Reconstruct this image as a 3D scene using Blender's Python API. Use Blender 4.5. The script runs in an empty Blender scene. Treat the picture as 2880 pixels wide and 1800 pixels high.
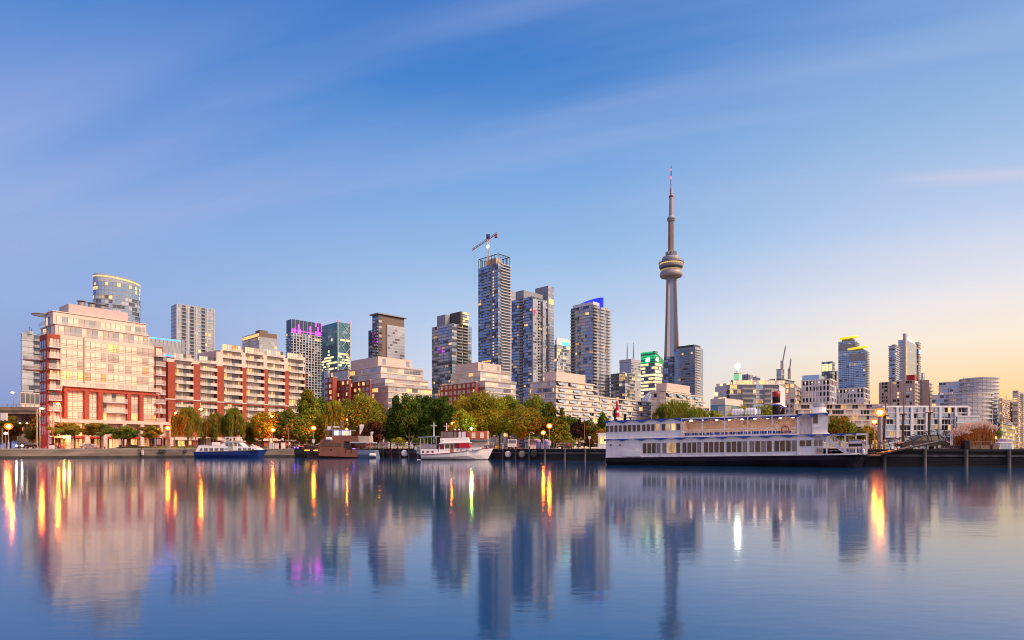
import bpy, math, random
import numpy as np
from mathutils import Vector, Matrix

rnd = random.Random(11)
SC = bpy.context.scene
COL = SC.collection
F, HOR, EYE = 1750.0, 1260.0, 2.5      # focal length in pixels of a 2880 wide frame, horizon row, eye height
GZ = 2.33                               # height of the quays above the water
rad = math.radians

# ------------------------------------------------------------------ camera
cam_data = bpy.data.cameras.new("camera")
cam_data.sensor_width = 36.0
cam_data.lens = F / 2880 * 36.0
cam_data.shift_y = (HOR - 900) / 2880
cam_data.clip_start, cam_data.clip_end = 0.5, 30000
cam = bpy.data.objects.new("camera", cam_data)
cam.location, cam.rotation_euler = (0, 0, EYE), (rad(90), 0, 0)
COL.objects.link(cam)
SC.camera = cam

# ------------------------------------------------------------------ exposure
SC.view_settings.view_transform = 'Standard'
SC.view_settings.look = 'None'
SC.view_settings.exposure = 0.0
SC.view_settings.gamma = 1.0
SC.cycles.use_denoising = True
SC.cycles.max_bounces = 6
SC.cycles.caustics_reflective = False
SC.cycles.caustics_refractive = False
SC.cycles.transparent_max_bounces = 8
SC.cycles.sample_clamp_indirect = 6.0
SC.cycles.blur_glossy = 0.3
SC.cycles.pixel_filter_type = 'BLACKMAN_HARRIS'
SC.cycles.filter_width = 1.05
SC.cycles.use_adaptive_sampling = False

# ------------------------------------------------------------------ sky
def lin(r, g, b, k=1.0):
    f = lambda c: ((c / 255 + 0.055) / 1.055) ** 2.4 if c > 10 else c / 255 / 12.92
    return (f(r) * k, f(g) * k, f(b) * k, 1.0)

world = bpy.data.worlds.new("World")
SC.world = world
world.use_nodes = True
nt = world.node_tree
nt.nodes.clear()
N = nt.nodes.new
L = nt.links.new
def mathn(op, a, b=None, clamp=False):
    n = N("ShaderNodeMath"); n.operation = op; n.use_clamp = clamp
    for i, v in enumerate((a, b)):
        if v is None: continue
        if hasattr(v, "node"): L(v, n.inputs[i])
        else: n.inputs[i].default_value = v
    return n.outputs[0]
tc = N("ShaderNodeTexCoord")
sx = N("ShaderNodeSeparateXYZ")
nv = N("ShaderNodeVectorMath"); nv.operation = 'NORMALIZE'
L(tc.outputs["Generated"], nv.inputs[0]); L(nv.outputs[0], sx.inputs[0])
elev = mathn('ARCSINE', sx.outputs[2])                       # radians
az = mathn('ARCTAN2', sx.outputs[0], sx.outputs[1])          # 0 ahead, + to the east
efac = mathn('DIVIDE', mathn('MULTIPLY', elev, 180 / math.pi), 90.0, True)
def ramp(stops):
    r = N("ShaderNodeValToRGB"); cr = r.color_ramp
    while len(cr.elements) < len(stops): cr.elements.new(0.5)
    for e, (p, c) in zip(cr.elements, stops):
        e.position = p / 90.0; e.color = c
    L(efac, r.inputs[0]); return r.outputs[0]
SKY = {
 'W': [(0, lin(158, 146, 176)), (8, lin(150, 158, 204)), (20, lin(134, 154, 210)), (36, lin(70, 120, 200)), (90, lin(38, 84, 160))],
 'L': [(0, lin(132, 146, 204)), (6, lin(150, 169, 216)), (11, lin(152, 178, 225)), (17, lin(138, 173, 226)), (23, lin(114, 155, 219)), (30, lin(78, 134, 209)), (36, lin(46, 114, 200)), (90, lin(24, 70, 150))],
 'C': [(0, lin(244, 222, 214)), (4, lin(234, 228, 234)), (8, lin(212, 222, 240)), (12, lin(188, 210, 239)), (17, lin(154, 190, 232)), (24, lin(118, 167, 225)), (30, lin(74, 134, 208)), (36, lin(40, 114, 196)), (90, lin(24, 72, 150))],
 'R': [(0, lin(250, 186, 98)), (2, lin(255, 207, 130)), (4.5, lin(255, 220, 166)), (8, lin(253, 237, 217)), (12, lin(236, 232, 238)), (17, lin(190, 208, 238)), (24, lin(142, 181, 226)), (30, lin(112, 156, 216)), (36, lin(94, 142, 209)), (90, lin(30, 78, 156))],
 'S': [(0, lin(255, 198, 140, 1.5)), (5, lin(255, 214, 180, 1.45)), (12, lin(252, 222, 210, 1.3)), (22, lin(232, 216, 224, 1.1)), (40, lin(160, 175, 215)), (90, lin(50, 100, 175))],
 'B': [(0, lin(242, 200, 184, 1.6)), (8, lin(240, 206, 200, 1.55)), (22, lin(226, 202, 212, 1.3)), (45, lin(168, 168, 210)), (90, lin(60, 100, 170))],
}
R_ = {k: ramp(v) for k, v in SKY.items()}
def mixc(fac, a, b):
    m = N("ShaderNodeMix"); m.data_type = 'RGBA'
    if hasattr(fac, "node"): L(fac, m.inputs[0])
    else: m.inputs[0].default_value = fac
    for v, i in ((a, 6), (b, 7)):
        if hasattr(v, "node"): L(v, m.inputs[i])
        else: m.inputs[i].default_value = v
    return m.outputs[2]
def azfac(a, b):
    m = N("ShaderNodeMapRange"); m.interpolation_type = 'SMOOTHSTEP'
    m.inputs[1].default_value, m.inputs[2].default_value = rad(a), rad(b)
    L(az, m.inputs[0]); return m.outputs[0]
c_ = mixc(azfac(-180, -95), R_['B'], R_['W'])
c_ = mixc(azfac(-90, -34), c_, R_['L'])
c_ = mixc(azfac(-36, 3), c_, R_['C'])
c_ = mixc(azfac(3, 38), c_, R_['R'])
c_ = mixc(azfac(44, 88), c_, R_['S'])
c_ = mixc(azfac(105, 178), c_, R_['B'])
# thin streaks of high cloud, on a flat layer overhead
inv = mathn('DIVIDE', 1.0, mathn('ADD', mathn('MAXIMUM', sx.outputs[2], 0.0), 0.16))
cx = mathn('MULTIPLY', sx.outputs[0], inv); cy = mathn('MULTIPLY', sx.outputs[1], inv)
cv = N("ShaderNodeCombineXYZ"); L(cx, cv.inputs[0]); L(cy, cv.inputs[1])
def streak(rot, scale, nscale, detail, lo, hi, seed):
    mp = N("ShaderNodeMapping"); mp.vector_type = 'TEXTURE'
    mp.inputs["Rotation"].default_value = (0, 0, rad(rot))
    mp.inputs["Scale"].default_value = scale
    mp.inputs["Location"].default_value = (seed, seed * .37, 0)
    L(cv.outputs[0], mp.inputs[0])
    nz = N("ShaderNodeTexNoise"); nz.inputs["Scale"].default_value = nscale
    nz.inputs["Detail"].default_value = detail; nz.inputs["Roughness"].default_value = 0.5
    L(mp.outputs[0], nz.inputs["Vector"])
    m = N("ShaderNodeMapRange"); m.interpolation_type = 'SMOOTHSTEP'
    m.inputs[1].default_value, m.inputs[2].default_value = lo, hi
    L(nz.outputs[0], m.inputs[0]); return m.outputs[0]
s1 = streak(-24, (3.2, 0.62, 1), 0.9, 4, 0.42, 0.68, 3.1)
s2 = streak(-17, (4.2, 0.50, 1), 1.3, 4, 0.40, 0.70, 7.7)
cover = mathn('ADD', mathn('MULTIPLY', s1, 0.17), mathn('MULTIPLY', s2, 0.17), True)
azg = mathn('MULTIPLY', az, 180 / math.pi); elg = mathn('MULTIPLY', elev, 180 / math.pi)
mid_ = mathn('MINIMUM', mathn('ADD', mathn('MULTIPLY', azg, 0.38), 31.0), 30.5)
band_ = mathn('SUBTRACT', 1.0, mathn('DIVIDE', mathn('ABSOLUTE', mathn('SUBTRACT', elg, mid_)), 13.0), True)
band_ = mathn('MULTIPLY', mathn('MULTIPLY', band_, mathn('ADD', mathn('MULTIPLY', s1, 0.35), mathn('MULTIPLY', s2, 0.85)), True), 0.58)
cover = mathn('ADD', cover, band_, True)
hi_ = N("ShaderNodeMapRange"); hi_.interpolation_type = 'SMOOTHSTEP'
hi_.inputs[1].default_value, hi_.inputs[2].default_value = rad(8), rad(17); L(elev, hi_.inputs[0])
cover = mathn('MULTIPLY', cover, hi_.outputs[0])
cloudc = mixc(azfac(-30, 45), lin(166, 179, 227), lin(182, 200, 231))
c_ = mixc(cover, c_, cloudc)
# one thin pink cirrus streak in the east
ysafe = mathn('MAXIMUM', sx.outputs[1], 0.05)
off = mathn('ABSOLUTE', mathn('SUBTRACT', mathn('SUBTRACT', mathn('DIVIDE', sx.outputs[2], ysafe), mathn('MULTIPLY', mathn('DIVIDE', sx.outputs[0], ysafe), 0.05)), 0.400))
thin = mathn('SUBTRACT', 1.0, mathn('DIVIDE', off, mathn('ADD', mathn('MULTIPLY', s2, 0.012), 0.009)), True)
c_ = mixc(mathn('MULTIPLY', mathn('MULTIPLY', thin, azfac(29, 37)), 0.45), c_, lin(224, 212, 230))
low = N("ShaderNodeMapRange"); low.inputs[1].default_value, low.inputs[2].default_value = rad(-4), rad(0); L(elev, low.inputs[0])
c_ = mixc(low.outputs[0], lin(70, 75, 100), c_)
bg = N("ShaderNodeBackground"); L(c_, bg.inputs[0]); bg.inputs[1].default_value = 1.0
out = N("ShaderNodeOutputWorld"); L(bg.outputs[0], out.inputs[0])

# ------------------------------------------------------------------ the low warm light from the east
sun = bpy.data.lights.new("sun", 'SUN')
sun.energy, sun.angle, sun.color = 4.8, rad(22), (1.0, 0.72, 0.48)
so = bpy.data.objects.new("sun", sun)
SUN_AZ, SUN_EL = rad(114), rad(40)
sd = Vector((math.sin(SUN_AZ) * math.cos(SUN_EL), math.cos(SUN_AZ) * math.cos(SUN_EL), math.sin(SUN_EL)))
so.rotation_euler = (-sd).to_track_quat('-Z', 'Y').to_euler()
so.location = (300, 0, 200)
COL.objects.link(so)

# ------------------------------------------------------------------ materials
MATS = {}
def mat(name, c, rough=0.6, metal=0.0, var=0.12, scale=0.6, emit=None, es=0.0, bump=0.0, coat=0.0, spec=0.5, stretch=None, evar=False):
    if name in MATS: return MATS[name]
    m = bpy.data.materials.new(name); m.use_nodes = True
    t = m.node_tree; b = t.nodes["Principled BSDF"]
    b.inputs["Roughness"].default_value = rough
    b.inputs["Metallic"].default_value = metal
    b.inputs["Specular IOR Level"].default_value = spec
    if coat: b.inputs["Coat Weight"].default_value = coat
    c4 = (c[0], c[1], c[2], 1)
    if var > 0:
        tcn = t.nodes.new("ShaderNodeTexCoord"); nz = t.nodes.new("ShaderNodeTexNoise")
        nz.inputs["Scale"].default_value = scale; nz.inputs["Detail"].default_value = 5
        src = tcn.outputs["Object"]
        if stretch:
            mp = t.nodes.new("ShaderNodeMapping"); mp.inputs["Scale"].default_value = stretch
            t.links.new(src, mp.inputs[0]); src = mp.outputs[0]
        t.links.new(src, nz.inputs["Vector"])
        mr = t.nodes.new("ShaderNodeMapRange")
        mr.inputs[1].default_value, mr.inputs[2].default_value = 0.3, 0.7
        mr.inputs[3].default_value, mr.inputs[4].default_value = 1 - var, 1 + var
        t.links.new(nz.outputs[0], mr.inputs[0])
        mx = t.nodes.new("ShaderNodeVectorMath"); mx.operation = 'SCALE'
        mx.inputs[0].default_value = c4[:3]
        t.links.new(mr.outputs[0], mx.inputs["Scale"]); t.links.new(mx.outputs[0], b.inputs["Base Color"])
        if bump:
            bp = t.nodes.new("ShaderNodeBump"); bp.inputs["Strength"].default_value = bump
            t.links.new(nz.outputs[0], bp.inputs["Height"]); t.links.new(bp.outputs[0], b.inputs["Normal"])
    else:
        b.inputs["Base Color"].default_value = c4
    if es:
        b.inputs["Emission Color"].default_value = (*emit, 1); b.inputs["Emission Strength"].default_value = es
        if evar:                                                    # rooms behind the panes differ in brightness
            tcn = t.nodes.new("ShaderNodeTexCoord"); mp = t.nodes.new("ShaderNodeMapping"); mp.inputs["Scale"].default_value = (.9, .9, .45)
            nz = t.nodes.new("ShaderNodeTexNoise"); nz.inputs["Scale"].default_value = 1.0; nz.inputs["Detail"].default_value = 3; nz.inputs["Roughness"].default_value = .7
            mr = t.nodes.new("ShaderNodeMapRange"); mr.inputs[1].default_value, mr.inputs[2].default_value = .32, .68
            mr.inputs[3].default_value, mr.inputs[4].default_value = es * .25, es * 1.55
            t.links.new(tcn.outputs["Object"], mp.inputs[0]); t.links.new(mp.outputs[0], nz.inputs["Vector"]); t.links.new(nz.outputs[0], mr.inputs[0]); t.links.new(mr.outputs[0], b.inputs["Emission Strength"])
    MATS[name] = m
    return m

brick = mat("brick", (0.33, 0.065, 0.038), 0.85, var=.2, scale=1.2, bump=.1)
brick_dark = mat("brick dark", (0.27, 0.07, 0.05), 0.85, var=.2, scale=1.2)
cream = mat("cream stone", (0.67, 0.56, 0.49), 0.7, var=.05, scale=.4)
pink = mat("pink stone", (0.60, 0.48, 0.43), 0.75, var=.12)
terrace = mat("terrace concrete", (0.64, 0.54, 0.47), 0.8, var=.12)
metal_pink = mat("ribbed pink metal", (0.52, 0.42, 0.41), 0.55, var=.06)
concrete = mat("concrete", (0.40, 0.36, 0.34), 0.85, var=.2, scale=.3)
tower_conc = mat("tower concrete", (0.28, 0.255, 0.27), 0.85, var=.16, scale=.12, stretch=(1, 1, .08))
white_wall = mat("white wall", (0.70, 0.68, 0.70), 0.6, var=.06)
grey_wall = mat("grey wall", (0.26, 0.28, 0.34), 0.6, var=.1)
grey_light = mat("light grey wall", (0.42, 0.44, 0.50), 0.6, var=.1)
dark_wall = mat("dark wall", (0.07, 0.065, 0.07), 0.5, var=.15)
brown_wall = mat("brown cladding", (0.17, 0.115, 0.10), 0.6, var=.12)
tan_wall = mat("tan brick", (0.52, 0.38, 0.31), 0.8, var=.12)
slab_m = mat("slab edge", (0.38, 0.41, 0.47), 0.6, var=.1)
slab_pale = mat("pale slab edge", (0.56, 0.56, 0.60), 0.6, var=.08)
slab_dark = mat("dark slab edge", (0.12, 0.12, 0.14), 0.5, var=.1)
g_blue = mat("blue glass", (0.27, 0.42, 0.62), 0.08, 0.75, var=.10, scale=.15)
g_dark = mat("dark glass", (0.10, 0.13, 0.18), 0.07, 0.55, var=.2, scale=.15)
g_grey = mat("grey glass", (0.42, 0.45, 0.50), 0.10, 0.7, var=.1, scale=.15)
g_teal = mat("teal glass", (0.10, 0.26, 0.34), 0.08, 0.6, var=.12, scale=.1)
g_pale = mat("pale glass", (0.50, 0.54, 0.62), 0.15, 0.25, var=.06, scale=.15)
g_rail = mat("rail glass", (0.56, 0.54, 0.52), 0.25, 0.0, var=0.06)
g_rail.node_tree.nodes["Principled BSDF"].inputs["Alpha"].default_value = 0.36
mullion = mat("mullion bronze", (0.30, 0.19, 0.16), 0.5, 0.2, var=0.08)
blind = mat("window with cream blind", (0.80, 0.70, 0.56), 0.3, var=.10, scale=.4, coat=.12)
blind_grey = mat("window with grey blind", (0.46, 0.42, 0.37), 0.2, var=.12, scale=.4, coat=.2)
shop = mat("shop glass", (0.10, 0.05, 0.035), 0.1, .2, var=.3, scale=.5)
lit = mat("lit window", (0.5, .35, .15), 0.3, var=0, emit=(1.0, .58, .20), es=1.05, evar=True)
lit_y = mat("lit office window", (0.5, .4, .15), 0.3, var=0, emit=(1.0, .80, .38), es=1.45, evar=True)
lit_dim = mat("dim lit window", (0.3, .2, .1), 0.2, var=0, emit=(1.0, .55, .2), es=.5, evar=True)
lit_g = mat("green lit floor", (0.02, .3, .1), 0.3, var=0, emit=(.03, .60, .20), es=1.0, evar=True)
lit_w = mat("white light", (1, 1, 1), 0.3, var=0, emit=(1, .95, .8), es=6)
lamp_o = mat("sodium lamp glow", (1, .6, .2), 0.3, var=0, emit=(1, .15, .005), es=800)
lamp_halo = bpy.data.materials.new('orange glow shell'); lamp_halo.use_nodes = True; MATS['orange glow shell'] = lamp_halo
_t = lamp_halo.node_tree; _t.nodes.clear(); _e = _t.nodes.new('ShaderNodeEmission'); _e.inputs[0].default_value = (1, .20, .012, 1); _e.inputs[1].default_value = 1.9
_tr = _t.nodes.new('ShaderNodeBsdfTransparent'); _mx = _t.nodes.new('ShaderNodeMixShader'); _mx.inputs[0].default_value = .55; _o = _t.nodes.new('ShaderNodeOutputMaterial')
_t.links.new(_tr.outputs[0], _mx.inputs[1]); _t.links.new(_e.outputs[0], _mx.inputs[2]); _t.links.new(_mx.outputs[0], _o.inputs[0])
lamp_wall = mat('dim wall lamp glow', (1, .8, .5), .3, var=0, emit=(1, .62, .25), es=3)
lamp_w = mat("warm small lamp glow", (1, .8, .4), 0.3, var=0, emit=(1, .62, .18), es=14)
head_w = mat("headlight glow", (1, 1, 1), 0.3, var=0, emit=(.92, .96, 1), es=160)
tail_r = mat("red light", (1, .05, .03), 0.3, var=0, emit=(1, .03, .04), es=7)
pink_l = mat("magenta light", (1, .1, 1), 0.3, var=0, emit=(1, .01, .78), es=10)
blue_l = mat("blue light strip", (.1, .5, 1), 0.3, var=0, emit=(.002, .10, 1), es=6)
blue_sail = mat("blue floodlit sail", (.02, .03, .2), 0.5, var=0, emit=(.015, .04, .85), es=.95)  # floodlight falling on the sail is put into its emission
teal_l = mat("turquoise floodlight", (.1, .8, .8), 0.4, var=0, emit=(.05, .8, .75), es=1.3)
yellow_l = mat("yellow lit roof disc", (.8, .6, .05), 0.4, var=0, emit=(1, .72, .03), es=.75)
steel = mat("painted steel", (0.30, 0.27, 0.26), 0.5, .3, var=.1)
pole_m = mat("lamp pole paint", (0.36, 0.28, 0.26), 0.55, .1, var=.1)
dark_steel = mat("black steel", (0.025, 0.022, 0.025), 0.45, .3, var=.1)
timber = mat("tarred timber", (0.022, 0.018, 0.017), 0.75, var=.5, scale=.8, bump=.3, stretch=(.3, .3, 3))
timber_pale = mat("weathered timber", (0.12, 0.10, 0.10), 0.8, var=.5, scale=1.2, bump=.3, stretch=(1, 1, .35))
quay_conc = mat("quay concrete", (0.20, 0.155, 0.135), 0.9, var=.4, scale=.35, bump=.3, stretch=(.5, .5, 2.5))
quay_wet = mat("wet quay stone", (0.035, 0.028, 0.022), 0.5, var=.6, scale=.6, bump=.3)
rubber = mat("black rubber", (0.02, 0.02, 0.022), 0.7, var=.2)
white_paint = mat("white boat paint", (0.88, 0.83, 0.82), 0.4, var=.08, scale=1.6, stretch=(1.5, 1.5, .18))
white_fab = mat("white canvas", (0.75, 0.73, 0.76), 0.8, var=.06)
navy = mat("navy hull paint", (0.012, 0.03, 0.16), 0.3, var=.1)
blue_trim = mat("blue trim paint", (0.012, 0.07, 0.36), 0.45, var=.08)
black_hull = mat("black hull paint", (0.020, 0.016, 0.022), 0.65, var=.35, scale=.5, spec=.1)
rust = mat("rust brown hull", (0.20, 0.075, 0.045), 0.55, var=.2, scale=.4)
rust_dark = mat("dark rust hull", (0.06, 0.028, 0.024), 0.5, var=.25, scale=.4)
maroon = mat("maroon canvas", (0.20, 0.012, 0.03), 0.7, var=.1)
red_cloth = mat("red canvas", (0.55, 0.012, 0.04), 0.8, var=.1)
red_paint = mat("red paint", (0.40, 0.02, 0.02), 0.5, var=.1)
boat_glass = mat("dark boat window", (0.05, 0.04, 0.03), 0.08, .3, var=.3, scale=.8)
boat_glass_b = mat("boat window with brown curtain", (0.08, 0.048, 0.025), 0.1, .1, var=.4, scale=1.5)
w_dark = mat("dark punched window", (0.022, 0.024, 0.032), 0.3, 0, var=.3, scale=.3, spec=.15)
boat_glass_g = mat("grey boat window", (0.16, 0.15, 0.145), 0.1, .2, var=.2, scale=.8)
wood = mat("varnished wood", (0.28, 0.12, 0.04), 0.35, var=.2)
clear = mat("clear vinyl", (0.8, 0.6, 0.5), 0.15, 0, var=0)
_ct = clear.node_tree; _cb = _ct.nodes.new("ShaderNodeBsdfTransparent"); _cb.inputs[0].default_value = (.95, .88, .85, 1); _ct.links.new(_cb.outputs[0], _ct.nodes["Material Output"].inputs[0])
orange_ring = mat("orange life ring", (0.65, 0.13, 0.05), 0.5, var=.1)
steel_bright = mat("stainless steel", (0.55, 0.53, 0.52), 0.25, .9, var=.1)
yellow_p = mat("yellow paint", (0.75, 0.38, 0.02), 0.5, var=.1)
asphalt = mat("asphalt", (0.05, 0.05, 0.052), 0.9, var=.15)
ground_m = mat("paving", (0.22, 0.16, 0.13), 0.9, var=.2, scale=.4)
grass_m = mat("grass blade green", (0.09, 0.11, 0.02), 0.9, var=.3, scale=1.0)
bark = mat("bark", (0.07, 0.045, 0.03), 0.9, var=.3, scale=1.5, bump=.4)
car_dark = mat("dark car paint", (0.018, 0.012, 0.014), 0.35, .0, var=0, coat=.15)
skin = mat("skin", (0.5, .3, .22), .6, var=.05)
cl_red = mat("red shirt", (0.5, .02, .03), .8, var=.1)
cl_dark = mat("dark jacket", (0.03, .03, .05), .8, var=.1)
cl_jean = mat("jeans", (0.10, .13, .25), .8, var=.1)
hair_m = mat("dark hair", (0.02, .014, .01), .7, var=.1)

# ------------------------------------------------------------------ picture <-> place
ZO = {1: (0, 740, 2.606), 2: (440, 820, 3.024), 3: (660, 860, 3.287), 4: (1140, 640, 2.2235), 5: (1440, 780, 2.8),
      6: (1680, 1000, 3.025), 7: (1960, 900, 3.6), 8: (2400, 900, 3.436), 'a': (0, 1120, 8.067), 'b': (280, 1140, 8.067),
      'c': (520, 1190, 8.067), 'd': (800, 1160, 8.067), 'e': (1060, 1160, 7.118), 'f': (1380, 1150, 7.118),
      'g': (2240, 1140, 7.958), 'h': (2440, 1140, 5.5), 't': (1780, 440, 2.52), 'q': (1700, 1140, 6.368), 0: (0, 0, 1)}
def zx(k, x): return ZO[k][0] + x / ZO[k][2]
def zy(k, y): return ZO[k][1] + y / ZO[k][2]
def at(px, py, Y): return Vector(((px - 1440) / F * Y, Y, EYE + (HOR - py) / F * Y))
def gx(px, Y): return (px - 1440) / F * Y

class Plane:
    """A vertical plane through the ground point seen at column px, distance Y, running along u; n points to the viewer."""
    def __init__(s, px, Y, a, left=False):
        s.x, s.y = gx(px, Y), Y
        a = rad(a)
        if left: s.u = (-math.cos(a), math.sin(a)); s.n = (-math.sin(a), -math.cos(a))
        else: s.u = (math.sin(a), math.cos(a)); s.n = (math.cos(a), -math.sin(a))
    def s(s, px):
        k = (px - 1440) / F
        return (k * s.y - s.x) / (s.u[0] - k * s.u[1])
    def z(s, py, t=0.0): return EYE + (HOR - py) / F * (s.y + t * s.u[1])
    def pt(s, t, o, z): return (s.x + t * s.u[0] + o * s.n[0], s.y + t * s.u[1] + o * s.n[1], z)

# ------------------------------------------------------------------ mesh helpers
ORG = {}
class MB:
    def __init__(s): s.v, s.f, s.m = [], [], []
    def face(s, pts, m=0):
        n = len(s.v); s.v += [tuple(p) for p in pts]; s.f.append(tuple(range(n, n + len(pts)))); s.m.append(m); return s
    def hexa(s, p, m=0):                                   # 8 points: bottom ring, top ring
        n = len(s.v); s.v += [tuple(q) for q in p]
        for q in ((3, 2, 1, 0), (4, 5, 6, 7), (0, 1, 5, 4), (1, 2, 6, 5), (2, 3, 7, 6), (3, 0, 4, 7)):
            s.f.append(tuple(n + i for i in q)); s.m.append(m)
        return s
    def box(s, x0, y0, z0, x1, y1, z1, m=0):
        return s.hexa([(x0, y0, z0), (x1, y0, z0), (x1, y1, z0), (x0, y1, z0), (x0, y0, z1), (x1, y0, z1), (x1, y1, z1), (x0, y1, z1)], m)
    def pbox(s, P, t0, t1, o0, o1, z0, z1, m=0):           # box on a Plane, o = distance in front of it
        q = [(t0, o1), (t1, o1), (t1, o0), (t0, o0)]
        return s.hexa([P.pt(a, b, z0) for a, b in q] + [P.pt(a, b, z1) for a, b in q], m)
    def ppoly(s, P, pts, o0, o1, m=0):                     # outline (t, z) on a Plane, extruded
        n = len(s.v); k = len(pts)
        s.v += [P.pt(t, o1, z) for t, z in pts] + [P.pt(t, o0, z) for t, z in pts]
        s.f += [tuple(range(n, n + k)), tuple(range(n + 2 * k - 1, n + k - 1, -1))]; s.m += [m, m]
        for i in range(k):
            j = (i + 1) % k
            s.f.append((n + i, n + k + i, n + k + j, n + j)); s.m.append(m)
        return s
    def prism(s, poly, z0, z1, m=0):
        n = len(s.v); k = len(poly)
        s.v += [(x, y, z0) for x, y in poly] + [(x, y, z1) for x, y in poly]
        s.f += [tuple(range(n + k - 1, n - 1, -1)), tuple(range(n + k, n + 2 * k))]; s.m += [m, m]
        for i in range(k):
            j = (i + 1) % k
            s.f.append((n + i, n + j, n + k + j, n + k + i)); s.m.append(m)
        return s
    def loft(s, rings, m=0, caps=True, closed=True):
        n = len(s.v); k = len(rings[0])
        for r in rings: s.v += [tuple(p) for p in r]
        for a in range(len(rings) - 1):
            for i in range(k if closed else k - 1):
                j = (i + 1) % k
                s.f.append((n + a * k + i, n + a * k + j, n + (a + 1) * k + j, n + (a + 1) * k + i)); s.m.append(m)
        if caps:
            s.f.append(tuple(range(n + k - 1, n - 1, -1))); s.m.append(m)
            e = n + (len(rings) - 1) * k
            s.f.append(tuple(range(e, e + k))); s.m.append(m)
        return s
    def tube(s, pts, r, k=6, m=0):
        pts = [Vector(p) for p in pts]; rs = r if isinstance(r, (list, tuple)) else [r] * len(pts)
        rings = []
        for i, p in enumerate(pts):
            d = (pts[min(i + 1, len(pts) - 1)] - pts[max(i - 1, 0)]).normalized()
            a = d.orthogonal().normalized() if abs(d.z) < .95 else Vector((1, 0, 0))
            a = (a - d * a.dot(d)).normalized(); b = d.cross(a)
            rings.append([p + (a * math.cos(2 * math.pi * j / k) + b * math.sin(2 * math.pi * j / k)) * rs[i] for j in range(k)])
        return s.loft(rings, m)
    def lathe(s, prof, cx, cy, k=20, m=0):
        return s.loft([[(cx + r * math.cos(2 * math.pi * j / k), cy + r * math.sin(2 * math.pi * j / k), z) for j in range(k)] for r, z in prof], m)
    def ball(s, c, r, k=12, m=0, sz=1.0):
        h = k // 2
        return s.lathe([(max(r * math.sin(math.pi * i / h), r * .02), c[2] - r * sz * math.cos(math.pi * i / h)) for i in range(h + 1)], c[0], c[1], k, m)
    def torus(s, c, R, r, ax, k=20, q=8, m=0):             # ring round the horizontal axis ax
        a = Vector(ax).normalized(); u = Vector((0, 0, 1)); w = a.cross(u); rings = []
        for i in range(k + 1):
            t = 2 * math.pi * i / k; d = u * math.cos(t) + w * math.sin(t)
            rings.append([Vector(c) + d * (R + r * math.cos(2 * math.pi * j / q)) + a * r * math.sin(2 * math.pi * j / q) for j in range(q)])
        return s.loft(rings, m, caps=False)
    def build(s, name, mats, parent=None, smooth=False):
        me = bpy.data.meshes.new(name)
        og = Vector((0, 0, 0))
        if parent is not None: og = ORG[parent.name]
        elif s.v:
            a = np.array(s.v); og = Vector(((a[:, 0].min() + a[:, 0].max()) / 2, (a[:, 1].min() + a[:, 1].max()) / 2, a[:, 2].min()))
        me.from_pydata([(v[0] - og[0], v[1] - og[1], v[2] - og[2]) for v in s.v], [], s.f)
        if not isinstance(mats, (list, tuple)): mats = [mats]
        for q in mats: me.materials.append(q)
        me.polygons.foreach_set("material_index", s.m)
        if smooth: me.shade_smooth()
        me.update()
        return link(name, me, parent, og)

def link(name, me, parent=None, og=Vector((0, 0, 0)), loc=None):
    o = bpy.data.objects.new(name, me); COL.objects.link(o)
    if parent is not None: o.parent = parent; o.location = loc if loc is not None else (0, 0, 0)
    else: o.location = og
    ORG[o.name] = og if parent is None else ORG[parent.name]
    return o
def again(o, dx, dy, dz, parent=None):                     # a copy of a part moved along its thing, with its sub-parts
    c = o.copy(); COL.objects.link(c); c.parent = parent or o.parent
    c.location = (o.location[0] + dx, o.location[1] + dy, o.location[2] + dz); ORG[c.name] = ORG[o.name]
    for ch in o.children:
        d = ch.copy(); COL.objects.link(d); d.parent = c; ORG[d.name] = ORG[o.name]
    return c
def thing(name, label, cat, loc, group=None, rz=0.0):
    o = bpy.data.objects.new(name, None); COL.objects.link(o)
    o.location = loc; o.rotation_euler = (0, 0, rz); o.empty_display_size = .5
    ORG[o.name] = Vector(loc)
    return tag(o, label, cat, group)
def tag(o, label, cat, group=None, kind=None):
    o["label"], o["category"] = label, cat
    if group: o["group"] = group
    if kind: o["kind"] = kind
    return o
def struct(o, kind='structure'): o["kind"] = kind; return o
def copy_thing(o, loc, label, rz=None, scale=None):
    c = o.copy(); COL.objects.link(c); c.location = loc; c["label"] = label
    if rz is not None: c.rotation_euler = (0, 0, rz)
    if scale is not None: c.scale = (scale,) * 3
    ORG[c.name] = Vector(loc)
    for ch in o.children:
        d = ch.copy(); COL.objects.link(d); d.parent = c
        for g in ch.children:
            e = g.copy(); COL.objects.link(e); e.parent = d
    return c
# ------------------------------------------------------------------ water, land
def sheet(name, poly, z, m):
    b = MB(); b.face([(x, y, z) for x, y in poly]); return struct(b.build(name, m))

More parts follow.
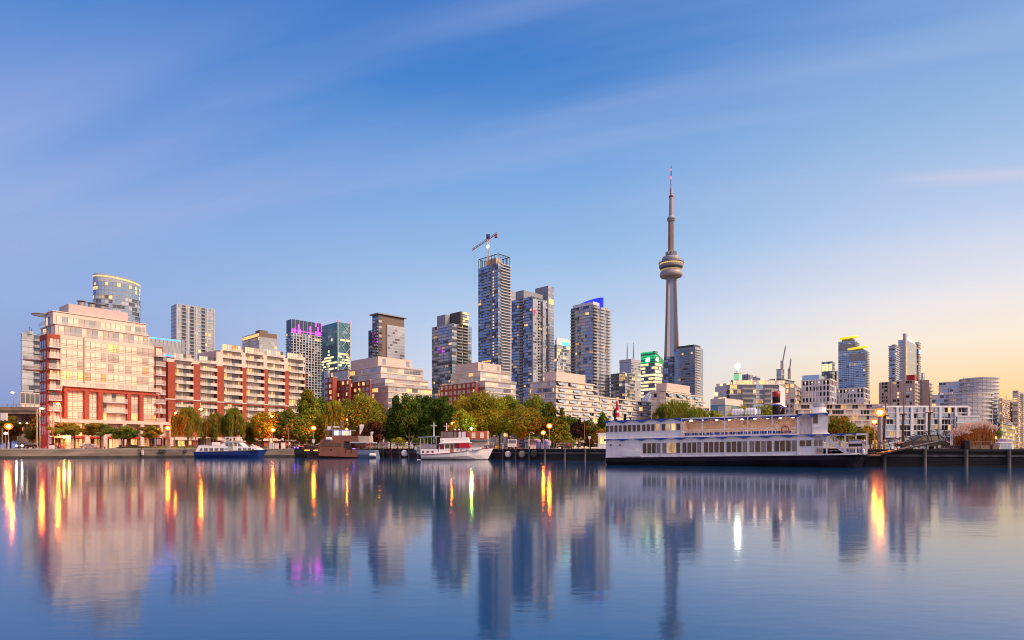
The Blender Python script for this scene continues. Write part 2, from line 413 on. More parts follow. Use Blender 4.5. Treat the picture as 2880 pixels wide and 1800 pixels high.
water = bpy.data.materials.new("harbour water"); water.use_nodes = True
t = water.node_tree; b_ = t.nodes["Principled BSDF"]
b_.inputs["Base Color"].default_value = (0.004, 0.095, 0.27, 1)
b_.inputs["Metallic"].default_value = 0.5
b_.inputs["Roughness"].default_value = 0.085
b_.inputs["IOR"].default_value = 1.33
tcw = t.nodes.new("ShaderNodeTexCoord")
def wave(scale, strength, dist, detail):
    mp = t.nodes.new("ShaderNodeMapping"); mp.inputs["Scale"].default_value = scale
    t.links.new(tcw.outputs["Object"], mp.inputs[0])
    nz = t.nodes.new("ShaderNodeTexNoise"); nz.inputs["Scale"].default_value = 1.0; nz.inputs["Detail"].default_value = detail
    t.links.new(mp.outputs[0], nz.inputs["Vector"])
    bp = t.nodes.new("ShaderNodeBump"); bp.inputs["Strength"].default_value = strength; bp.inputs["Distance"].default_value = dist
    t.links.new(nz.outputs[0], bp.inputs["Height"]); return bp
w1 = wave((.10, .18, 1), 0.18, 0.07, 2)
w2 = wave((1.2, 2.6, 1), 0.30, 0.010, 3)
t.links.new(w1.outputs[0], w2.inputs["Normal"]); t.links.new(w2.outputs[0], b_.inputs["Normal"])
sheet("water", [(-6000, -3000), (6000, -3000), (6000, 9000), (-6000, 9000)], 0.0, water)

def gp(px, Y): return (gx(px, Y), Y)
FRONT = [(-900, 132), (0, 146), (400, 162), (833, 171), (1075, 168), (1200, 152), (1400, 136), (1520, 126), (1700, 121), (2050, 112), (2300, 104)]
front = [gp(*p) for p in FRONT]
sheet("ground", front + [gp(2300, 230), (1500, 230), (6000, 2500), (6000, 8500), (-6000, 8500), (-6000, 140)], GZ, ground_m)
PIER = [(2392, 87.0), (2440, 84.5), (2600, 82), (2880, 78.5), (3700, 71)]
pier = [gp(*p) for p in PIER]
sheet("pier", [gp(2300, 104.0)] + pier + [gp(3700, 84), gp(2880, 93)], GZ + .01, ground_m)

def wallstrip(pts, z0, z1, depth, m, name, kind='structure'):
    b = MB()
    for (x0, y0), (x1, y1) in zip(pts[:-1], pts[1:]):
        b.hexa([(x0, y0, z0), (x1, y1, z0), (x1, y1 + depth, z0), (x0, y0 + depth, z0), (x0, y0, z1), (x1, y1, z1), (x1, y1 + depth, z1), (x0, y0 + depth, z1)])
    return b.build(name, m)
# concrete quay (panels) and its wet foot
q = thing("quay_wall", "long stained concrete quay wall hung with old tyres", "quay wall", (front[1][0], front[1][1], 0))
fq = front[:4]
def part(o, parent):
    o.parent = parent; o.location = o.location - ORG[parent.name]; return o
part(wallstrip(fq, .55, GZ - .20, 1.5, quay_conc, "wall_face"), q)
part(wallstrip([(x, y - .12) for x, y in fq], GZ - .20, GZ + .03, 1.8, concrete, "coping"), q)
part(wallstrip([(x, y - .18) for x, y in fq], -.5, .55, 1.5, quay_wet, "wet_footing"), q)
# timber wharf
def wharf(name, label, pts, every, z1):
    w = thing(name, label, "wharf", (pts[0][0], pts[0][1], 0))
    part(wallstrip([(x, y + .7) for x, y in pts], -.5, z1 - .25, .4, timber, "backing_wall"), w)
    for j in range(6): part(wallstrip([(x, y + .5 - .09 * (j % 2)) for x, y in pts], -.5 + j * .44, -.5 + j * .44 + .41, .4, timber, "planking_board"), w)
    part(wallstrip(pts, z1 - .32, z1, .8, timber, "cap_beam"), w)
    part(wallstrip([(x, y + .12) for x, y in pts], z1 - 1.0, z1 - .72, .3, timber_pale, "waling_beam"), w)
    acc = 0; pile = None
    for (x0, y0), (x1, y1) in zip(pts[:-1], pts[1:]):
        d = math.hypot(x1 - x0, y1 - y0)
        while acc < d:
            x, y = x0 + (x1 - x0) * acc / d, y0 + (y1 - y0) * acc / d
            if pile is None:
                b = MB(); b.tube([(x, y - .15, -.6), (x, y - .15, z1 - .02)], .21, 9)
                pile = b.build("pile", timber_pale, w); p0 = (x, y)
            else: again(pile, x - p0[0], y - p0[1], 0)
            acc += every
        acc -= d
    return w
wharf("timber_wharf", "long dark tarred timber wharf behind the trawler, hung with round fenders", front[3:11], 4.2, GZ + .02)
wharf("timber_pier", "near tarred timber pier under the gangway and dark car", pier, 4.6, GZ + .02)
# street, grass
st = [gp(-900, 168), gp(0, 172), gp(400, 190), gp(833, 202), gp(1200, 190), gp(1600, 165), gp(2000, 150)]
b = MB()
for (x0, y0), (x1, y1) in zip(st[:-1], st[1:]): b.face([(x0, y0, GZ + .004), (x1, y1, GZ + .004), (x1, y1 + 9, GZ + .004), (x0, y0 + 9, GZ + .004)])
struct(b.build("street", asphalt))
def mound(name, pxs, Y0, Y1, h):
    P = [gp(p, Y0 + (Y1 - Y0) * i / (len(pxs) - 1)) for i, p in enumerate(pxs)]
    b = MB(); rings = []
    for x, y in P:
        rings.append([(x, y, GZ), (x, y + 1.2, GZ + h * .55), (x, y + 5, GZ + h), (x, y + 9, GZ)])
    b.loft(rings, 0, caps=False, closed=False)
    return struct(b.build(name, grass_m), 'stuff')
mound("grass_lawn", [318, 400, 500, 580, 700, 830], 160, 178, .62)

# ------------------------------------------------------------------ buildings
def clampn(v, a, b): return max(a, min(b, v))
class Block:
    """A box seen at its near corner: U face runs away from the viewer one way, V face the other."""
    def __init__(s, T, k, xA, xB, xC, yt, Y, a=44, m=grey_wall, name="wall", z0=GZ, dv=None, du=None, h=None):
        pB = zx(k, xB)
        s.R, s.L = Plane(pB, Y, a), Plane(pB, Y, a, True)
        s.lu = du if du else s.R.s(zx(k, xC))
        s.lv = dv if dv else s.L.s(zx(k, xA))
        s.z0, s.z1, s.T, s.k = z0, (h if h else s.R.z(zy(k, yt))), T, k
        u, v = s.R.u, s.L.u; x, y = s.R.x, s.R.y
        s.poly = [(x, y), (x + s.lu * u[0], y + s.lu * u[1]), (x + s.lu * u[0] + s.lv * v[0], y + s.lu * u[1] + s.lv * v[1]), (x + s.lv * v[0], y + s.lv * v[1])]
        if T is not None: s.body = MB().prism(s.poly, z0, s.z1).build(name, m, T)
    def grow(s, g):
        c = (sum(p[0] for p in s.poly) / 4, sum(p[1] for p in s.poly) / 4); out = []
        u, v = s.R.u, s.L.u
        for (x, y), (a, b) in zip(s.poly, ((-1, -1), (1, -1), (1, 1), (-1, 1))):
            out.append((x + g * (a * u[0] + b * v[0]), y + g * (a * u[1] + b * v[1])))
        return out
    def cap(s, g, h, m, name="parapet", dz=0):
        return MB().prism(s.grow(g), s.z1 + dz, s.z1 + dz + h).build(name, m, s.T)
    def sx(s, x): return s.R.s(zx(s.k, x))
    def tx(s, x): return s.L.s(zx(s.k, x))

def near(T_loc_block):
    p = T_loc_block; return (p[0], p[1], GZ)
def place(name, label, k, xB, Y, cat="building", group=None):
    return thing(name, label, cat, (gx(zx(k, xB), Y), Y, GZ), group)

def pick(ws, n, run=2):
    """material indices along a storey, in short runs"""
    out = []
    while len(out) < n:
        i = rnd.choices(range(len(ws)), ws)[0]
        out += [i] * rnd.randint(1, run)
    return out[:n]
def bands(bl, n, mats, bay=2.4, z0=None, z1=None, sill=.22, head=.06, gap=.12, faces='RL', rR=None, rL=None, out=.05, name="glazing_band", run=2):
    """one ribbon of panes per storey, wrapping both faces"""
    z0 = bl.z0 if z0 is None else z0; z1 = bl.z1 if z1 is None else z1
    fh = (z1 - z0) / n; ms, ws = [a for a, w in mats], [w for a, w in mats]; made = []
    for i in range(n):
        b = MB()
        for fc in faces:
            P = bl.R if fc == 'R' else bl.L
            a0, a1 = (rR or (0, bl.lu)) if fc == 'R' else (rL or (0, bl.lv))
            c = max(1, int(round((a1 - a0) / bay))); w = (a1 - a0) / c; idx = pick(ws, c, run)
            for j in range(c):
                b.face([P.pt(a0 + j * w + gap, out, z0 + (i + sill) * fh), P.pt(a0 + (j + 1) * w - gap, out, z0 + (i + sill) * fh),
                        P.pt(a0 + (j + 1) * w - gap, out, z0 + (i + 1 - head) * fh), P.pt(a0 + j * w + gap, out, z0 + (i + 1 - head) * fh)], idx[j])
        made.append(b.build(name, ms, bl.T))
    return made
def repeat(o, n, dz):
    for i in range(1, n): again(o, 0, 0, dz * i)
def slabs(bl, n, m=slab_m, out=.25, th=.32, z0=None, z1=None, name="floor_slab"):
    z0 = bl.z0 if z0 is None else z0; z1 = bl.z1 if z1 is None else z1
    fh = (z1 - z0) / n
    o = MB().prism(bl.grow(out), z0 + fh - th / 2, z0 + fh + th / 2).build(name, m, bl.T)
    repeat(o, n, fh)
def piers(bl, face, spots, w, out, m, z0=None, z1=None, name="pier"):
    P = bl.R if face == 'R' else bl.L
    z0 = bl.z0 if z0 is None else z0; z1 = bl.z1 if z1 is None else z1
    for sp in spots: MB().pbox(P, sp - w / 2, sp + w / 2, 0.02, out, z0, z1).build(name, m, bl.T)
def balconies(bl, face, a0, a1, n, depth=1.4, z0=None, z1=None, m=slab_m, rail=g_rail, th=.22, rh=1.05, backing=None, skip=0, zs=None):
    P = bl.R if face == 'R' else bl.L
    z0 = bl.z0 if z0 is None else z0; z1 = bl.z1 if z1 is None else z1
    fh = (z1 - z0) / n
    if backing: MB().pbox(P, a0, a1, .02, .075, z0, z1).build("balcony_backing", backing, bl.T)  # flat strip behind the balconies; dark tones stand in for recess shade
    b = MB(); z = z0 + skip * fh
    b.pbox(P, a0, a1, 0.02, depth, z - th / 2, z + th / 2, 0)
    o = b.build("balcony", m, bl.T)
    r = MB(); r.pbox(P, a0, a1, depth - .06, depth, z + th / 2 + .06, z + rh); r.pbox(P, a0, a0 + .05, .02, depth - .06, z + th / 2 + .06, z + rh); r.pbox(P, a1 - .05, a1, .02, depth - .06, z + th / 2 + .06, z + rh)
    ro = MBlink(r, "railing", rail, o)
    if zs is None: zs = [fh * i for i in range(1, n - skip)]
    for dz in zs: again(o, 0, 0, dz)
    return o
def MBlink(b, name, m, parent):
    o = b.build(name, m, parent); return o
WIN = {}
def window(T, P, left, t0, t1, z0, z1, nx, nz, mats, name="window", out=.04, frame=None, d=.06):
    """one framed window as its own mesh; panes are pattern inside it"""
    b = MB(); w, h = (t1 - t0), (z1 - z0); ms, ws = [a for a, x in mats], [x for a, x in mats]
    if frame is not None: b.pbox(P, t0, t1, out, out + d * .5, z0, z1, len(ms))
    idx = pick(ws, nx, 2); o2 = out + d
    hs = nz if isinstance(nz, (list, tuple)) else [1 / nz] * nz
    for i in range(nx):
        y = 0
        for q in hs:
            a0, a1 = t0 + w * i / nx + .07, t0 + w * (i + 1) / nx - .07
            b.pbox(P, a0, a1, out + d * .5, o2, z0 + h * y + .07, z0 + h * (y + q) - .07, idx[i]); y += q
    return b.build(name, ms + ([frame] if frame else []), T)

def roof_gear(bl, n=3, m=grey_light):
    """plant boxes and thin antennas on a roof"""
    for i in range(n):
        a, c = rnd.uniform(.15, .8) * bl.lu, rnd.uniform(.15, .8) * bl.lv
        x = bl.R.x + a * bl.R.u[0] + c * bl.L.u[0]; y = bl.R.y + a * bl.R.u[1] + c * bl.L.u[1]
        if i == 0: MB().box(x - 1.2, y - 1.2, bl.z1, x + 1.2, y + 1.2, bl.z1 + 1.6).build("roof_vent", m, bl.T)
        else: MB().tube([(x, y, bl.z1), (x, y, bl.z1 + rnd.uniform(2, 5))], .14, 5).build("roof_antenna", dark_steel, bl.T)

# ---- big red brick and cream block by the quay -------------------------------------------------
K = 1
TA = place("apartment_building", "broad cream windowed apartment block framed in red brick with roof stacks", 1, 345, 175, group=None)
A = Block(TA, 1, 290, 345, 1195, 515, 175, 38, brick, "wall")
R, Lf = A.R, A.L
zA = lambda y, x=345: R.z(zy(1, y), A.sx(x))
sA = A.sx
MB().pbox(R, sA(441), sA(1129), .02, .18, zA(908, 462), A.z1 + .05).build("cream_panel", cream, TA)
wm = [(blind, .70), (blind_grey, .24), (lit_dim, .06)]
wlit = [(lit, .7), (blind, .3)]
fh = zA(552, 445) - zA(630, 445)
for i in range(5):
    for j, (a, c, nx) in enumerate(((444, 606, 4), (622, 776, 4), (790, 906, 3), (917, 1125, 5))):
        zt = zA(552, 445) - i * fh
        mm = wlit if (i, j) in ((3, 0), (0, 2)) else wm
        window(TA, R, 0, sA(a), sA(c), zt - fh * .80, zt, nx, (.22, .18, .6), mm, out=.18, frame=mullion)
MB().pbox(R, sA(609), sA(617), .18, .36, zA(880, 612), A.z1 + .2).build("drain_pipe", steel, TA)
# brick frame of the lower storeys
zl0, zl1 = zA(1140, 462), zA(905, 462)
fr = MB(); fr.pbox(R, sA(460), sA(1160), .3, 1.4, zl1 - 1.1, zl1)
for a, c in ((460, 484), (609, 642), (708, 741), (919, 949), (1011, 1039), (1143, 1161)): fr.pbox(R, sA(a), sA(c), .3, 1.4, zl0, zl1 - 1.1)
fr.build("brick_frame", brick, TA)
MB().pbox(R, sA(460), sA(1160), .2, .3, zl0, zl1 - .5).build("cream_panel", cream, TA)
MB().pbox(R, sA(455), sA(1164), .3, 1.9, zl1, zl1 + .25).build("terrace_slab", cream, TA)
MB().pbox(R, sA(455), sA(1164), 1.8, 1.86, zl1 + .3, zl1 + 1.25).build("terrace_railing", g_rail, TA)
for i in range(3):
    zt = zA(934, 486) - i * fh
    for a, c, nx in ((487, 607, 3), (644, 706, 2), (951, 1009, 2), (1041, 1141, 3)):
        window(TA, R, 0, sA(a), sA(c), zt - fh * .86, zt, nx, (.25, .2, .55), wlit if i == 2 and nx == 2 else wm, out=.3, frame=mullion)
    window(TA, R, 0, sA(744), sA(916), zt - fh * .86, zt, 5, (1,), [(blind, .5), (blind_grey, .2), (g_dark, .15), (lit, .15)], out=.3, frame=cream)
    if i < 2:
        o = MB().pbox(R, sA(742), sA(918), .4, 1.9, zt - fh * .98, zt - fh * .9).build("balcony", slab_pale, TA)
        MB().pbox(R, sA(742), sA(918), 1.84, 1.9, zt - fh * .88, zt - fh * .52).build("railing", g_rail, o)
# corner loggias
for i in range(9):
    zt = zA(552, 365) - i * fh * .985
    window(TA, R, 0, sA(364), sA(436), zt - fh * .78, zt + .1, 3, (1,), wlit if i in (1, 3) else [(blind, .4), (g_dark, .3), (blind_grey, .3)], out=.03, frame=brick_dark)
    o = MB().pbox(R, sA(346), sA(442), .05, 1.5, zt - fh * .86, zt - fh * .77).build("balcony", slab_pale, TA)
    MB().pbox(R, sA(346), sA(442), 1.42, 1.48, zt - fh * .75, zt - fh * .36).build("railing", g_rail, o)
for i in range(9):
    zt = zA(630, 1165) - i * fh * .985
    if zt < zA(1150, 1165): break
    window(TA, R, 0, sA(1140), sA(1188), zt - fh * .7, zt + .25, 2, (1,), [(blind, .5), (g_dark, .3), (blind_grey, .2)], out=.03, frame=brick_dark)
    o = MB().pbox(R, sA(1130), sA(1200), .05, 1.5, zt - fh * .86, zt - fh * .77).build("balcony", slab_pale, TA)
    MB().pbox(R, sA(1130), sA(1200), 1.42, 1.48, zt - fh * .75, zt - fh * .36).build("railing", g_rail, o)
# brick side face with tall narrow windows and round end balconies
for i in range(9):
    zt = zA(560, 345) - i * fh
    for j in range(3):
        a = A.lv * (.14 + .29 * j)
        window(TA, Lf, 1, a, a + A.lv * .18, zt - fh * .8, zt, 1, (.3, .7), [(blind_grey, .5), (g_grey, .3), (lit, .1), (g_pale, .1)], frame=brick_dark)
for i, y in enumerate((725, 797)):
    z = Lf.z(zy(1, y), A.lv); cxx, cyy, _ = Lf.pt(A.lv - .5, 1.0, 0)
    o = MB().lathe([(.1, z), (3.0, z + .25), (3.0, z + .5), (.1, z + .5)], cxx, cyy, 20).build("round_balcony", slab_pale, TA)
    MB().lathe([(2.95, z + .55), (2.95, z + 1.5), (2.88, z + 1.5), (2.88, z + .55)], cxx, cyy, 20).build("railing", g_rail, o)
# ground storeys
MB().pbox(R, sA(345), sA(1235), .02, 2.2, zl0 - 1.1, zl0 - .1).build("podium_band", pink, TA)
for x in (350, 470, 608, 740, 880, 1010, 1150, 1225): MB().pbox(R, sA(x), sA(x) + 1.0, .02, 2.1, GZ, zl0 - 1.1).build("stone_pillar", pink, TA)
for a, c in ((380, 466), (490, 604), (642, 736), (770, 876), (905, 1006), (1040, 1146), (1178, 1222)):
    window(TA, R, 0, sA(a), sA(c), GZ + 3.6, zl0 - 1.2, 4, (1,), [(blind_grey, .5), (g_pale, .3), (lit, .2)], out=.05, frame=pink)
    window(TA, R, 0, sA(a), sA(c), GZ + .1, GZ + 2.9, 4, (1,), [(shop, .42), (lit, .24), (lit_dim, .34)], name="shop_window", out=.05, frame=brick_dark)
    MB().pbox(R, sA(a), sA(c), .2, 1.6, GZ + 3.0, GZ + 3.45).build("shop_fascia", red_paint, TA)
for x in (157, 172, 187):
    p = R.pt(R.s(x), 2.4, GZ + 3.3); MB().ball(p, .28, 10).build("entrance_lamp", mat("entrance lamp glow", (1, .8, .4), .3, var=0, emit=(1, .62, .10), es=110), TA)
# setback storeys
A2 = Block(TA, 1, 300, 405, 1095, 447, 178, 38, cream, "setback_wall", A.z1)
A1 = Block(TA, 1, 330, 388, 1072, 352, 179.5, 38, cream, "setback_wall", A2.z1)
for bl, y0, y1, x, nb in ((A2, 458, 540, 428, 17), (A1, 385, 445, 405, 17)):
    zz0, zz1 = bl.R.z(zy(1, y1), bl.sx(x)), bl.R.z(zy(1, y0), bl.sx(x)); w = (bl.lu - 1.2) / nb
    for j in range(nb):
        window(TA, bl.R, 0, .8 + j * w, .8 + (j + 1) * w, max(zz0, bl.z0 + .1), zz1, 1, (1,), [(blind, .5), (g_grey, .28), (blind_grey, .22)], frame=mullion)
    for j in range(3):
        window(TA, bl.L, 1, .4 + j * bl.lv * .28, .4 + j * bl.lv * .28 + bl.lv * .24, max(zz0, bl.z0 + .1), zz1, 1, (1,), [(blind, .3), (g_dark, .5), (lit, .2)], frame=cream)
    MB().pbox(bl.R, 0, bl.lu, 1.5, 1.56, bl.z0 + .15, bl.z0 + 1.15).build("terrace_railing", g_rail, TA)
    MB().pbox(bl.L, 0, bl.lv, 1.5, 1.56, bl.z0 + .15, bl.z0 + 1.15).build("terrace_railing", g_rail, TA)
    bl.cap(.25, .22, cream)
AP = Block(TA, 1, 435, 503, 937, 296, 184, 38, metal_pink, "roof_plant_room", A1.z1)
for x, y0, y1 in ((597, 276, 312), (672, 290, 322), (748, 304, 334)):
    px = zx(1, x); Y = 188 + (x - 597) * .05; zt = at(0, zy(1, y0), Y).z
    MB().lathe([(.95, AP.z1 - .2), (.95, zt - .5)], gx(px, Y), Y, 14).lathe([(1.35, zt - .25), (1.0, zt), (.2, zt + .05)], gx(px, Y), Y, 14).build("exhaust_stack", steel, TA)
# open ring canopy at the roof corner
zc = A1.R.z(zy(1, 385)); cxx, cyy, _ = A1.L.pt(A1.lv + .2, .3, 0)
b = MB()
for k_ in range(24):
    t0, t1 = k_ / 24 * 6.2832, (k_ + 1) / 24 * 6.2832
    b.tube([(cxx + 2.9 * math.cos(t0), cyy + 2.9 * math.sin(t0), zc + 1.0), (cxx + 2.9 * math.cos(t1), cyy + 2.9 * math.sin(t1), zc + 1.0)], .16, 5)
for k_ in range(7): b.tube([(cxx - 2.8 * math.cos((k_ - 3) * .38), cyy + (k_ - 3) * .85, zc + .95), (cxx + 2.8 * math.cos((k_ - 3) * .38), cyy + (k_ - 3) * .85, zc + .95)], .09, 4)
b.build("roof_trellis", steel, TA)

# ---- long red brick balcony block -----------------------------------------------------------------
TB = place("balcony_apartment_building", "long apartment block with stacked balconies between red brick piers", 2, 60, 235)
B = Block(TB, 2, 20, 60, 1257, 0, 235, 38, brick_dark, "wall", h=Plane(zx(2, 60), 235, 38).z(zy(2, 600), 6), dv=18)
RB = B.R; sB = B.sx
zB = lambda y, x: RB.z(zy(2, y), sB(x))
BAYS = [(60, 86, 1007), (150, 298, 597), (361, 500, 617), (561, 715, 500), (753, 900, 516), (936, 1076, 534), (1112, 1245, 555)]
PIER_ = [(85, 150, 597), (298, 361, 617), (500, 561, 632), (715, 753, 647), (900, 936, 660), (1076, 1112, 674), (1244, 1258, 700)]
fb = (zB(580, 700) - zB(945, 700)) / 6.0
zbase = zB(945, 700)
zroof = B.z1
# taller cream part
MB().pbox(RB, sB(540), sB(1257), -14, .02, B.z1 - .5, zB(500, 561)).build("upper_wall", cream, TB)
MB().pbox(RB, sB(540), sB(1257), .02, .5, zB(500, 561) - .9, zB(500, 561) + .1).build("cornice", cream, TB)
MB().pbox(RB, sB(86), sB(500), .02, .4, B.z1 - .6, B.z1 + .9).build("roof_parapet", cream, TB)
for a, c, yt in PIER_:
    MB().pbox(RB, sB(a), sB(c), .02, 1.3, GZ, zB(yt, a)).build("brick_pier", brick, TB)
for a, c, yt in PIER_[2:6]:
    MB().pbox(RB, sB(a), sB(c) - .3, .02, 1.0, zB(yt, a), zB(500, 561) - .9).build("cream_pier", cream, TB)
MB().pbox(RB, sB(60), sB(1112), 1.35, 1.6, zbase - .5, zbase - .1).build("string_course", cream, TB)
MB().pbox(RB, sB(60), sB(1112), .3, 1.35, zbase - 1.0, zbase - .1).build("brick_belt", brick, TB)
wB = [(blind, .62), (lit, .10), (blind_grey, .16), (g_dark, .12)]
proto = {}
for bi, (a, c, yt) in enumerate(BAYS):
    t0, t1 = sB(a), sB(c); top = 8 if bi >= 3 else 6
    if bi == 0: continue
    for i in range(-4, top):
        z = zbase + i * fb
        if z < GZ + 3: continue
        mid = t0 + (t1 - t0) * .52
        zt = z + fb * .93
        window(TB, RB, 0, t0, mid, z + .1, zt, 4, (1,), [(blind, .6), (lit, .14), (blind_grey, .16), (g_pale, .10)], out=.04, frame=mullion)
        window(TB, RB, 0, mid, t1, z + .1, zt, 3, (1,), [(blind_grey, .3), (g_dark, .42), (blind, .25), (lit_dim, .03)], name="balcony_door", out=.04, frame=brick_dark)
        o = MB().pbox(RB, t0 + .1, t1 - .05, .1, 1.9, z - .16, z + .04).build("balcony", slab_pale, TB)
        MB().pbox(RB, t0 + .15, t1 - (t1 - t0) * .42, 1.80, 1.85, z + .08, z + 1.05).build("glass_railing", g_rail, o)
        MB().pbox(RB, t1 - (t1 - t0) * .42, t1 - .08, 1.80, 1.88, z + .04, z + 1.08).build("solid_railing", cream, o)
MB().pbox(RB, sB(86), sB(1257), .02, 2.3, GZ + 3.2, GZ + 4.4).build("podium_band", pink, TB)
for i, (a, c, yt) in enumerate(BAYS[1:]):
    window(TB, RB, 0, sB(a), sB(c), GZ + .1, GZ + 3.1, 5, (1,), [(shop, .5), (lit, .25), (lit_dim, .25)], name="shop_window", out=.05, frame=brick_dark)
# stepped roof volumes with terraces at the street end
b1 = Block(TB, 2, 350, 525, 560, 497, 262, 38, cream, "penthouse", zroof - .2, du=8)
for j in range(6): window(TB, b1.L, 1, b1.lv * j / 6 + .2, b1.lv * (j + 1) / 6, b1.z0 + .8, b1.z1 - .6, 2, (.4, .6), [(blind_grey, .4), (g_grey, .6)], frame=cream)
MB().pbox(RB, sB(150), sB(500), .3, .36, B.z1 + .9, B.z1 + 1.7).build("terrace_railing", g_rail, TB)

# ---- generic high-rises ----------------------------------------------------------------------------
BLUE = [(g_blue, .5), (g_dark, .22), (g_pale, .24), (lit, .012), (lit_dim, .02)]
GREY = [(g_grey, .5), (g_dark, .2), (g_pale, .22), (lit, .025), (lit_dim, .03)]
DARK = [(g_dark, .6), (g_blue, .28), (g_pale, .08), (lit, .015)]
PALE = [(g_pale, .5), (g_grey, .3), (g_dark, .12), (lit, .02), (lit_dim, .02)]
def tower(name, label, k, xA, xB, xC, yt, Y, a=44, n=None, mats=BLUE, wall=grey_wall, slab=(slab_m, .25, .4), bay=2.4, cap=None, gear=3, z0=GZ, **kw):
    T = place(name, label, k, xB, Y)
    bl = Block(T, k, xA, xB, xC, yt, Y, a, wall, z0=z0)
    n = n or int(round((bl.z1 - z0) / 3.1))
    bl.n = n; bl.fh = (bl.z1 - z0) / n
    bands(bl, n, mats, bay, **kw)
    if slab: slabs(bl, n, slab[0], slab[1], slab[2])
    if cap: bl.cap(.35, cap[1], cap[0])
    if gear: roof_gear(bl, gear)
    return T, bl

# left of the view: tower behind the brick block, with its stone base
T, bl = tower("glass_tower", "pale glazed tower with a cream stone base behind the brick block's street end", 1, 155, 160, 300, 515, 300, 40, mats=PALE, wall=grey_light, bay=2.2)
Block(T, 1, 147, 150, 290, 945, 296, 40, cream, "stone_base"); b2 = Block(None, 1, 147, 150, 290, 945, 296, 40); b2.T = T
bands(b2, 4, [(blind, .6), (g_grey, .4)], 2.0, name="base_glazing_band")
balconies(bl, 'R', bl.lu * .62, bl.lu * .95, bl.n, 1.5, backing=g_dark)
# oval tower
T = place("oval_tower", "tall oval glass tower with a lit sloping crown", 1, 858, 420)
cx0, cy0 = gx(zx(1, 858), 430), 430.0; ra, rb_ = 14.0, 9.6
def oval(g, dz=None, k=36):
    u, v = (math.sin(rad(44)), math.cos(rad(44))), (-math.cos(rad(44)), math.sin(rad(44)))
    pts = []
    for j in range(k):
        c, s_ = math.cos(2 * math.pi * j / k) * (ra + g), math.sin(2 * math.pi * j / k) * (rb_ + g)
        pts.append((cx0 + c * u[0] + s_ * v[0], cy0 + c * u[1] + s_ * v[1]))
    return pts
zt = at(0, zy(1, 140), 420).z; nfl = 38; fh_ = (zt - GZ) / nfl
MB().prism(oval(0), GZ, zt).build("wall", grey_wall, T)
po = oval(.06)
for i in range(nfl):
    b = MB(); idx = pick([.42, .28, .2, .012, .03], 36, 2)
    for j in range(36):
        (x0, y0), (x1, y1) = po[j], po[(j + 1) % 36]
        w = .08
        b.face([(x0 + (x1 - x0) * w, y0 + (y1 - y0) * w, GZ + (i + .2) * fh_), (x0 + (x1 - x0) * (1 - w), y0 + (y1 - y0) * (1 - w), GZ + (i + .2) * fh_),
                (x0 + (x1 - x0) * (1 - w), y0 + (y1 - y0) * (1 - w), GZ + (i + .95) * fh_), (x0 + (x1 - x0) * w, y0 + (y1 - y0) * w, GZ + (i + .95) * fh_)], idx[j] if i < nfl - 3 else (3 if rnd.random() < .22 else 0))
    b.build("glazing_band", [g_blue, g_dark, g_pale, lit, lit_dim], T)
o = MB().prism(oval(.3), GZ + fh_ - .15, GZ + fh_ + .15).build("floor_slab", slab_m, T); repeat(o, nfl - 3, fh_)
rings = [[(x, y, zt) for x, y in oval(.1)], [(x, y, zt + 4.5 - ((x - cx0) * .69 + (y - cy0) * .72) * .08) for x, y in oval(.1)]]
MB().loft(rings).build("sloping_crown", g_grey, T)
b = MB(); ov = oval(.18)
for j in range(36):
    (x0, y0), (x1, y1) = ov[j], ov[(j + 1) % 36]
    h = lambda x, y: zt + 4.0 - ((x - cx0) * .69 + (y - cy0) * .72) * .08
    b.face([(x0, y0, h(x0, y0) - 1.5), (x1, y1, h(x1, y1) - 1.5), (x1, y1, h(x1, y1) - .5), (x0, y0, h(x0, y0) - .5)])
b.build("crown_light", lit, T)
# blue edged skybridge and the grey tower it meets
T, bl = tower("grey_tower", "plain grey slab tower with a blue side face behind the skybridge", 2, 125, 175, 495, 105, 620, 44, n=40, mats=[(g_grey, .55), (g_pale, .2), (g_blue, .2), (lit, .05)], wall=grey_light, slab=(grey_light, .3, .7), bay=3.2, gap=.35, gear=4)
for f0, f1 in ((.12, .23), (.34, .44), (.64, .74)): balconies(bl, 'R', bl.lu * f0, bl.lu * f1, bl.n, 1.2, m=slab_dark, backing=g_dark)
piers(bl, 'R', [bl.lu * x for x in (.0, .28, .5, .8, .98)], 1.2, .5, grey_light)
T = place("skybridge", "glazed footbridge edged with blue light strips high between two towers", 2, 60, 300, "bridge")
P = Plane(zx(1, 1095), 300, 44)
s1_ = P.s(zx(2, 242)); za, zb = P.z(zy(1, 537)), P.z(zy(1, 630))
MB().pbox(P, 0, s1_ * .9, -4, 0, za - 9.2, za).build("glazed_box", g_grey, T)
MB().pbox(P, s1_ * .9, s1_, -4.2, .2, za - 9.6, za + .4).build("end_portal", grey_wall, T)
for z in (za - .9, za - 8.6): MB().pbox(P, 0, s1_ * .88, .02, .22, z, z + .55).build("light_strip", blue_l, T)
MB().pbox(P, 0, s1_, -4.3, .1, za - 10.4, za - 9.6).build("floor_beam", grey_wall, T)
b = MB()
for j in range(8): b.tube([P.pt(s1_ * .88 * j / 8, .05, za - 8), P.pt(s1_ * .88 * (j + .5) / 8, .05, za - 1), P.pt(s1_ * .88 * (j + 1) / 8, .05, za - 8)], .14, 4)
b.build("truss_lattice", grey_light, T)
MB().pbox(P, s1_ * .35, s1_ * .5, -4, 0, GZ, za - 10.4).build("support_tower", g_grey, T)
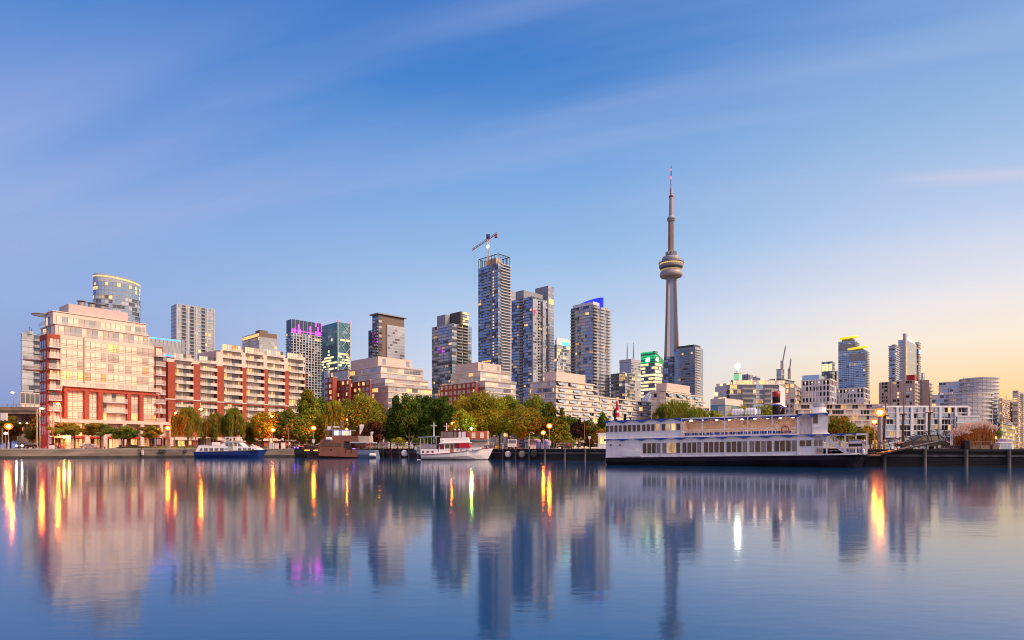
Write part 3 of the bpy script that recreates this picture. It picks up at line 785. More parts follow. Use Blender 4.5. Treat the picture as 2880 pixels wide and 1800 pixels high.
# small office with brown cap
T, bl = tower("office_block", "small glass office block with a brown cap and one lit top storey", 3, 70, 228, 392, 287, 600, 44, n=30, mats=[(g_pale, .5), (g_grey, .45), (lit, .05)], wall=grey_light, slab=(slab_m, .12, .3), bay=3, gear=1)
bp = Block(T, 3, 70, 228, 392, 243, 600.3, 44, brown_wall, "brown_cap", bl.z1 + .02)
MB().pbox(bp.L, .5, bp.lv - .5, .03, .1, bp.z0 + .8, bp.z1 - .8).build("lit_storey", lit, T)
Block(T, 3, 192, 232, 306, 222, 606, 44, brown_wall, "plant_room", bp.z1)
# tower with magenta crown lights
T, bl = tower("curved_tower", "dark tower gridded with pale balconies under magenta crown lights", 3, 478, 525, 826, 250, 640, 44, n=44, mats=[(g_dark, .6), (g_blue, .2), (g_pale, .14), (lit, .015)], wall=slab_dark, slab=(slab_pale, .9, .42), bay=2.6, gear=0)
piers(bl, 'R', [bl.lu * (i + .5) / 11 for i in range(11)], .5, .95, slab_pale)
bt = Block(T, 3, 478, 525, 812, 122, 640.5, 44, mat("dark crown glass", (.05, .07, .15), .15, .15, var=.1), "glass_crown", bl.z1 + .3)
nb = 16
rc = random.Random(4)
for row in range(3):
    for j in range(nb):
        if rc.random() < .27:
            t0 = bt.lu * (j + .35) / nb; hh = (bt.z1 - bt.z0) / 3
            MB().pbox(bt.R, t0, t0 + .7, .05, .35, bt.z0 + row * hh + .6, bt.z0 + (row + 1) * hh - .2).build("crown_light", pink_l, T)
piers(bt, 'R', [bt.lu * j / 8 for j in range(9)], .3, .2, slab_m, name="mullion")
MB().pbox(bt.R, 0, bt.lu, .02, .12, bt.z0 + 2.0, bt.z0 + 3.2).build("magenta_cove", mat("magenta cove", (.5, .1, .5), .4, var=0, emit=(.7, .05, .6), es=.5), T)
# teal glass office with lit floors and bracing
T, bl = tower("braced_office_tower", "teal glass office tower with crossed bracing and bright yellow lower floors", 3, 806, 950, 1070, 152, 600, 44, n=34, mats=[(g_teal, .8), (g_blue, .18), (lit_y, .02)], wall=g_teal, slab=(mat("teal spandrel", (.08, .2, .26), .2, .4, var=.1), .05, .5), bay=3, gear=1)
zz0, zz1 = bl.R.z(zy(3, 590)), bl.R.z(zy(3, 430)); 
b3 = Block(None, 3, 806, 950, 1070, 152, 600, 44); b3.T = T
bands(b3, 6, [(lit_y, .72), (g_teal, .28)], 2.2, z0=zz0, z1=zz1, out=.14, sill=.3, name="lit_floor", run=3)
bands(b3, 1, [(lit_y, .8), (g_teal, .2)], 3, z0=bl.R.z(zy(3, 325)), z1=bl.R.z(zy(3, 300)), out=.14, faces='R', name="lit_floor")
for j in range(4):
    za, zb = bl.z1 - (bl.z1 - zz0) * j / 4, bl.z1 - (bl.z1 - zz0) * (j + 1) / 4
    b = MB()
    for q0, q1 in ((.35, 1), (1, .35)): b.tube([bl.R.pt(bl.lu * q0, .4, za), bl.R.pt(bl.lu * q1, .4, zb)], .35, 5)
    b.build("cross_brace", grey_light, T)
piers(bl, 'R', [0.4, bl.lu - .4], .8, .5, grey_light)
for q0 in (0.4, bl.lu - .4): MB().ball(bl.R.pt(q0, .2, bl.z1 + 1.2), 1.0, 8).build("beacon_light", tail_r, T)
# dark tower with a flat overhanging roof
T, bl = tower("flat_roofed_tower", "dark brown tower with one bright glass face and a thin overhanging roof", 3, 1272, 1330, 1567, 76, 640, 44, n=46, mats=DARK, wall=brown_wall, slab=None, bay=3, gear=0, rR=(0.1, 4), sill=.3)
bl.cap(2.2, 1.0, grey_wall, "roof_slab")
MB().pbox(bl.R, bl.sx(1405), bl.lu, .02, 1.0, GZ, bl.R.z(zy(3, 162))).build("glass_bay", grey_light, T)
b4 = Block(None, 3, 1272, 1330, 1567, 76, 640, 44); b4.T = T
bands(b4, 40, [(g_pale, .72), (g_grey, .22), (lit, .01)], 3, z0=GZ, z1=bl.R.z(zy(3, 165)), faces='R', rR=(bl.sx(1408), bl.lu - .3), out=1.06, sill=.32, name="bright_glazing_band")
balconies(bl, 'L', bl.lv * .05, bl.lv * .45, 40, 1.2, z0=GZ, z1=bl.R.z(zy(3, 170)), m=slab_dark)
T2 = Block(T, 3, 1236, 1274, 1290, 222, 655, 44, dark_wall, "lower_wing"); bands(T2, 38, DARK, 3, name="wing_glazing_band", faces='L')

# ---- glass stepped blocks with brick wings ----------------------------------------------------------
WG = [(g_pale, .42), (blind, .2), (blind_grey, .16), (g_grey, .16), (lit, .06)]
def stepped(name, label, k, Y, pent, tiers, bricks, fh, plantm=pink, a=44):
    T = place(name, label, k, tiers[-1][1], Y)
    prev = GZ; made = []
    for i, (xA, xB, xC, yt) in enumerate(reversed(tiers)):
        bl = Block(T, k, xA, xB, xC, yt, Y + i * 3.0, a, cream, "storey_wall", GZ if i == 0 else prev - .1)
        n = max(1, int(round((bl.z1 - bl.z0) / fh)))
        bands(bl, n, WG, 1.9, sill=.18, head=.16, gap=.08, run=3)
        slabs(bl, n, cream, .3, .45)
        MB().pbox(bl.R, 0, bl.lu, .9, .95, bl.z1 + .1, bl.z1 + 1.1).build("terrace_railing", g_rail, T)
        prev = bl.z1; made.append(bl)
    xA, xB, xC, yt = pent
    pr = Block(T, k, xA, xB, xC, yt, Y + len(tiers) * 3.0 + 2, a, plantm, "roof_plant_room", prev)
    for f0 in (.12, .82): MB().pbox(pr.R, pr.lu * f0, pr.lu * (f0 + .1), .02, .1, pr.z0 + (pr.z1 - pr.z0) * .3, pr.z1 - 1).build("louvre_panel", grey_wall, T)
    for (xA, xB, xC, yt, dy) in bricks:
        br = Block(T, k, xA, xB, xC, yt, Y + dy, a, brick, "brick_wing")
        n = max(2, int(round((br.z1 - GZ) / fh))); nb = max(2, int(br.lv / 3.6)); w = br.lv / nb
        for i in range(max(0, n - 5), n):
            for j in range(nb):
                window(T, br.L, 1, j * w + w * .22, (j + 1) * w - w * .22, GZ + (i + .2) * (br.z1 - GZ) / n, GZ + (i + .85) * (br.z1 - GZ) / n, 2, (1,), [(blind_grey, .4), (g_grey, .4), (lit, .2)], frame=brick_dark)
        br.cap(.2, .3, cream)
    return T, made
TC, tc_ = stepped("stepped_apartment_building", "stepped glass apartment block with a pink plant room and brick wing behind the willows", 3, 330,
    (1075, 1325, 1640, 466), [(1045, 1350, 1742, 556), (1120, 1392, 1786, 668), (1150, 1420, 1820, 742)],
    [(1060, 1250, 1262, 688, -3), (945, 1062, 1075, 682, 3), (832, 905, 945, 660, 6)], 3.1)
w_ = Block(TC, 3, 826, 860, 880, 596, 346, 44, g_grey, "glass_corner"); w_.cap(.6, .3, cream)
w_ = Block(TC, 3, 890, 1045, 1060, 592, 352, 44, g_grey, "glass_wing"); bands(w_, 12, WG, 2); slabs(w_, 12, cream, .2, .4); w_.cap(.4, .5, brown_wall)
TD, td_ = stepped("stepped_apartment_building", "stepped glass apartment block with brick wing, between tall towers above the yellow-green tree", 4, 330,
    (312, 455, 598, 841), [(285, 468, 656, 897), (320, 500, 690, 958)], [(217, 440, 452, 966, -3)], 3.1)
# ---- terraced concrete blocks ------------------------------------------------------------------------
WT = [(blind, .44), (g_pale, .27), (w_dark, .15), (g_blue, .09), (lit, .04)]
awn = mat("pale blue awning glass", (.45, .55, .64), .3, .1, var=.08)
def terraces(T, k, Y, tiers, fh, a=44):
    prev = None
    for i, (xA, xB, xC, yt) in enumerate(tiers):
        nxt = tiers[i + 1][3] if i + 1 < len(tiers) else None
        z0 = Plane(zx(k, xB), Y, a).z(zy(k, nxt)) if nxt else GZ
        bl = Block(T, k, xA, xB, xC, yt, Y - i * .6, a, terrace, "storey_wall", z0 - .05)
        n = max(1, int(round((bl.z1 - bl.z0) / fh)))
        bands(bl, n, WT, 2.0, sill=.24, head=.10, gap=.10, run=2)
        slabs(bl, n, terrace, .6, .62)
        m = int(bl.lu / 9)
        for j in range(m):
            t0 = bl.lu * (j + rnd.uniform(.1, .3)) / m
            z = bl.z1 - fh * .3
            q = MB(); q.hexa([bl.R.pt(t0, .02, z), bl.R.pt(t0 + 5.2, .02, z), bl.R.pt(t0 + 5.2, 1.1, z - 1.2), bl.R.pt(t0, 1.1, z - 1.2),
                              bl.R.pt(t0, .02, z + .1), bl.R.pt(t0 + 5.2, .02, z + .1), bl.R.pt(t0 + 5.2, 1.1, z - 1.1), bl.R.pt(t0, 1.1, z - 1.1)])
            q.build("glass_awning", awn, T)
        prev = bl
    return prev
T22 = place("terraced_apartment_building", "pale concrete ziggurat of terraced flats stepping down behind the street lamp", 5, 345, 310)
terraces(T22, 5, 310, [(145, 345, 640, 812), (140, 345, 662, 860), (140, 345, 684, 905), (140, 345, 700, 950), (140, 345, 716, 996), (140, 345, 730, 1042), (140, 345, 742, 1088)], 2.9)
Block(T22, 5, 255, 350, 578, 740, 322, 44, pink, "roof_plant_room", Plane(zx(5, 345), 310, 44).z(zy(5, 815)))
b5 = Block(None, 5, 140, 345, 742, 850, 309, 44); b5.T = T22
for i in range(5):
    z = b5.L.z(zy(5, 870)) - i * 2.9
    for j in range(6): window(T22, b5.L, 1, b5.lv * (j + .2) / 6, b5.lv * (j + .8) / 6, z - 1.9, z, 2, (1,), [(g_dark, .4), (g_grey, .3), (lit, .2), (blind, .1)], frame=terrace, out=.6)
T23 = place("terraced_apartment_wing", "low long wing of pale terraced flats between the ferry flag and stadium dome", 5, 700, 335)
terraces(T23, 5, 335, [(670, 690, 1145, 945), (670, 690, 1145, 990), (670, 690, 1145, 1036), (670, 690, 1145, 1082)], 2.9)
T24 = place("terraced_apartment_building", "pale terraced concrete flats with a plant room rising behind the big willow", 5, 1200, 350)
terraces(T24, 5, 350, [(1095, 1210, 1400, 892), (1095, 1210, 1490, 905), (1095, 1210, 1520, 950), (1095, 1210, 1550, 996), (1095, 1210, 1580, 1042), (1095, 1210, 1600, 1088)], 2.9)
Block(T24, 5, 1135, 1218, 1400, 830, 354, 44, pink, "roof_plant_room", Plane(zx(5, 1210), 350, 44).z(zy(5, 895)))
# ---- towers between the trees and the observation tower ----------------------------------------------
T, bl = tower("stepped_glass_tower", "blue glass tower with stepped roof blocks and a lit corner cap", 4, 166, 292, 414, 600, 620, 44, n=40, mats=[(g_blue, .46), (g_dark, .20), (g_pale, .24), (lit, .022), (lit_dim, .03)], wall=dark_wall, slab=(slab_m, .2, .3), bay=2.6, gear=0, run=3)
for f0, f1 in ((.25, .5), (.55, .8)): balconies(bl, 'R', bl.lu * f0, bl.lu * f1, bl.n, 1.2, m=slab_dark, backing=dark_wall)
Block(T, 4, 198, 250, 280, 543, 632, 44, grey_wall, "plant_room", bl.z1)
b_ = Block(T, 4, 278, 345, 397, 524, 626, 44, dark_wall, "corner_cap", bl.z1); bands(b_, 5, [(g_blue, .3), (lit, .4), (lit_y, .3)], 3, faces='R', name="cap_glazing_band", rR=(b_.lu * .25, b_.lu))
# tallest tower under construction, with open steel crown
T, bl = tower("unfinished_tower", "tallest slim blue tower with an open steel frame on top, below the red crane", 4, 456, 580, 656, 222, 700, 44, n=62, mats=[(g_blue, .58), (g_dark, .26), (g_pale, .14), (lit, .006), (lit_dim, .015)], wall=slab_dark, slab=None, bay=2.6, gear=0, run=3)
MB().pbox(bl.R, bl.lu * .28, bl.lu, .05, .12, GZ, bl.z1 - 2).build("balcony_backing", g_dark, T)
o = MB().pbox(bl.R, bl.lu * .2, bl.lu + .9, -.5, 1.5, GZ + bl.fh - .5, GZ + bl.fh + .32).build("balcony_band", slab_pale, T); repeat(o, 62, bl.fh)
o = MB().pbox(bl.L, bl.lv * .34, bl.lv * .84, .02, 1.3, GZ + bl.fh - .3, GZ + bl.fh + .5).build("balcony", slab_m, T); repeat(o, 60, bl.fh)
MB().pbox(bl.L, bl.lv * .26, bl.lv * .33, .1, .5, GZ, bl.z1 + 1).build("hoist_mast", steel, T)
rc = random.Random(9)
for i in range(3, 60):
    if rc.random() < .55: MB().pbox(bl.L, bl.lv * .2, bl.lv * .27, .12, .2, GZ + (i + .25) * bl.fh, GZ + (i + .8) * bl.fh).build("lit_window", lit, T)
for fa, fb_, ii in ((.55, .8, 29), (.35, .55, 29), (.4, .5, 28), (.6, .75, 16)): MB().pbox(bl.L, bl.lv * fa, bl.lv * fb_, .1, .2, GZ + (ii + .3) * bl.fh, GZ + (ii + .85) * bl.fh).build("lit_window", lit, T)
zc0, zc1 = bl.z1, bl.R.z(zy(4, 163))
b = MB(); g4 = bl.grow(-.4)
for (x0, y0), (x1, y1) in zip(g4, g4[1:] + g4[:1]):
    b.tube([(x0, y0, zc1), (x1, y1, zc1)], .45, 4)
    for j in range(6): b.tube([(x0 + (x1 - x0) * j / 6, y0 + (y1 - y0) * j / 6, zc0), (x0 + (x1 - x0) * j / 6, y0 + (y1 - y0) * j / 6, zc1)], .35, 4)
b.build("steel_crown_frame", dark_steel, T)
gx4 = [(sum(p[0] for p in bl.poly) / 4 + (x - sum(p[0] for p in bl.poly) / 4) * .5, sum(p[1] for p in bl.poly) / 4 + (y - sum(p[1] for p in bl.poly) / 4) * .5) for x, y in bl.poly]
MB().prism(gx4, zc0, zc1 - 1.5).build("core_top", pink, T)
# crane on its roof
def crane(name, label, px, Y, pybase, pytop, jib, mast_m, jib_m, lamp=False, r=.5):
    p0, p1 = at(px, pybase, Y), at(px, pytop, Y)
    C_ = thing(name, label, "crane", p0)
    b = MB(); w = 1.0
    cs = [(-w, -w), (w, -w), (w, w), (-w, w)]
    n = max(3, int((p1.z - p0.z) / 3))
    for cxx, cyy in cs: b.tube([(p0.x + cxx, Y + cyy, p0.z), (p0.x + cxx, Y + cyy, p1.z)], r * .5, 4)
    for i in range(n):
        za, zb = p0.z + (p1.z - p0.z) * i / n, p0.z + (p1.z - p0.z) * (i + 1) / n
        for j in range(4):
            a, c = cs[j], cs[(j + 1) % 4]
            b.tube([(p0.x + a[0], Y + a[1], za), (p0.x + c[0], Y + c[1], zb)], r * .35, 3)
    b.build("mast_lattice", mast_m, C_)
    (xa, ya), (xb, yb) = jib
    A_, B_ = at(xa, ya, Y), at(xb, yb, Y)
    d = (B_ - A_); n = max(5, int(d.length / 4)); b = MB()
    off = [Vector((0, -1, -.8)), Vector((0, 1, -.8)), Vector((0, 0, 1.2))]
    for o_ in off: b.tube([A_ + o_, B_ + o_], r * .5, 4)
    for i in range(n):
        for j in range(3): b.tube([A_ + d * (i / n) + off[j], A_ + d * ((i + 1) / n) + off[(j + 1) % 3]], r * .32, 3)
    b.build("jib_lattice", jib_m, C_)
    return C_, p1, A_, B_
red_crane = mat("red crane paint", (.30, .06, .05), .5, var=.15)
CR, p1, ja, jb = crane("tower_crane", "red tower crane with a floodlit mast on the tallest tower", zx(4, 517), 706, zy(4, 235), zy(4, 62), ((zx(4, 418), zy(4, 139)), (zx(4, 572), zy(4, 36))), yellow_p, red_crane)
MB().box(p1.x - 2, 704, p1.z - 1, p1.x + 2, 708, p1.z + 3).build("cab", navy, CR)
MB().box(jb.x - 2.5, 704.5, jb.z - 5, jb.x + .5, 707.5, jb.z - 1).build("counterweight", rust, CR)
MB().ball((p1.x, 703.5, at(0, zy(4, 122), 706).z), 1.6, 10).build("floodlight", lit_w, CR)
b = MB(); b.tube([(ja.x + 3, 706, ja.z), (ja.x + 3, 706, ja.z - 40)], .08, 4); b.build("hoist_cable", dark_steel, CR)
T, bl = tower("slab_tower", "plain grey glass slab half hidden behind two taller towers", 4, 640, 650, 725, 393, 1000, 44, n=36, mats=[(g_grey, .8), (g_pale, .2)], wall=grey_light, slab=(slab_m, .1, .6), bay=4, gear=0)
# tower with pale front bays
T, bl = tower("bay_fronted_tower", "dark tower with bright glass front bays and a taller corner slab behind", 4, 664, 790, 888, 432, 560, 44, n=52, mats=[(g_dark, .30), (g_blue, .42), (g_pale, .24), (lit, .014), (lit_dim, .02)], wall=slab_dark, slab=(slab_dark, .25, .34), bay=2.4, gear=0, run=2)
for f0, f1 in ((.0, .30), (.62, .82)):
    MB().pbox(bl.R, bl.lu * f0 + .1, bl.lu * f1, .02, 1.6, GZ, bl.z1 - 2).build("glass_bay", slab_m, T)
    b6 = Block(None, 4, 664, 790, 888, 432, 560, 44); b6.T = T
    bands(b6, 50, [(g_pale, .66), (g_grey, .22), (lit, .015), (g_dark, .06)], 2.2, z0=GZ, z1=bl.z1 - 2, faces='R', rR=(bl.lu * f0 + .1, bl.lu * f1), out=1.68, sill=.3, name="bright_glazing_band")
balconies(bl, 'R', bl.lu * .30, bl.lu * .46, bl.n, 1.8, m=slab_m, backing=dark_wall)
balconies(bl, 'L', bl.lv * .42, bl.lv * .6, bl.n, 1.4, m=slab_m, backing=dark_wall)
MB().pbox(bl.R, bl.lu * .03, bl.lu * .16, 1.75, 1.95, bl.z1 - 15, bl.z1 - 11.5).build("red_sign_light", mat("red window light", (.5, .02, .05), .4, var=0, emit=(1, .03, .1), es=1.3), T)
Block(T, 4, 690, 740, 862, 390, 572, 44, grey_wall, "plant_room", bl.z1)
T2 = Block(T, 4, 812, 893, 930, 364, 590, 44, grey_wall, "corner_slab"); bands(T2, 60, [(g_grey, .5), (g_blue, .2), (g_pale, .3)], 2.4, name="slab_glazing_band", faces='R')
slabs(T2, 60, slab_m, .15, .3, name="slab_edge")
MB().pbox(T2.R, 1, T2.lu - 1, .1, .2, T2.z1 - 17, T2.z1 - 12).build("lit_storey", lit, T)
# turquoise capped tower
T, bl = tower("domed_tower", "short tower with a white rounded cap under turquoise floodlight", 5, 333, 352, 470, 530, 760, 44, n=30, mats=[(g_dark, .4), (g_grey, .35), (g_pale, .15), (lit, .1)], wall=grey_light, slab=(slab_m, .4, .4), bay=3, gear=0)
bd = Block(T, 5, 338, 352, 466, 490, 762, 44, white_wall, "white_cap", bl.z1)
MB().pbox(bd.R, bd.lu * .35, bd.lu * .9, .02, .14, bd.z0 + .5, bd.z1 - 1).build("turquoise_floodlit_patch", teal_l, T)  # floodlight on the cap wall put in as an emissive patch
MB().prism([(x, y) for x, y in bd.grow(-2)], bd.z1, bd.z1 + 3).build("cap_top", white_wall, T)
# curved tower with the blue sail
T, bl = tower("sail_crowned_tower", "rounded pale tower with balconies under a floodlit blue sail shaped roof", 5, 468, 640, 762, 214, 560, 44, n=44, mats=[(g_grey, .34), (g_pale, .28), (g_blue, .18), (g_dark, .1), (lit, .012), (lit_dim, .025)], wall=grey_wall, slab=(slab_m, .3, .34), bay=2.2, gear=0)
balconies(bl, 'R', bl.lu * -.04, bl.lu * .22, bl.n, 2.0, m=slab_pale, backing=dark_wall)
balconies(bl, 'R', bl.lu * .38, bl.lu * .66, bl.n, 2.0, m=slab_pale, backing=g_pale)
balconies(bl, 'R', bl.lu * .82, bl.lu * 1.06, bl.n, 2.2, m=slab_pale, backing=g_pale)
balconies(bl, 'L', bl.lv * .82, bl.lv * 1.02, bl.n, 1.2, m=slab_m, backing=g_dark)
for j in range(4):
    a = bl.lv * (.55 + .08 * j)
    MB().pbox(bl.L, a, a + bl.lv * .05, .08, .14, bl.z1 - 9, bl.z1 - 3).build("crown_window", g_pale, T)
bw = Block(T, 5, 480, 640, 700, 198, 561, 44, white_wall, "roof_screen", bl.z1 - .1, h=bl.z1 + 3)
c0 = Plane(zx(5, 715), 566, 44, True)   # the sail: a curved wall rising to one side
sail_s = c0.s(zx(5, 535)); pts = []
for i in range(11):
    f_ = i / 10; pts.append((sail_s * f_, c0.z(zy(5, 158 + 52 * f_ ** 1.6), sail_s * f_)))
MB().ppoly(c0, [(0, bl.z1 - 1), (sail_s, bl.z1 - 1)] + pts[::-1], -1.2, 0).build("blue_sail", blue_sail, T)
# small tower in front of the twin antenna tower
T, bl = tower("olive_glass_tower", "low dark glass tower with a yellow lit top in front of the antenna tower", 5, 776, 890, 970, 752, 560, 44, n=22, mats=[(g_dark, .5), (g_grey, .25), (g_pale, .1), (lit, .08), (lit_dim, .07)], wall=dark_wall, slab=(slab_m, .25, .35), bay=3, gear=2)
balconies(bl, 'R', bl.lu * .3, bl.lu * .9, bl.n, 1.4, m=slab_pale)
MB().pbox(bl.L, .5, bl.lv * .4, .1, .2, bl.z1 - 7, bl.z1 - 1).build("lit_storey", lit_dim, T)
T, bl = tower("antenna_tower", "distant pale office tower carrying two roof antennas", 5, 847, 938, 1012, 645, 1400, 44, n=34, mats=[(g_grey, .8), (g_dark, .15), (lit, .05)], wall=grey_light, slab=(grey_light, .3, 1.6), bay=5, gear=0)
bl.cap(.3, 8, grey_light, "blank_crown", dz=-8.2)
for x, y1, y0 in ((908, 520, 640), (957, 515, 642)):
    px = zx(5, x); zb, ztp = bl.z1 - 1, at(px, zy(5, y1), 1440).z
    MB().tube([(gx(px, 1440), 1440, zb), (gx(px, 1440), 1440, zb + (ztp - zb) * .6), (gx(px, 1440), 1440, ztp)], [1.8, 1.4, .5], 6).build("antenna", grey_wall, T)
# green lit tower
T = place("green_lit_tower", "bank tower glowing yellow with a green lit sloping top", 5, 1125, 1300)
bl = Block(T, 5, 1014, 1125, 1198, 672, 1300, 44, grey_wall, "wall")
P = bl.R; zt = P.z(zy(5, 580)); zs_ = P.z(zy(5, 655), bl.lu)
q = [(x, y, bl.z1) for x, y in bl.poly]
tops = [zt, bl.z1 + (zs_ - bl.z1), bl.z1 + (zs_ - bl.z1), zt]
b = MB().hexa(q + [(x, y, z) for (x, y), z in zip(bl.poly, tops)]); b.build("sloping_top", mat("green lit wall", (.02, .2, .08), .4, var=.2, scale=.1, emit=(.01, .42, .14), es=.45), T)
bands(bl, 24, [(lit_y, .72), (lit, .12), (g_dark, .16)], 4, sill=.35, run=4, gap=.2, name="lit_floor")
b7 = Block(None, 5, 1014, 1125, 1198, 672, 1300, 44); b7.T = T; b7.z0, b7.z1 = bl.z1, zt
bands(b7, 6, [(lit_g, .7), (g_dark, .3)], 5, faces='L', sill=.4, name="green_floor", run=4)
bands(b7, 6, [(lit_g, .6), (g_dark, .4)], 5, faces='R', rR=(0, bl.lu * .35), sill=.4, name="green_floor", run=4)
for P_, x0, x1, y0, y1 in ((bl.L, 1084, 1056, 633, 662), (bl.R, 1134, 1152, 632, 658)):
    t0, t1 = P_.s(zx(5, x0)), P_.s(zx(5, x1))
    MB().pbox(P_, t0, t1, .3, 1.2, P_.z(zy(5, y1), t0), P_.z(zy(5, y0), t0)).build("white_sign_panel", mat("white sign light", (1, 1, 1), .4, var=0, emit=(1, 1, .9), es=2.2), T)
# blue tower beside the observation tower
T, bl = tower("blue_glass_tower", "broad blue glass tower with a lit roof corner beside the observation tower's foot", 5, 1274, 1440, 1505, 548, 640, 44, n=40, mats=[(g_blue, .72), (g_dark, .08), (g_grey, .16), (lit, .01), (lit_dim, .02)], wall=grey_wall, slab=(slab_m, .12, .3), bay=2.6, gear=3, run=3)
balconies(bl, 'R', bl.lu * .05, bl.lu * .62, bl.n, 1.8, m=slab_pale, backing=g_pale)
bl.cap(-2, 3.0, dark_wall, "plant_room")
bands(bl, 2, [(lit, .45), (g_blue, .55)], 2.2, z0=bl.z1 - 7.5, z1=bl.z1 - 1.5, faces="L", rL=(bl.lv * .1, bl.lv * .7), out=.16, name="lit_glazing_band", run=2)
T2 = Block(T, 5, 1198, 1262, 1290, 622, 655, 44, dark_wall, "lower_wing"); bands(T2, 32, DARK, 2.6, name="wing_glazing_band"); slabs(T2, 32, slab_m, .2, .3, name="wing_slab")
# stadium dome
T = thing("stadium", "white ribbed stadium dome half hidden behind terraced flats", "stadium", (gx(zx(5, 1110), 900), 900, GZ))
cxx, cyy = gx(zx(5, 1135), 960), 960; zt = at(0, zy(5, 862), 900).z; rr = (gx(zx(5, 1135), 900) - gx(zx(5, 965), 900)) * 1.15
MB().lathe([(rr, GZ), (rr, GZ + (zt - GZ) * .28)], cxx, cyy, 48).build("wall", grey_light, T)
MB().lathe([(rr * math.cos(i * math.pi / 20), GZ + (zt - GZ) * (.28 + .72 * math.sin(i * math.pi / 20))) for i in range(10)] + [(.1, zt)], cxx, cyy, 48).build("dome_roof", mat("dome skin", (.62, .62, .70), .5, var=.04), T, smooth=True)
b = MB()
for j in range(8):
    t_ = math.pi * (1.05 + j * .11)
    b.tube([(cxx + 1.005 * rr * math.cos(i * math.pi / 20) * math.cos(t_), cyy + 1.005 * rr * math.cos(i * math.pi / 20) * math.sin(t_), GZ + (zt - GZ) * (.285 + .72 * math.sin(i * math.pi / 20))) for i in range(10)], .5, 4)
b.build("roof_rib", grey_light, T)

# ---- the observation tower -----------------------------------------------------------------------------
YT = 1219.0; kx = YT / F
TX = gx(zx('t', 271), YT)
T = thing("observation_tower", "very tall concrete observation tower with a round pod and needle antenna", "tower", (TX, YT, GZ))
zT = lambda y: at(0, zy('t', y), YT).z
rT = lambda r: r / 2.52 * kx
rings = []
for z, w, ln in ((GZ, 15.0, 33.0), (zT(1600), 11.0, 21.0), (zT(1420), 9.3, 15.6), (zT(1150), 8.4, 12.6), (zT(870), 7.6, 10.4)):
    ring = []
    for k_ in range(3):
        t_ = rad(212 + 120 * k_); d = (math.cos(t_), math.sin(t_)); e = (-d[1], d[0]); h = w * .36
        ring += [(TX + d[0] * ln - e[0] * h, YT + d[1] * ln - e[1] * h, z), (TX + d[0] * ln + e[0] * h, YT + d[1] * ln + e[1] * h, z)]
        t2 = rad(212 + 120 * k_ + 60); ring.append((TX + math.cos(t2) * w * .50, YT + math.sin(t2) * w * .50, z))
    rings.append(ring)
MB().loft(rings).build("concrete_shaft", tower_conc, T)
b = MB(); b.hexa([(TX - 4.4, YT - 9.6, GZ), (TX + 4.4, YT - 9.6, GZ), (TX + 4.4, YT - 4, GZ), (TX - 4.4, YT - 4, GZ), (TX - 3.2, YT - 5.4, zT(868)), (TX + 3.2, YT - 5.4, zT(868)), (TX + 3.2, YT - 2, zT(868)), (TX - 3.2, YT - 2, zT(868))])
b.build("lift_glazing", mat("lift shaft glass", (.15, .23, .40), .25, .3, var=.1), T)
pr = lambda L_: [(rT(r), zT(y)) for r, y in L_]
pod_m = mat("pod grey", (.24, .24, .28), .5, var=.08); rado = mat("radome white", (.35, .33, .35), .5, var=.05)
MB().lathe(pr([(22, 846), (48, 850), (62, 857), (72, 855), (78, 847), (79, 837), (76, 822), (66, 811)]), TX, YT, 40).build("radome_ring", rado, T, smooth=True)
MB().lathe(pr([(64, 812), (74, 806)]), TX, YT, 40).build("lower_window_ring", lit_dim, T)
MB().lathe(pr([(74, 806), (78, 797), (80, 793)]), TX, YT, 40).build("dark_window_ring", g_dark, T)
MB().lathe(pr([(80, 792), (83, 788), (84, 778), (83, 774)]), TX, YT, 40).build("pod_band", pod_m, T)
MB().lathe(pr([(81, 774), (82, 771)]), TX, YT, 40).build("pod_sill", pod_m, T)
MB().lathe(pr([(82, 771), (83, 762.5)]), TX, YT, 40).build("upper_window_ring", mat("restaurant window", (.3, .2, .1), .3, var=0, emit=(1, .55, .14), es=.9), T)
for j in range(40):
    a = j * math.pi / 20
    if math.sin(a) < .2: MB().box(TX + rT(83.3) * math.cos(a) - .22, YT + rT(83.3) * math.sin(a) - .22, zT(774), TX + rT(83.3) * math.cos(a) + .22, YT + rT(83.3) * math.sin(a) + .22, zT(762)).build("window_mullion", pod_m, T)
MB().lathe(pr([(83, 762), (87, 759), (87, 754), (64, 752), (62, 744)]), TX, YT, 40).build("pod_deck", pod_m, T)
MB().lathe(pr([(64, 750), (64, 741)]), TX, YT, 40).build("deck_glazing", g_dark, T)
MB().lathe(pr([(64, 741), (62, 722), (58, 714), (20, 710)]), TX, YT, 40).build("pod_roof", rado, T)
b = MB(); zr = zT(744)
for j in range(36):
    a, c = 2 * math.pi * j / 36, 2 * math.pi * (j + 1) / 36
    b.tube([(TX + rT(86) * math.cos(a), YT + rT(86) * math.sin(a), zr), (TX + rT(86) * math.cos(c), YT + rT(86) * math.sin(c), zr)], .18, 4)
    b.tube([(TX + rT(86) * math.cos(a), YT + rT(86) * math.sin(a), zr), (TX + rT(86) * math.cos(a), YT + rT(86) * math.sin(a), zT(754))], .12, 3)
b.build("deck_rail_edge", dark_steel, T)
MB().lathe(pr([(34, 711), (30, 700), (26, 690), (26, 672), (21, 668)]), TX, YT, 24).build("collar", tower_conc, T)
for a in (0, .8, 1.6, 2.4, 3.14, 3.9, 4.7, 5.5): MB().box(TX + rT(30) * math.cos(a) - 2.2, YT + rT(30) * math.sin(a) - 2.2, zT(703), TX + rT(30) * math.cos(a) + 2.2, YT + rT(30) * math.sin(a) + 2.2, zT(678)).build("equipment_box", pod_m, T)
MB().lathe(pr([(22, 711), (21.5, 600), (20, 460)]), TX, YT, 6).build("upper_shaft", mat("upper shaft concrete", (.26, .18, .17), .8, var=.1, scale=.05), T)
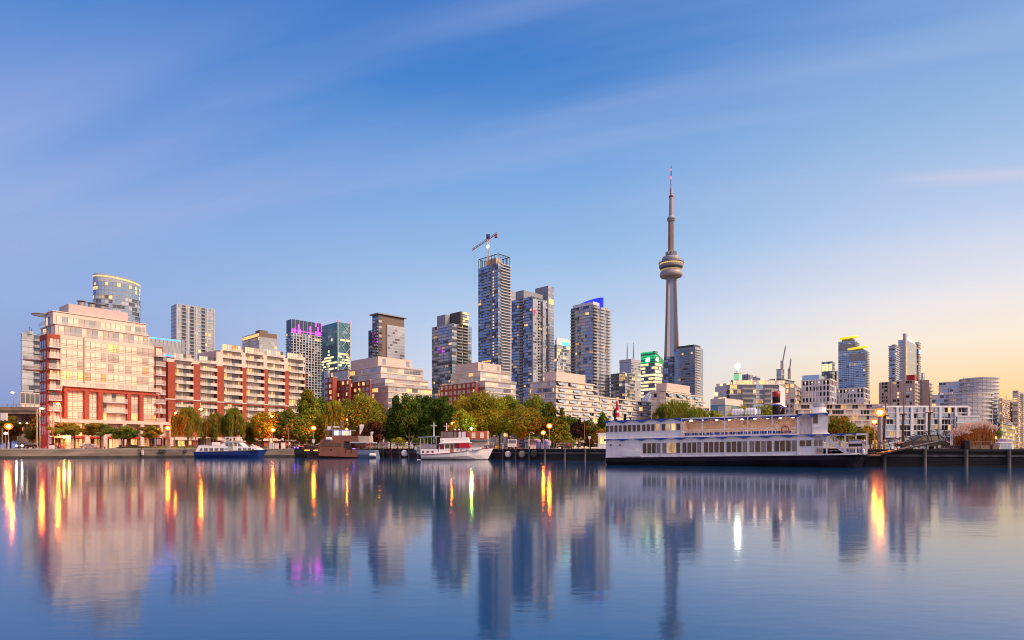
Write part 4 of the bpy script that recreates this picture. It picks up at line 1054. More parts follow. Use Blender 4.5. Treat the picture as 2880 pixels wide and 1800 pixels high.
MB().lathe(pr([(21, 461), (27, 455), (28, 440), (24, 432), (18, 428), (15, 422)]), TX, YT, 24).build("sky_pod", rado, T)
MB().lathe(pr([(28.4, 450), (28.6, 443)]), TX, YT, 24).build("sky_pod_glazing", g_dark, T)
ant = mat("antenna sleeve", (.36, .30, .36), .5, var=.06)
MB().lathe(pr([(15, 424), (14, 350), (13, 288)]), TX, YT, 16).build("antenna_sleeve", ant, T)
MB().lathe(pr([(15.5, 290), (15.5, 280)]), TX, YT, 16).build("antenna_collar", maroon, T)
MB().lathe(pr([(10, 281), (9.5, 228), (5, 225), (4.4, 160)]), TX, YT, 12).build("antenna_mast", ant, T)
MB().lathe(pr([(4.8, 160), (4.6, 142)]), TX, YT, 12).build("red_beacon", tail_r, T)
MB().lathe(pr([(4.2, 142), (3.4, 100), (2.6, 66), (.6, 64)]), TX, YT, 10).build("antenna_tip", maroon, T)
MB().lathe(pr([(4.4, 97), (4.4, 90)]), TX, YT, 10).build("red_beacon", tail_r, T)

# ---- skyline beyond the ferry ------------------------------------------------------------------------------
T = place("cream_low_building", "low windowless cream building with a pale green glass base behind the life rafts", 7, 285, 300)
bl = Block(T, 7, 137, 285, 467, 792, 300, 44, cream, "wall")
b_ = Block(T, 7, 137, 285, 560, 856, 292, 44, g_teal, "glass_base"); bands(b_, 2, [(g_teal, .6), (lit_dim, .2), (g_grey, .2)], 3, name="base_glazing_band")
T, bl = tower("curved_condominium", "wide curved glass apartment block with a string of roof lights behind the ferry funnels", 7, 300, 332, 900, 655, 420, 89, n=13, mats=[(g_dark, .42), (g_blue, .24), (g_pale, .18), (lit, .07), (lit_dim, .09)], wall=grey_wall, slab=(slab_pale, .7, .4), bay=2.6, gear=0)
balconies(bl, 'R', bl.lu * .2, bl.lu * .42, bl.n, 3.0, m=slab_pale, backing=g_dark)
balconies(bl, 'R', bl.lu * .6, bl.lu * .74, bl.n, 2.2, m=slab_pale, backing=g_dark)
bc = Block(T, 7, 880, 995, 1062, 645, 470, 30, cream, "cream_wing"); bands(bc, 13, [(g_dark, .4), (blind, .3), (lit, .2), (g_grey, .1)], 3.2, gap=.7, name="wing_glazing_band")
balconies(bc, 'R', bc.lu * .2, bc.lu * .8, 13, 1.6, m=slab_pale)
bp = Block(T, 7, 340, 365, 890, 640, 424, 89, cream, "lit_penthouse", bl.z1, h=bl.z1 + 3.4)
bands(bp, 1, [(lit, .4), (blind, .3), (g_grey, .3)], 2.2, name="penthouse_glazing_band")
for j in range(14):
    p = bl.R.pt(bl.lu * (j + .4) / 14, .3, bl.z1 + 1.0 + 1.1 * (j % 3))
    MB().ball(p, .42, 8).build("roof_lamp", lamp_wall, T)
T = place("terraced_cream_block", "cream stepped block with yellow lit upper terraces beside the curved glass block", 7, 300, 480)
prev = GZ
for xA, xC, yt in ((170, 420, 780), (176, 400, 720), (184, 380, 672), (196, 330, 640)):
    q_ = Block(T, 7, xA, 300, xC, yt, 480, 44, cream, "storey_wall", prev); n = max(1, int((q_.z1 - prev) / 3.3))
    bands(q_, n, [(g_grey, .4), (blind, .3), (lit_y, .3)], 3, name="glazing_band"); prev = q_.z1 - .02
def white_condo(label, xA, xB, xC, yt, Y, seed):
    T, bl = tower("white_condominium", label, 7, xA, xB, xC, yt, Y, 38, n=12, mats=[(w_dark, .6), (g_grey, .13), (g_pale, .1), (lit, .07), (red_paint, .03)], wall=white_wall, slab=(white_wall, .12, .5), bay=3, gear=2)
    piers(bl, 'L', [bl.lv * i / 8 for i in range(9)], 1.0, .4, white_wall)
    piers(bl, 'R', [bl.lu * i / 4 for i in range(5)], 1.0, .4, white_wall)
    for i in range(1, 8, 2): MB().ball(bl.L.pt(bl.lv * i / 8, .9, bl.z1 - 1.5), .3, 8).build("wall_lamp", lamp_wall, T)
    bl.cap(.5, .8, white_wall); return T, bl
T, bl = white_condo("white gridded apartment block with dark windows beside the ferry wheelhouse roof", 1065, 1345, 1405, 604, 480, 1)
Block(T, 7, 1067, 1235, 1300, 552, 495, 38, g_blue, "glass_penthouse", bl.z1 + .8)
white_condo("white gridded apartment block at the foot of the twin yellow crowned towers", 1408, 1690, 1748, 690, 500, 2)
for nm, xA, xB, xC, yt, Y, dy, w0, w1 in (("blue tower under a yellow roof disc, taller of the pair", 1432, 1600, 1636, 206, 900, (195, 165), 1448, 1636),
                                         ("blue tower under a tilted yellow roof disc, shorter of the pair", 1540, 1706, 1732, 302, 870, (303, 266), 1530, 1734)):
    T, bl = tower("disc_crowned_tower", nm, 7, xA, xB, xC, yt, Y, 40, n=56, mats=[(g_blue, .86), (g_dark, .06), (lit, .015), (g_pale, .03)], wall=mat("blue spandrel", (.10, .15, .26), .25, .4, var=.1), slab=(mat("blue spandrel", (.1, .15, .26)), .08, .5), bay=2.8, gear=0, run=1)
    balconies(bl, 'R', 0, bl.lu, bl.n, 2.2, m=slab_pale, backing=g_pale)
    MB().pbox(bl.L, bl.lv * .0, bl.lv, .06, .12, bl.z1 - 14, bl.z1 - 4).build("louvre_panel", grey_wall, T)
    bands(bl, 1, [(lit_dim, .3), (g_blue, .7)], 2, z0=bl.z1 - 22, z1=bl.z1 - 17, out=.16, faces='L', name="lit_storey", run=1)
    za, zb = at(0, zy(7, dy[0]), Y).z, at(0, zy(7, dy[1]), Y).z
    pa, pb_ = at(zx(7, w0), 0, Y + 6), at(zx(7, w1), 0, Y + 6); cxx, rr = (pa.x + pb_.x) / 2, (pb_.x - pa.x) / 2
    k_ = 28; r0 = [(cxx + rr * math.cos(6.2832 * j / k_), Y + 6 + rr * .55 * math.sin(6.2832 * j / k_), za + (zb - za) * (.5 + .34 * math.cos(6.2832 * j / k_))) for j in range(k_)]
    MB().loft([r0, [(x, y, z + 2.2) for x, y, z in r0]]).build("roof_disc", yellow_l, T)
    MB().prism(bl.grow(-4), bl.z1, za + 3).build("disc_support", grey_wall, T)
T, bl = tower("lit_crown_office", "dark glass office with a large yellow lit gridded crown", 7, 1262, 1372, 1396, 420, 950, 40, n=26, mats=[(g_teal, .5), (g_dark, .4), (g_grey, .1)], wall=dark_wall, slab=(slab_dark, .1, .4), bay=4, gear=1)
b8 = Block(None, 7, 1262, 1372, 1396, 420, 950, 40); b8.T = T
bands(b8, 5, [(lit_y, 1)], 5, z0=bl.L.z(zy(7, 515)), z1=bl.L.z(zy(7, 440)), faces='L', out=.2, name="lit_crown_band", sill=.06, gap=.3)
T, bl = tower("grey_glass_block", "plain grey glass block between the lit crown office and yellow disc tower", 7, 1385, 1415, 1436, 520, 980, 40, n=22, mats=GREY, wall=grey_light, bay=4, gear=1)
T, bl = tower("unfinished_core", "bare grey concrete core of an unfinished tower below two pale cranes", 7, 806, 850, 884, 497, 760, 44, n=14, mats=[(g_grey, .5), (grey_wall, .4), (lit, .1)], wall=grey_light, slab=(grey_wall, .4, .5), bay=4, gear=0)
o_ = Block(T, 7, 740, 850, 985, 596, 756, 44, grey_wall, "open_floor"); slabs(o_, 20, slab_dark, 1.2, .5, name="floor_deck")
crane_p = mat("pale crane paint", (.42, .36, .36), .5, var=.1)
crane("luffing_crane", "taller pale luffing crane rising from the unfinished concrete core", zx(7, 862), 760, zy(7, 497), zy(7, 410), ((zx(7, 866), zy(7, 430)), (zx(7, 897), zy(7, 268))), crane_p, crane_p, r=.8)
crane("luffing_crane", "shorter pale luffing crane beside the unfinished concrete core", zx(7, 935), 770, zy(7, 600), zy(7, 490), ((zx(7, 936), zy(7, 520)), (zx(7, 952), zy(7, 392))), crane_p, crane_p, r=.8)
T, bl = tower("beacon_tower", "tiered green lit tower topped by a brilliant white beacon spire", 7, 376, 425, 450, 536, 1150, 44, n=14, mats=[(g_grey, .6), (lit_dim, .4)], wall=grey_light, slab=(slab_m, .4, .6), bay=5, gear=0)
MB().pbox(bl.R, 0, bl.lu, .3, .5, bl.z1 - 16, bl.z1 - 2).build("green_lit_panel", mat("pale green light", (.2, .5, .3), .4, var=0, emit=(.25, .7, .3), es=.7), T)
MB().pbox(bl.L, 0, bl.lv, .3, .5, bl.z1 - 16, bl.z1 - 2).build("green_lit_panel", MATS["pale green light"], T)
Block(T, 7, 345, 425, 456, 602, 1145, 44, grey_light, "lower_tier")
p = at(zx(7, 412), zy(7, 470), 1165)
MB().tube([(p.x, 1165, bl.z1), (p.x, 1165, p.z), (p.x, 1165, at(0, zy(7, 430), 1165).z)], [3.5, 2.2, .4], 8).build("spire", white_wall, T)
MB().ball(p, 5.0, 12).build("beacon_light", mat("beacon glow", (1, 1, 1), .3, var=0, emit=(1, 1, .70), es=40), T)
for lb, xA, xB, xC, yt, Y in (("plain grey office with a pink lit edge, behind the curved block's roof lights", 458, 520, 570, 552, 850), ("windowless grey slab next to the plain grey office roof", 565, 600, 641, 578, 820)):
    T, bl = tower("grey_office", lb, 7, xA, xB, xC, yt, Y, 44, n=12, mats=[(g_grey, .7), (grey_wall, .3)], wall=grey_light, slab=(grey_light, .2, 1.2), bay=6, gear=2)
# eastern group
T, bl = tower("spired_tower", "stone and glass tower with a floodlit gabled crown behind the tan brick blocks", 8, 434, 505, 610, 188, 900, 44, n=40, mats=[(g_grey, .7), (g_blue, .2), (g_pale, .1)], wall=grey_light, slab=(grey_light, .1, .7), bay=4, gear=0)
sp = Block(T, 8, 478, 505, 524, 129, 898, 44, grey_light, "central_fin", GZ)
MB().pbox(sp.R, .5, sp.lu * .6, .05, .5, GZ + 30, sp.z1 - 18).build("light_column", lit_dim, T)
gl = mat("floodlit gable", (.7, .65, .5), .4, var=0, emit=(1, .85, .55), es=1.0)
cR, cL = bl.R, bl.L
MB().ppoly(cR, [(cR.s(zx(8, 525)), bl.z1), (bl.lu * .98, bl.z1), (cR.s(zx(8, 525)), sp.z1 - 3)], -3, 0.1).build("floodlit_gable", gl, T)
MB().ppoly(cL, [(cL.s(zx(8, 480)), bl.z1), (cL.s(zx(8, 480)), sp.z1 - 3), (bl.lv * .8, bl.z1)], -3, 0.1).build("floodlit_gable", gl, T)
T, bl = tower("balconied_tower", "slim blue tower banded with balconies tucked beside the floodlit gabled tower", 8, 345, 404, 440, 250, 860, 44, n=46, mats=[(g_blue, .5), (g_dark, .35), (lit, .1), (g_pale, .05)], wall=slab_dark, slab=(slab_pale, .9, .7), bay=4, gear=0)
Block(T, 8, 370, 404, 438, 236, 862, 44, dark_wall, "roof_frame", bl.z1)
T, bl = tower("dark_slim_tower", "slim dark tower with a pale blue lit cap beside the gabled tower", 8, 600, 630, 651, 216, 960, 44, n=46, mats=[(g_dark, .45), (lit_dim, .25), (g_grey, .3)], wall=tan_wall, slab=(slab_m, .6, .7), bay=4, gear=0)
MB().pbox(bl.R, 0, bl.lu, .2, .4, bl.z1 - 18, bl.z1 - 10).build("lit_cap", mat("pale blue light", (.5, .7, .9), .4, var=0, emit=(.5, .75, 1), es=.8), T)
T, bl = tower("far_pale_tower", "small far pale tower peeping between the slim dark tower and tan brick block", 8, 655, 672, 692, 512, 1250, 44, n=20, mats=PALE, wall=grey_light, slab=(slab_pale, .4, .8), bay=5, gear=1)
def tan_block(label, xA, xB, xC, yt, Y):
    T, bl = tower("tan_apartment_block", label, 8, xA, xB, xC, yt, Y, 44, n=19, mats=[(w_dark, .52), (g_pale, .14), (blind_grey, .2), (lit, .03), (lit_dim, .04)], wall=tan_wall, slab=(tan_wall, .06, .5), bay=3, gap=.3, sill=.28, gear=2)
    piers(bl, 'L', [bl.lv * f_ for f_ in (0.02, .3, .38, .66, .72, .98)], 2.2, .6, tan_wall)
    balconies(bl, 'R', bl.lu * .1, bl.lu * .9, bl.n, 1.6, m=slab_pale, backing=blind); return T, bl
T, bl = tan_block("wide tan brick apartment block in front of the floodlit gabled tower", 256, 588, 626, 584, 520)
MB().pbox(bl.R, bl.lu * .1, bl.lu * .6, -6, 0, bl.z1, bl.z1 + 5).build("plant_room", red_paint, T)
tan_block("narrower tan brick apartment block with red roof lights, next to its wide twin", 628, 722, 756, 580, 545)
def cyl_end(T, px, Y, r, z0, z1, n):
    x = gx(px, Y); fh = (z1 - z0) / n
    MB().lathe([(r, z0), (r, z1)], x, Y, 28).build("rounded_end_wall", cream, T)
    for i in range(n):
        b = MB(); idx = pick([.3, .5, .2], 28, 3)
        for j in range(28):
            a, c = 6.2832 * (j + .06) / 28, 6.2832 * (j + .94) / 28
            b.face([(x + (r + .06) * math.cos(t_), Y + (r + .06) * math.sin(t_), z0 + fh * (i + h)) for t_, h in ((a, .3), (c, .3), (c, .95), (a, .95))], idx[j])
        b.build("rounded_glazing_band", [g_grey, g_pale, blind], T)
    o = MB().lathe([(r, z0 + fh * .9), (r + 1.3, z0 + fh * .9), (r + 1.3, z0 + fh * 1.2), (r, z0 + fh * 1.2)], x, Y, 28).build("round_balcony", slab_pale, T); repeat(o, n, fh)
WC = [(g_blue, .36), (g_dark, .26), (g_pale, .2), (blind, .08), (lit, .06), (lit_dim, .04)]
T, bl = tower("rounded_white_block", "tall white and blue apartment block with a rounded sunlit end", 8, 826, 1180, 1215, 584, 520, 46, n=19, mats=WC, wall=white_wall, slab=(white_wall, .35, .4), bay=2.6, gear=3)
cyl_end(T, zx(8, 1212), 522, 12.5, GZ, bl.z1 + 1, 19)
Block(T, 8, 1055, 1182, 1253, 576, 524, 46, g_grey, "penthouse", bl.z1)
T, bl = tower("rounded_white_block", "lower white stepped apartment block with rounded corner in front of the tall rounded one", 8, 757, 1080, 1110, 712, 440, 46, n=13, mats=WC, wall=white_wall, slab=(white_wall, .35, .4), bay=2.6, gear=2)
cyl_end(T, zx(8, 1108), 444, 13.5, GZ, bl.z1 - .5, 13)
for x0_, x1_, y_ in ((880, 960, 700), (965, 1040, 702)): Block(T, 8, x0_, x1_ - 6, x1_, y_, 470, 46, white_wall, "roof_frame", bl.z1 - .1)
T, bl = tower("white_harbour_block", "long low white and blue harbourfront apartment block behind the tall ship masts", 8, 270, 285, 1112, 842, 250, 90, n=7, mats=[(g_blue, .42), (w_dark, .30), (g_grey, .12), (lit, .03), (lit_dim, .05), (blind, .08)], wall=white_wall, slab=(white_wall, .6, .36), bay=1.35, gear=0, sill=.1, run=3)
piers(bl, 'R', [bl.lu * f_ for f_ in (.01, .16, .33, .5, .66, .84, .99)], 1.0, .8, white_wall)
for f0, f1 in ((.05, .14), (.4, .46), (.6, .65)): MB().pbox(bl.R, bl.lu * f0, bl.lu * f1, .1, .5, bl.z1 - 4.2, bl.z1 - .6).build("blank_panel", grey_light, T)
MB().pbox(bl.R, 0, bl.lu, -9, .03, bl.z1, bl.z1 + .6).build("parapet", white_wall, T)
b_ = Block(T, 8, 990, 1000, 1205, 930, 246, 90, g_blue, "glass_end_bay"); bands(b_, 5, [(g_blue, .5), (g_pale, .3), (lit, .1), (g_dark, .1)], 2.4, name="bay_glazing_band"); slabs(b_, 5, white_wall, .4, .5, name="bay_slab")
T, bl = tower("pink_low_block", "low pink concrete flats partly glowing in the street lamp's light", 8, -590, -560, 318, 815, 330, 90, n=8, mats=[(g_grey, .25), (blind_grey, .3), (lit_dim, .12), (w_dark, .33)], wall=pink, slab=(pink, .5, .4), bay=1.5, gear=2)
T, bl = tower("sunset_tower", "grey apartment tower with jutting balconies against the orange sky", 8, 1405, 1440, 1545, 760, 430, 44, n=22, mats=[(g_grey, .4), (g_dark, .3), (lit, .15), (g_pale, .15)], wall=tan_wall, slab=(tan_wall, .1, .5), bay=3.4, gap=.5, gear=2)
balconies(bl, 'L', bl.lv * .7, bl.lv * 1.1, bl.n, 2.4, m=slab_pale)
T, bl = tower("sunset_tower", "taller cream apartment tower at the sunset edge of the skyline", 8, 1540, 1594, 1760, 684, 460, 44, n=26, mats=[(g_grey, .4), (g_dark, .3), (lit, .15), (g_pale, .15)], wall=cream, slab=(cream, .1, .5), bay=3.4, gap=.5, gear=2)
balconies(bl, 'R', bl.lu * .1, bl.lu * .3, bl.n, 1.6, m=slab_pale)
T, bl = tower("dark_terraced_block", "low dark terraced apartment block below the sunset towers", 8, 1398, 1420, 1575, 996, 330, 44, n=6, mats=[(g_dark, .6), (g_grey, .2), (lit, .2)], wall=dark_wall, slab=(slab_m, .8, .35), bay=3, gear=2)
T, bl = tower("warehouse", "flat grey warehouse roof below the orange horizon", 8, 1190, 1215, 1400, 958, 480, 44, n=3, mats=[(g_grey, .6), (grey_wall, .4)], wall=grey_wall, slab=None, bay=5, gear=1)
Block(T, 8, 1258, 1275, 1292, 905, 500, 44, tan_wall, "chimney_block")
# elevated road on the street end
T = thing("elevated_road", "elevated concrete road on piers crossing behind the street lamps", "overpass", (gx(0, 215), 215, GZ))
P = Plane(-420, 215, 82); e_ = P.s(zx(1, 285))
zd = at(0, zy(1, 1046), 215).z
MB().pbox(P, 0, e_, -14, 0, zd - 2.4, zd - .9).build("deck", mat("stained concrete", (.2, .15, .12), .9, var=.4, scale=.3), T)
MB().pbox(P, 0, e_, -.3, .3, zd - 1.2, zd + .1).build("parapet", mat("stained concrete", (.2, .15, .12), .9, var=.4, scale=.3), T)
for f_ in (.25, .55, .86): MB().pbox(P, e_ * f_, e_ * f_ + 1.5, -6, -2, GZ, zd - 2.4).build("pier", MATS['stained concrete'], T)
b = MB()
for j in range(40): b.pbox(P, e_ * j / 40, e_ * j / 40 + .12, -.2, .0, zd + .1, zd + 1.0)
b.pbox(P, 0, e_, -.2, 0, zd + .95, zd + 1.05); b.build("railing", steel, T)
MB().pbox(P, e_ * .8, e_ * .8 + 1.8, .05, 1.0, zd - 5.5, zd - 2.2).build("sign_back", white_wall, T)
# ------------------------------------------------------------------ trees
def leafmat(name, c):
    m = mat(name, c, .75, var=.25, scale=2.0, spec=.2)
    t = m.node_tree; b = t.nodes["Principled BSDF"]; o = t.nodes["Material Output"]
    if not any(n.type == 'BSDF_TRANSLUCENT' for n in t.nodes):       # light passes through a leaf
        tr = t.nodes.new("ShaderNodeBsdfTranslucent"); mx = t.nodes.new("ShaderNodeMixShader"); mx.inputs[0].default_value = .4
        tr.inputs[0].default_value = (min(1, c[0] * 1.5), min(1, c[1] * 1.5), c[2], 1)
        t.links.new(b.outputs[0], mx.inputs[1]); t.links.new(tr.outputs[0], mx.inputs[2]); t.links.new(mx.outputs[0], o.inputs[0])
    return m
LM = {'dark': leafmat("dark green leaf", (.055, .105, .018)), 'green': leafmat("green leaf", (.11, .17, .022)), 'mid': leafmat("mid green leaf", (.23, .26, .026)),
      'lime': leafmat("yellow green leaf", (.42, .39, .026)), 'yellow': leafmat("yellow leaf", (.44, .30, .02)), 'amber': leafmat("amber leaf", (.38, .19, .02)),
      'olive': leafmat("olive leaf", (.24, .20, .028)), 'rust': leafmat("rust leaf", (.16, .06, .02)), 'purple': leafmat("purple leaf", (.035, .018, .022)),
      'blue': leafmat("spruce needle", (.02, .045, .035))}
NPR = np.random.default_rng(5)
def crown_mesh(centers, radii, per, size, nm, drop=0.0, sq=1.0, clump_cols=None):
    """many small leaf faces spread through clumps"""
    V, I = [], []
    for ci, (c, r) in enumerate(zip(centers, radii)):
        d = NPR.normal(size=(per, 3)); d /= np.linalg.norm(d, axis=1)[:, None]
        rr = r * NPR.uniform(.35, 1.05, per) ** .6 * np.where(NPR.random(per) < .07, 1.35, 1.0)
        p = np.array(c) + d * rr[:, None] * np.array([1, 1, sq])
        if drop: p[:, 2] -= NPR.uniform(0, 1, per) ** 1.3 * drop
        n = d + NPR.normal(size=(per, 3)) * .6; n /= np.linalg.norm(n, axis=1)[:, None]
        a = np.cross(n, NPR.normal(size=(per, 3))); a /= np.linalg.norm(a, axis=1)[:, None]; b = np.cross(n, a)
        if drop: a = NPR.normal(size=(per, 3)) * .12; a[:, 2] = 1; b = np.cross(n, a); b /= np.linalg.norm(b, axis=1)[:, None]; b *= .35; a *= 1.5
        s = size * NPR.uniform(.6, 1.25, per)[:, None]
        V.append(np.stack([p - a * s - b * s * .35, p + b * s * .6 - a * s * .1, p + a * s + b * s * .2, p - b * s * .6 + a * s * .15], axis=1))
        base = clump_cols[ci]
        I.append(np.where(NPR.random(per) < .7, base, NPR.integers(0, nm, per)))
    return np.concatenate(V).reshape(-1, 3), np.concatenate(I)
def tree(name, px, pt, hw, Y, kind, cols, label, group=None, z0=GZ, leafy=None):
    x = gx(px, Y); zt = at(0, pt, Y).z; H = zt - z0; W = hw / F * Y * (1.3 if kind == 'poplar' else 1.1)
    T = thing(name, label, "tree", (x, Y, z0), group)
    cen, rds = [], []
    drop = 0
    if kind == 'round':
        cz, rz_ = H * .58, H * .40; n = 40
        for i in range(n):
            d = NPR.normal(size=3); d /= np.linalg.norm(d); f_ = NPR.uniform(.45, .82)
            cen.append((x + d[0] * W * f_, Y + d[1] * W * f_ * .9, z0 + cz + d[2] * rz_ * f_ * (1 if d[2] > 0 else .85))); rds.append(W * NPR.uniform(.26, .42))
        sq = min(1.25, max(.6, H / (2 * W) * .9))
    elif kind == 'spread':
        n = 16; sq = .55
        for i in range(n):
            t = NPR.uniform(0, 6.28); f_ = NPR.uniform(.1, .8)
            cen.append((x + math.cos(t) * W * f_, Y + math.sin(t) * W * f_, z0 + H * (.62 + NPR.uniform(-.18, .22) * (1 - f_ * .5)))); rds.append(W * NPR.uniform(.22, .36))
    elif kind == 'poplar':
        n = 38; sq = 1.5
        for i in range(n):
            f_ = NPR.uniform(.1, .97); w = W * (1 - f_ ** 2.4) * .78 + W * .10; t = NPR.uniform(0, 6.28); q = NPR.uniform(.15, .8)
            cen.append((x + math.cos(t) * w * q, Y + math.sin(t) * w * q, z0 + H * (.10 + .86 * f_))); rds.append(max(W * .2, w * NPR.uniform(.40, .62)))
    elif kind == 'conifer':
        n = 30; sq = .7
        for i in range(n):
            f_ = (i + .5) / n; w = W * (1 - f_) ** .85; t = i * 2.4; q = .6
            cen.append((x + math.cos(t) * w * q, Y + math.sin(t) * w * q, z0 + H * (.06 + .92 * f_))); rds.append(max(W * .10, w * .5))
    else:   # willow
        n = 34; sq = .45; drop = H * .42
        for i in range(n):
            t = NPR.uniform(0, 6.28); f_ = NPR.uniform(.05, .88) ** .7
            cen.append((x + math.cos(t) * W * f_, Y + math.sin(t) * W * f_ * .85, z0 + H * (.99 - .34 * f_ ** 2) - NPR.uniform(0, .08) * H)); rds.append(W * NPR.uniform(.14, .24))
    per = int(clampn(leafy or (7.5e3 * (W / 5) ** 1.2 * (H / 9) ** .6 / n), 80, 300)) if not drop else int(clampn((leafy or 230), 80, 300))
    size = clampn(Y / 155 * .34, .16, .5) * (.85 if kind != 'spread' else .75)
    cc = [int(NPR.integers(0, len(cols))) for _ in cen]
    V, I = crown_mesh(cen, rds, per, size, len(cols), drop, sq, cc)
    keep = (V.reshape(-1, 4, 3)[:, :, 2].min(axis=1) > z0 + .05); V = V.reshape(-1, 4, 3)[keep].reshape(-1, 3); I = I[keep]
    me = bpy.data.meshes.new("crown"); nq = len(I)
    V = V - np.array([x, Y, z0])
    me.vertices.add(nq * 4); me.vertices.foreach_set("co", V.astype(np.float32).ravel())
    me.loops.add(nq * 4); me.loops.foreach_set("vertex_index", np.arange(nq * 4, dtype=np.int32))
    me.polygons.add(nq); me.polygons.foreach_set("loop_start", np.arange(0, nq * 4, 4, dtype=np.int32)); me.polygons.foreach_set("loop_total", np.full(nq, 4, dtype=np.int32))
    for c in cols: me.materials.append(LM[c])
    me.polygons.foreach_set("material_index", I.astype(np.int32)); me.update(calc_edges=True)
    link("crown", me, T)
    b = MB(); r0 = clampn(H * .02, .09, .4)
    b.tube([(x, Y, z0 - .05), (x + .1, Y, z0 + H * .3), (x - .1, Y, z0 + H * .55), (x, Y, z0 + H * .82)], [r0, r0 * .75, r0 * .5, r0 * .15], 8)
    for i in range(5):
        c = cen[i * len(cen) // 5]; zb = z0 + H * (.22 + .07 * i)
        b.tube([(x, Y, zb), ((x + c[0]) / 2, (Y + c[1]) / 2, (zb + c[2]) / 2 + .4), c], [r0 * .45, r0 * .3, r0 * .1], 5)
    b.build("trunk", bark, T); return T
G = "quayside trees"
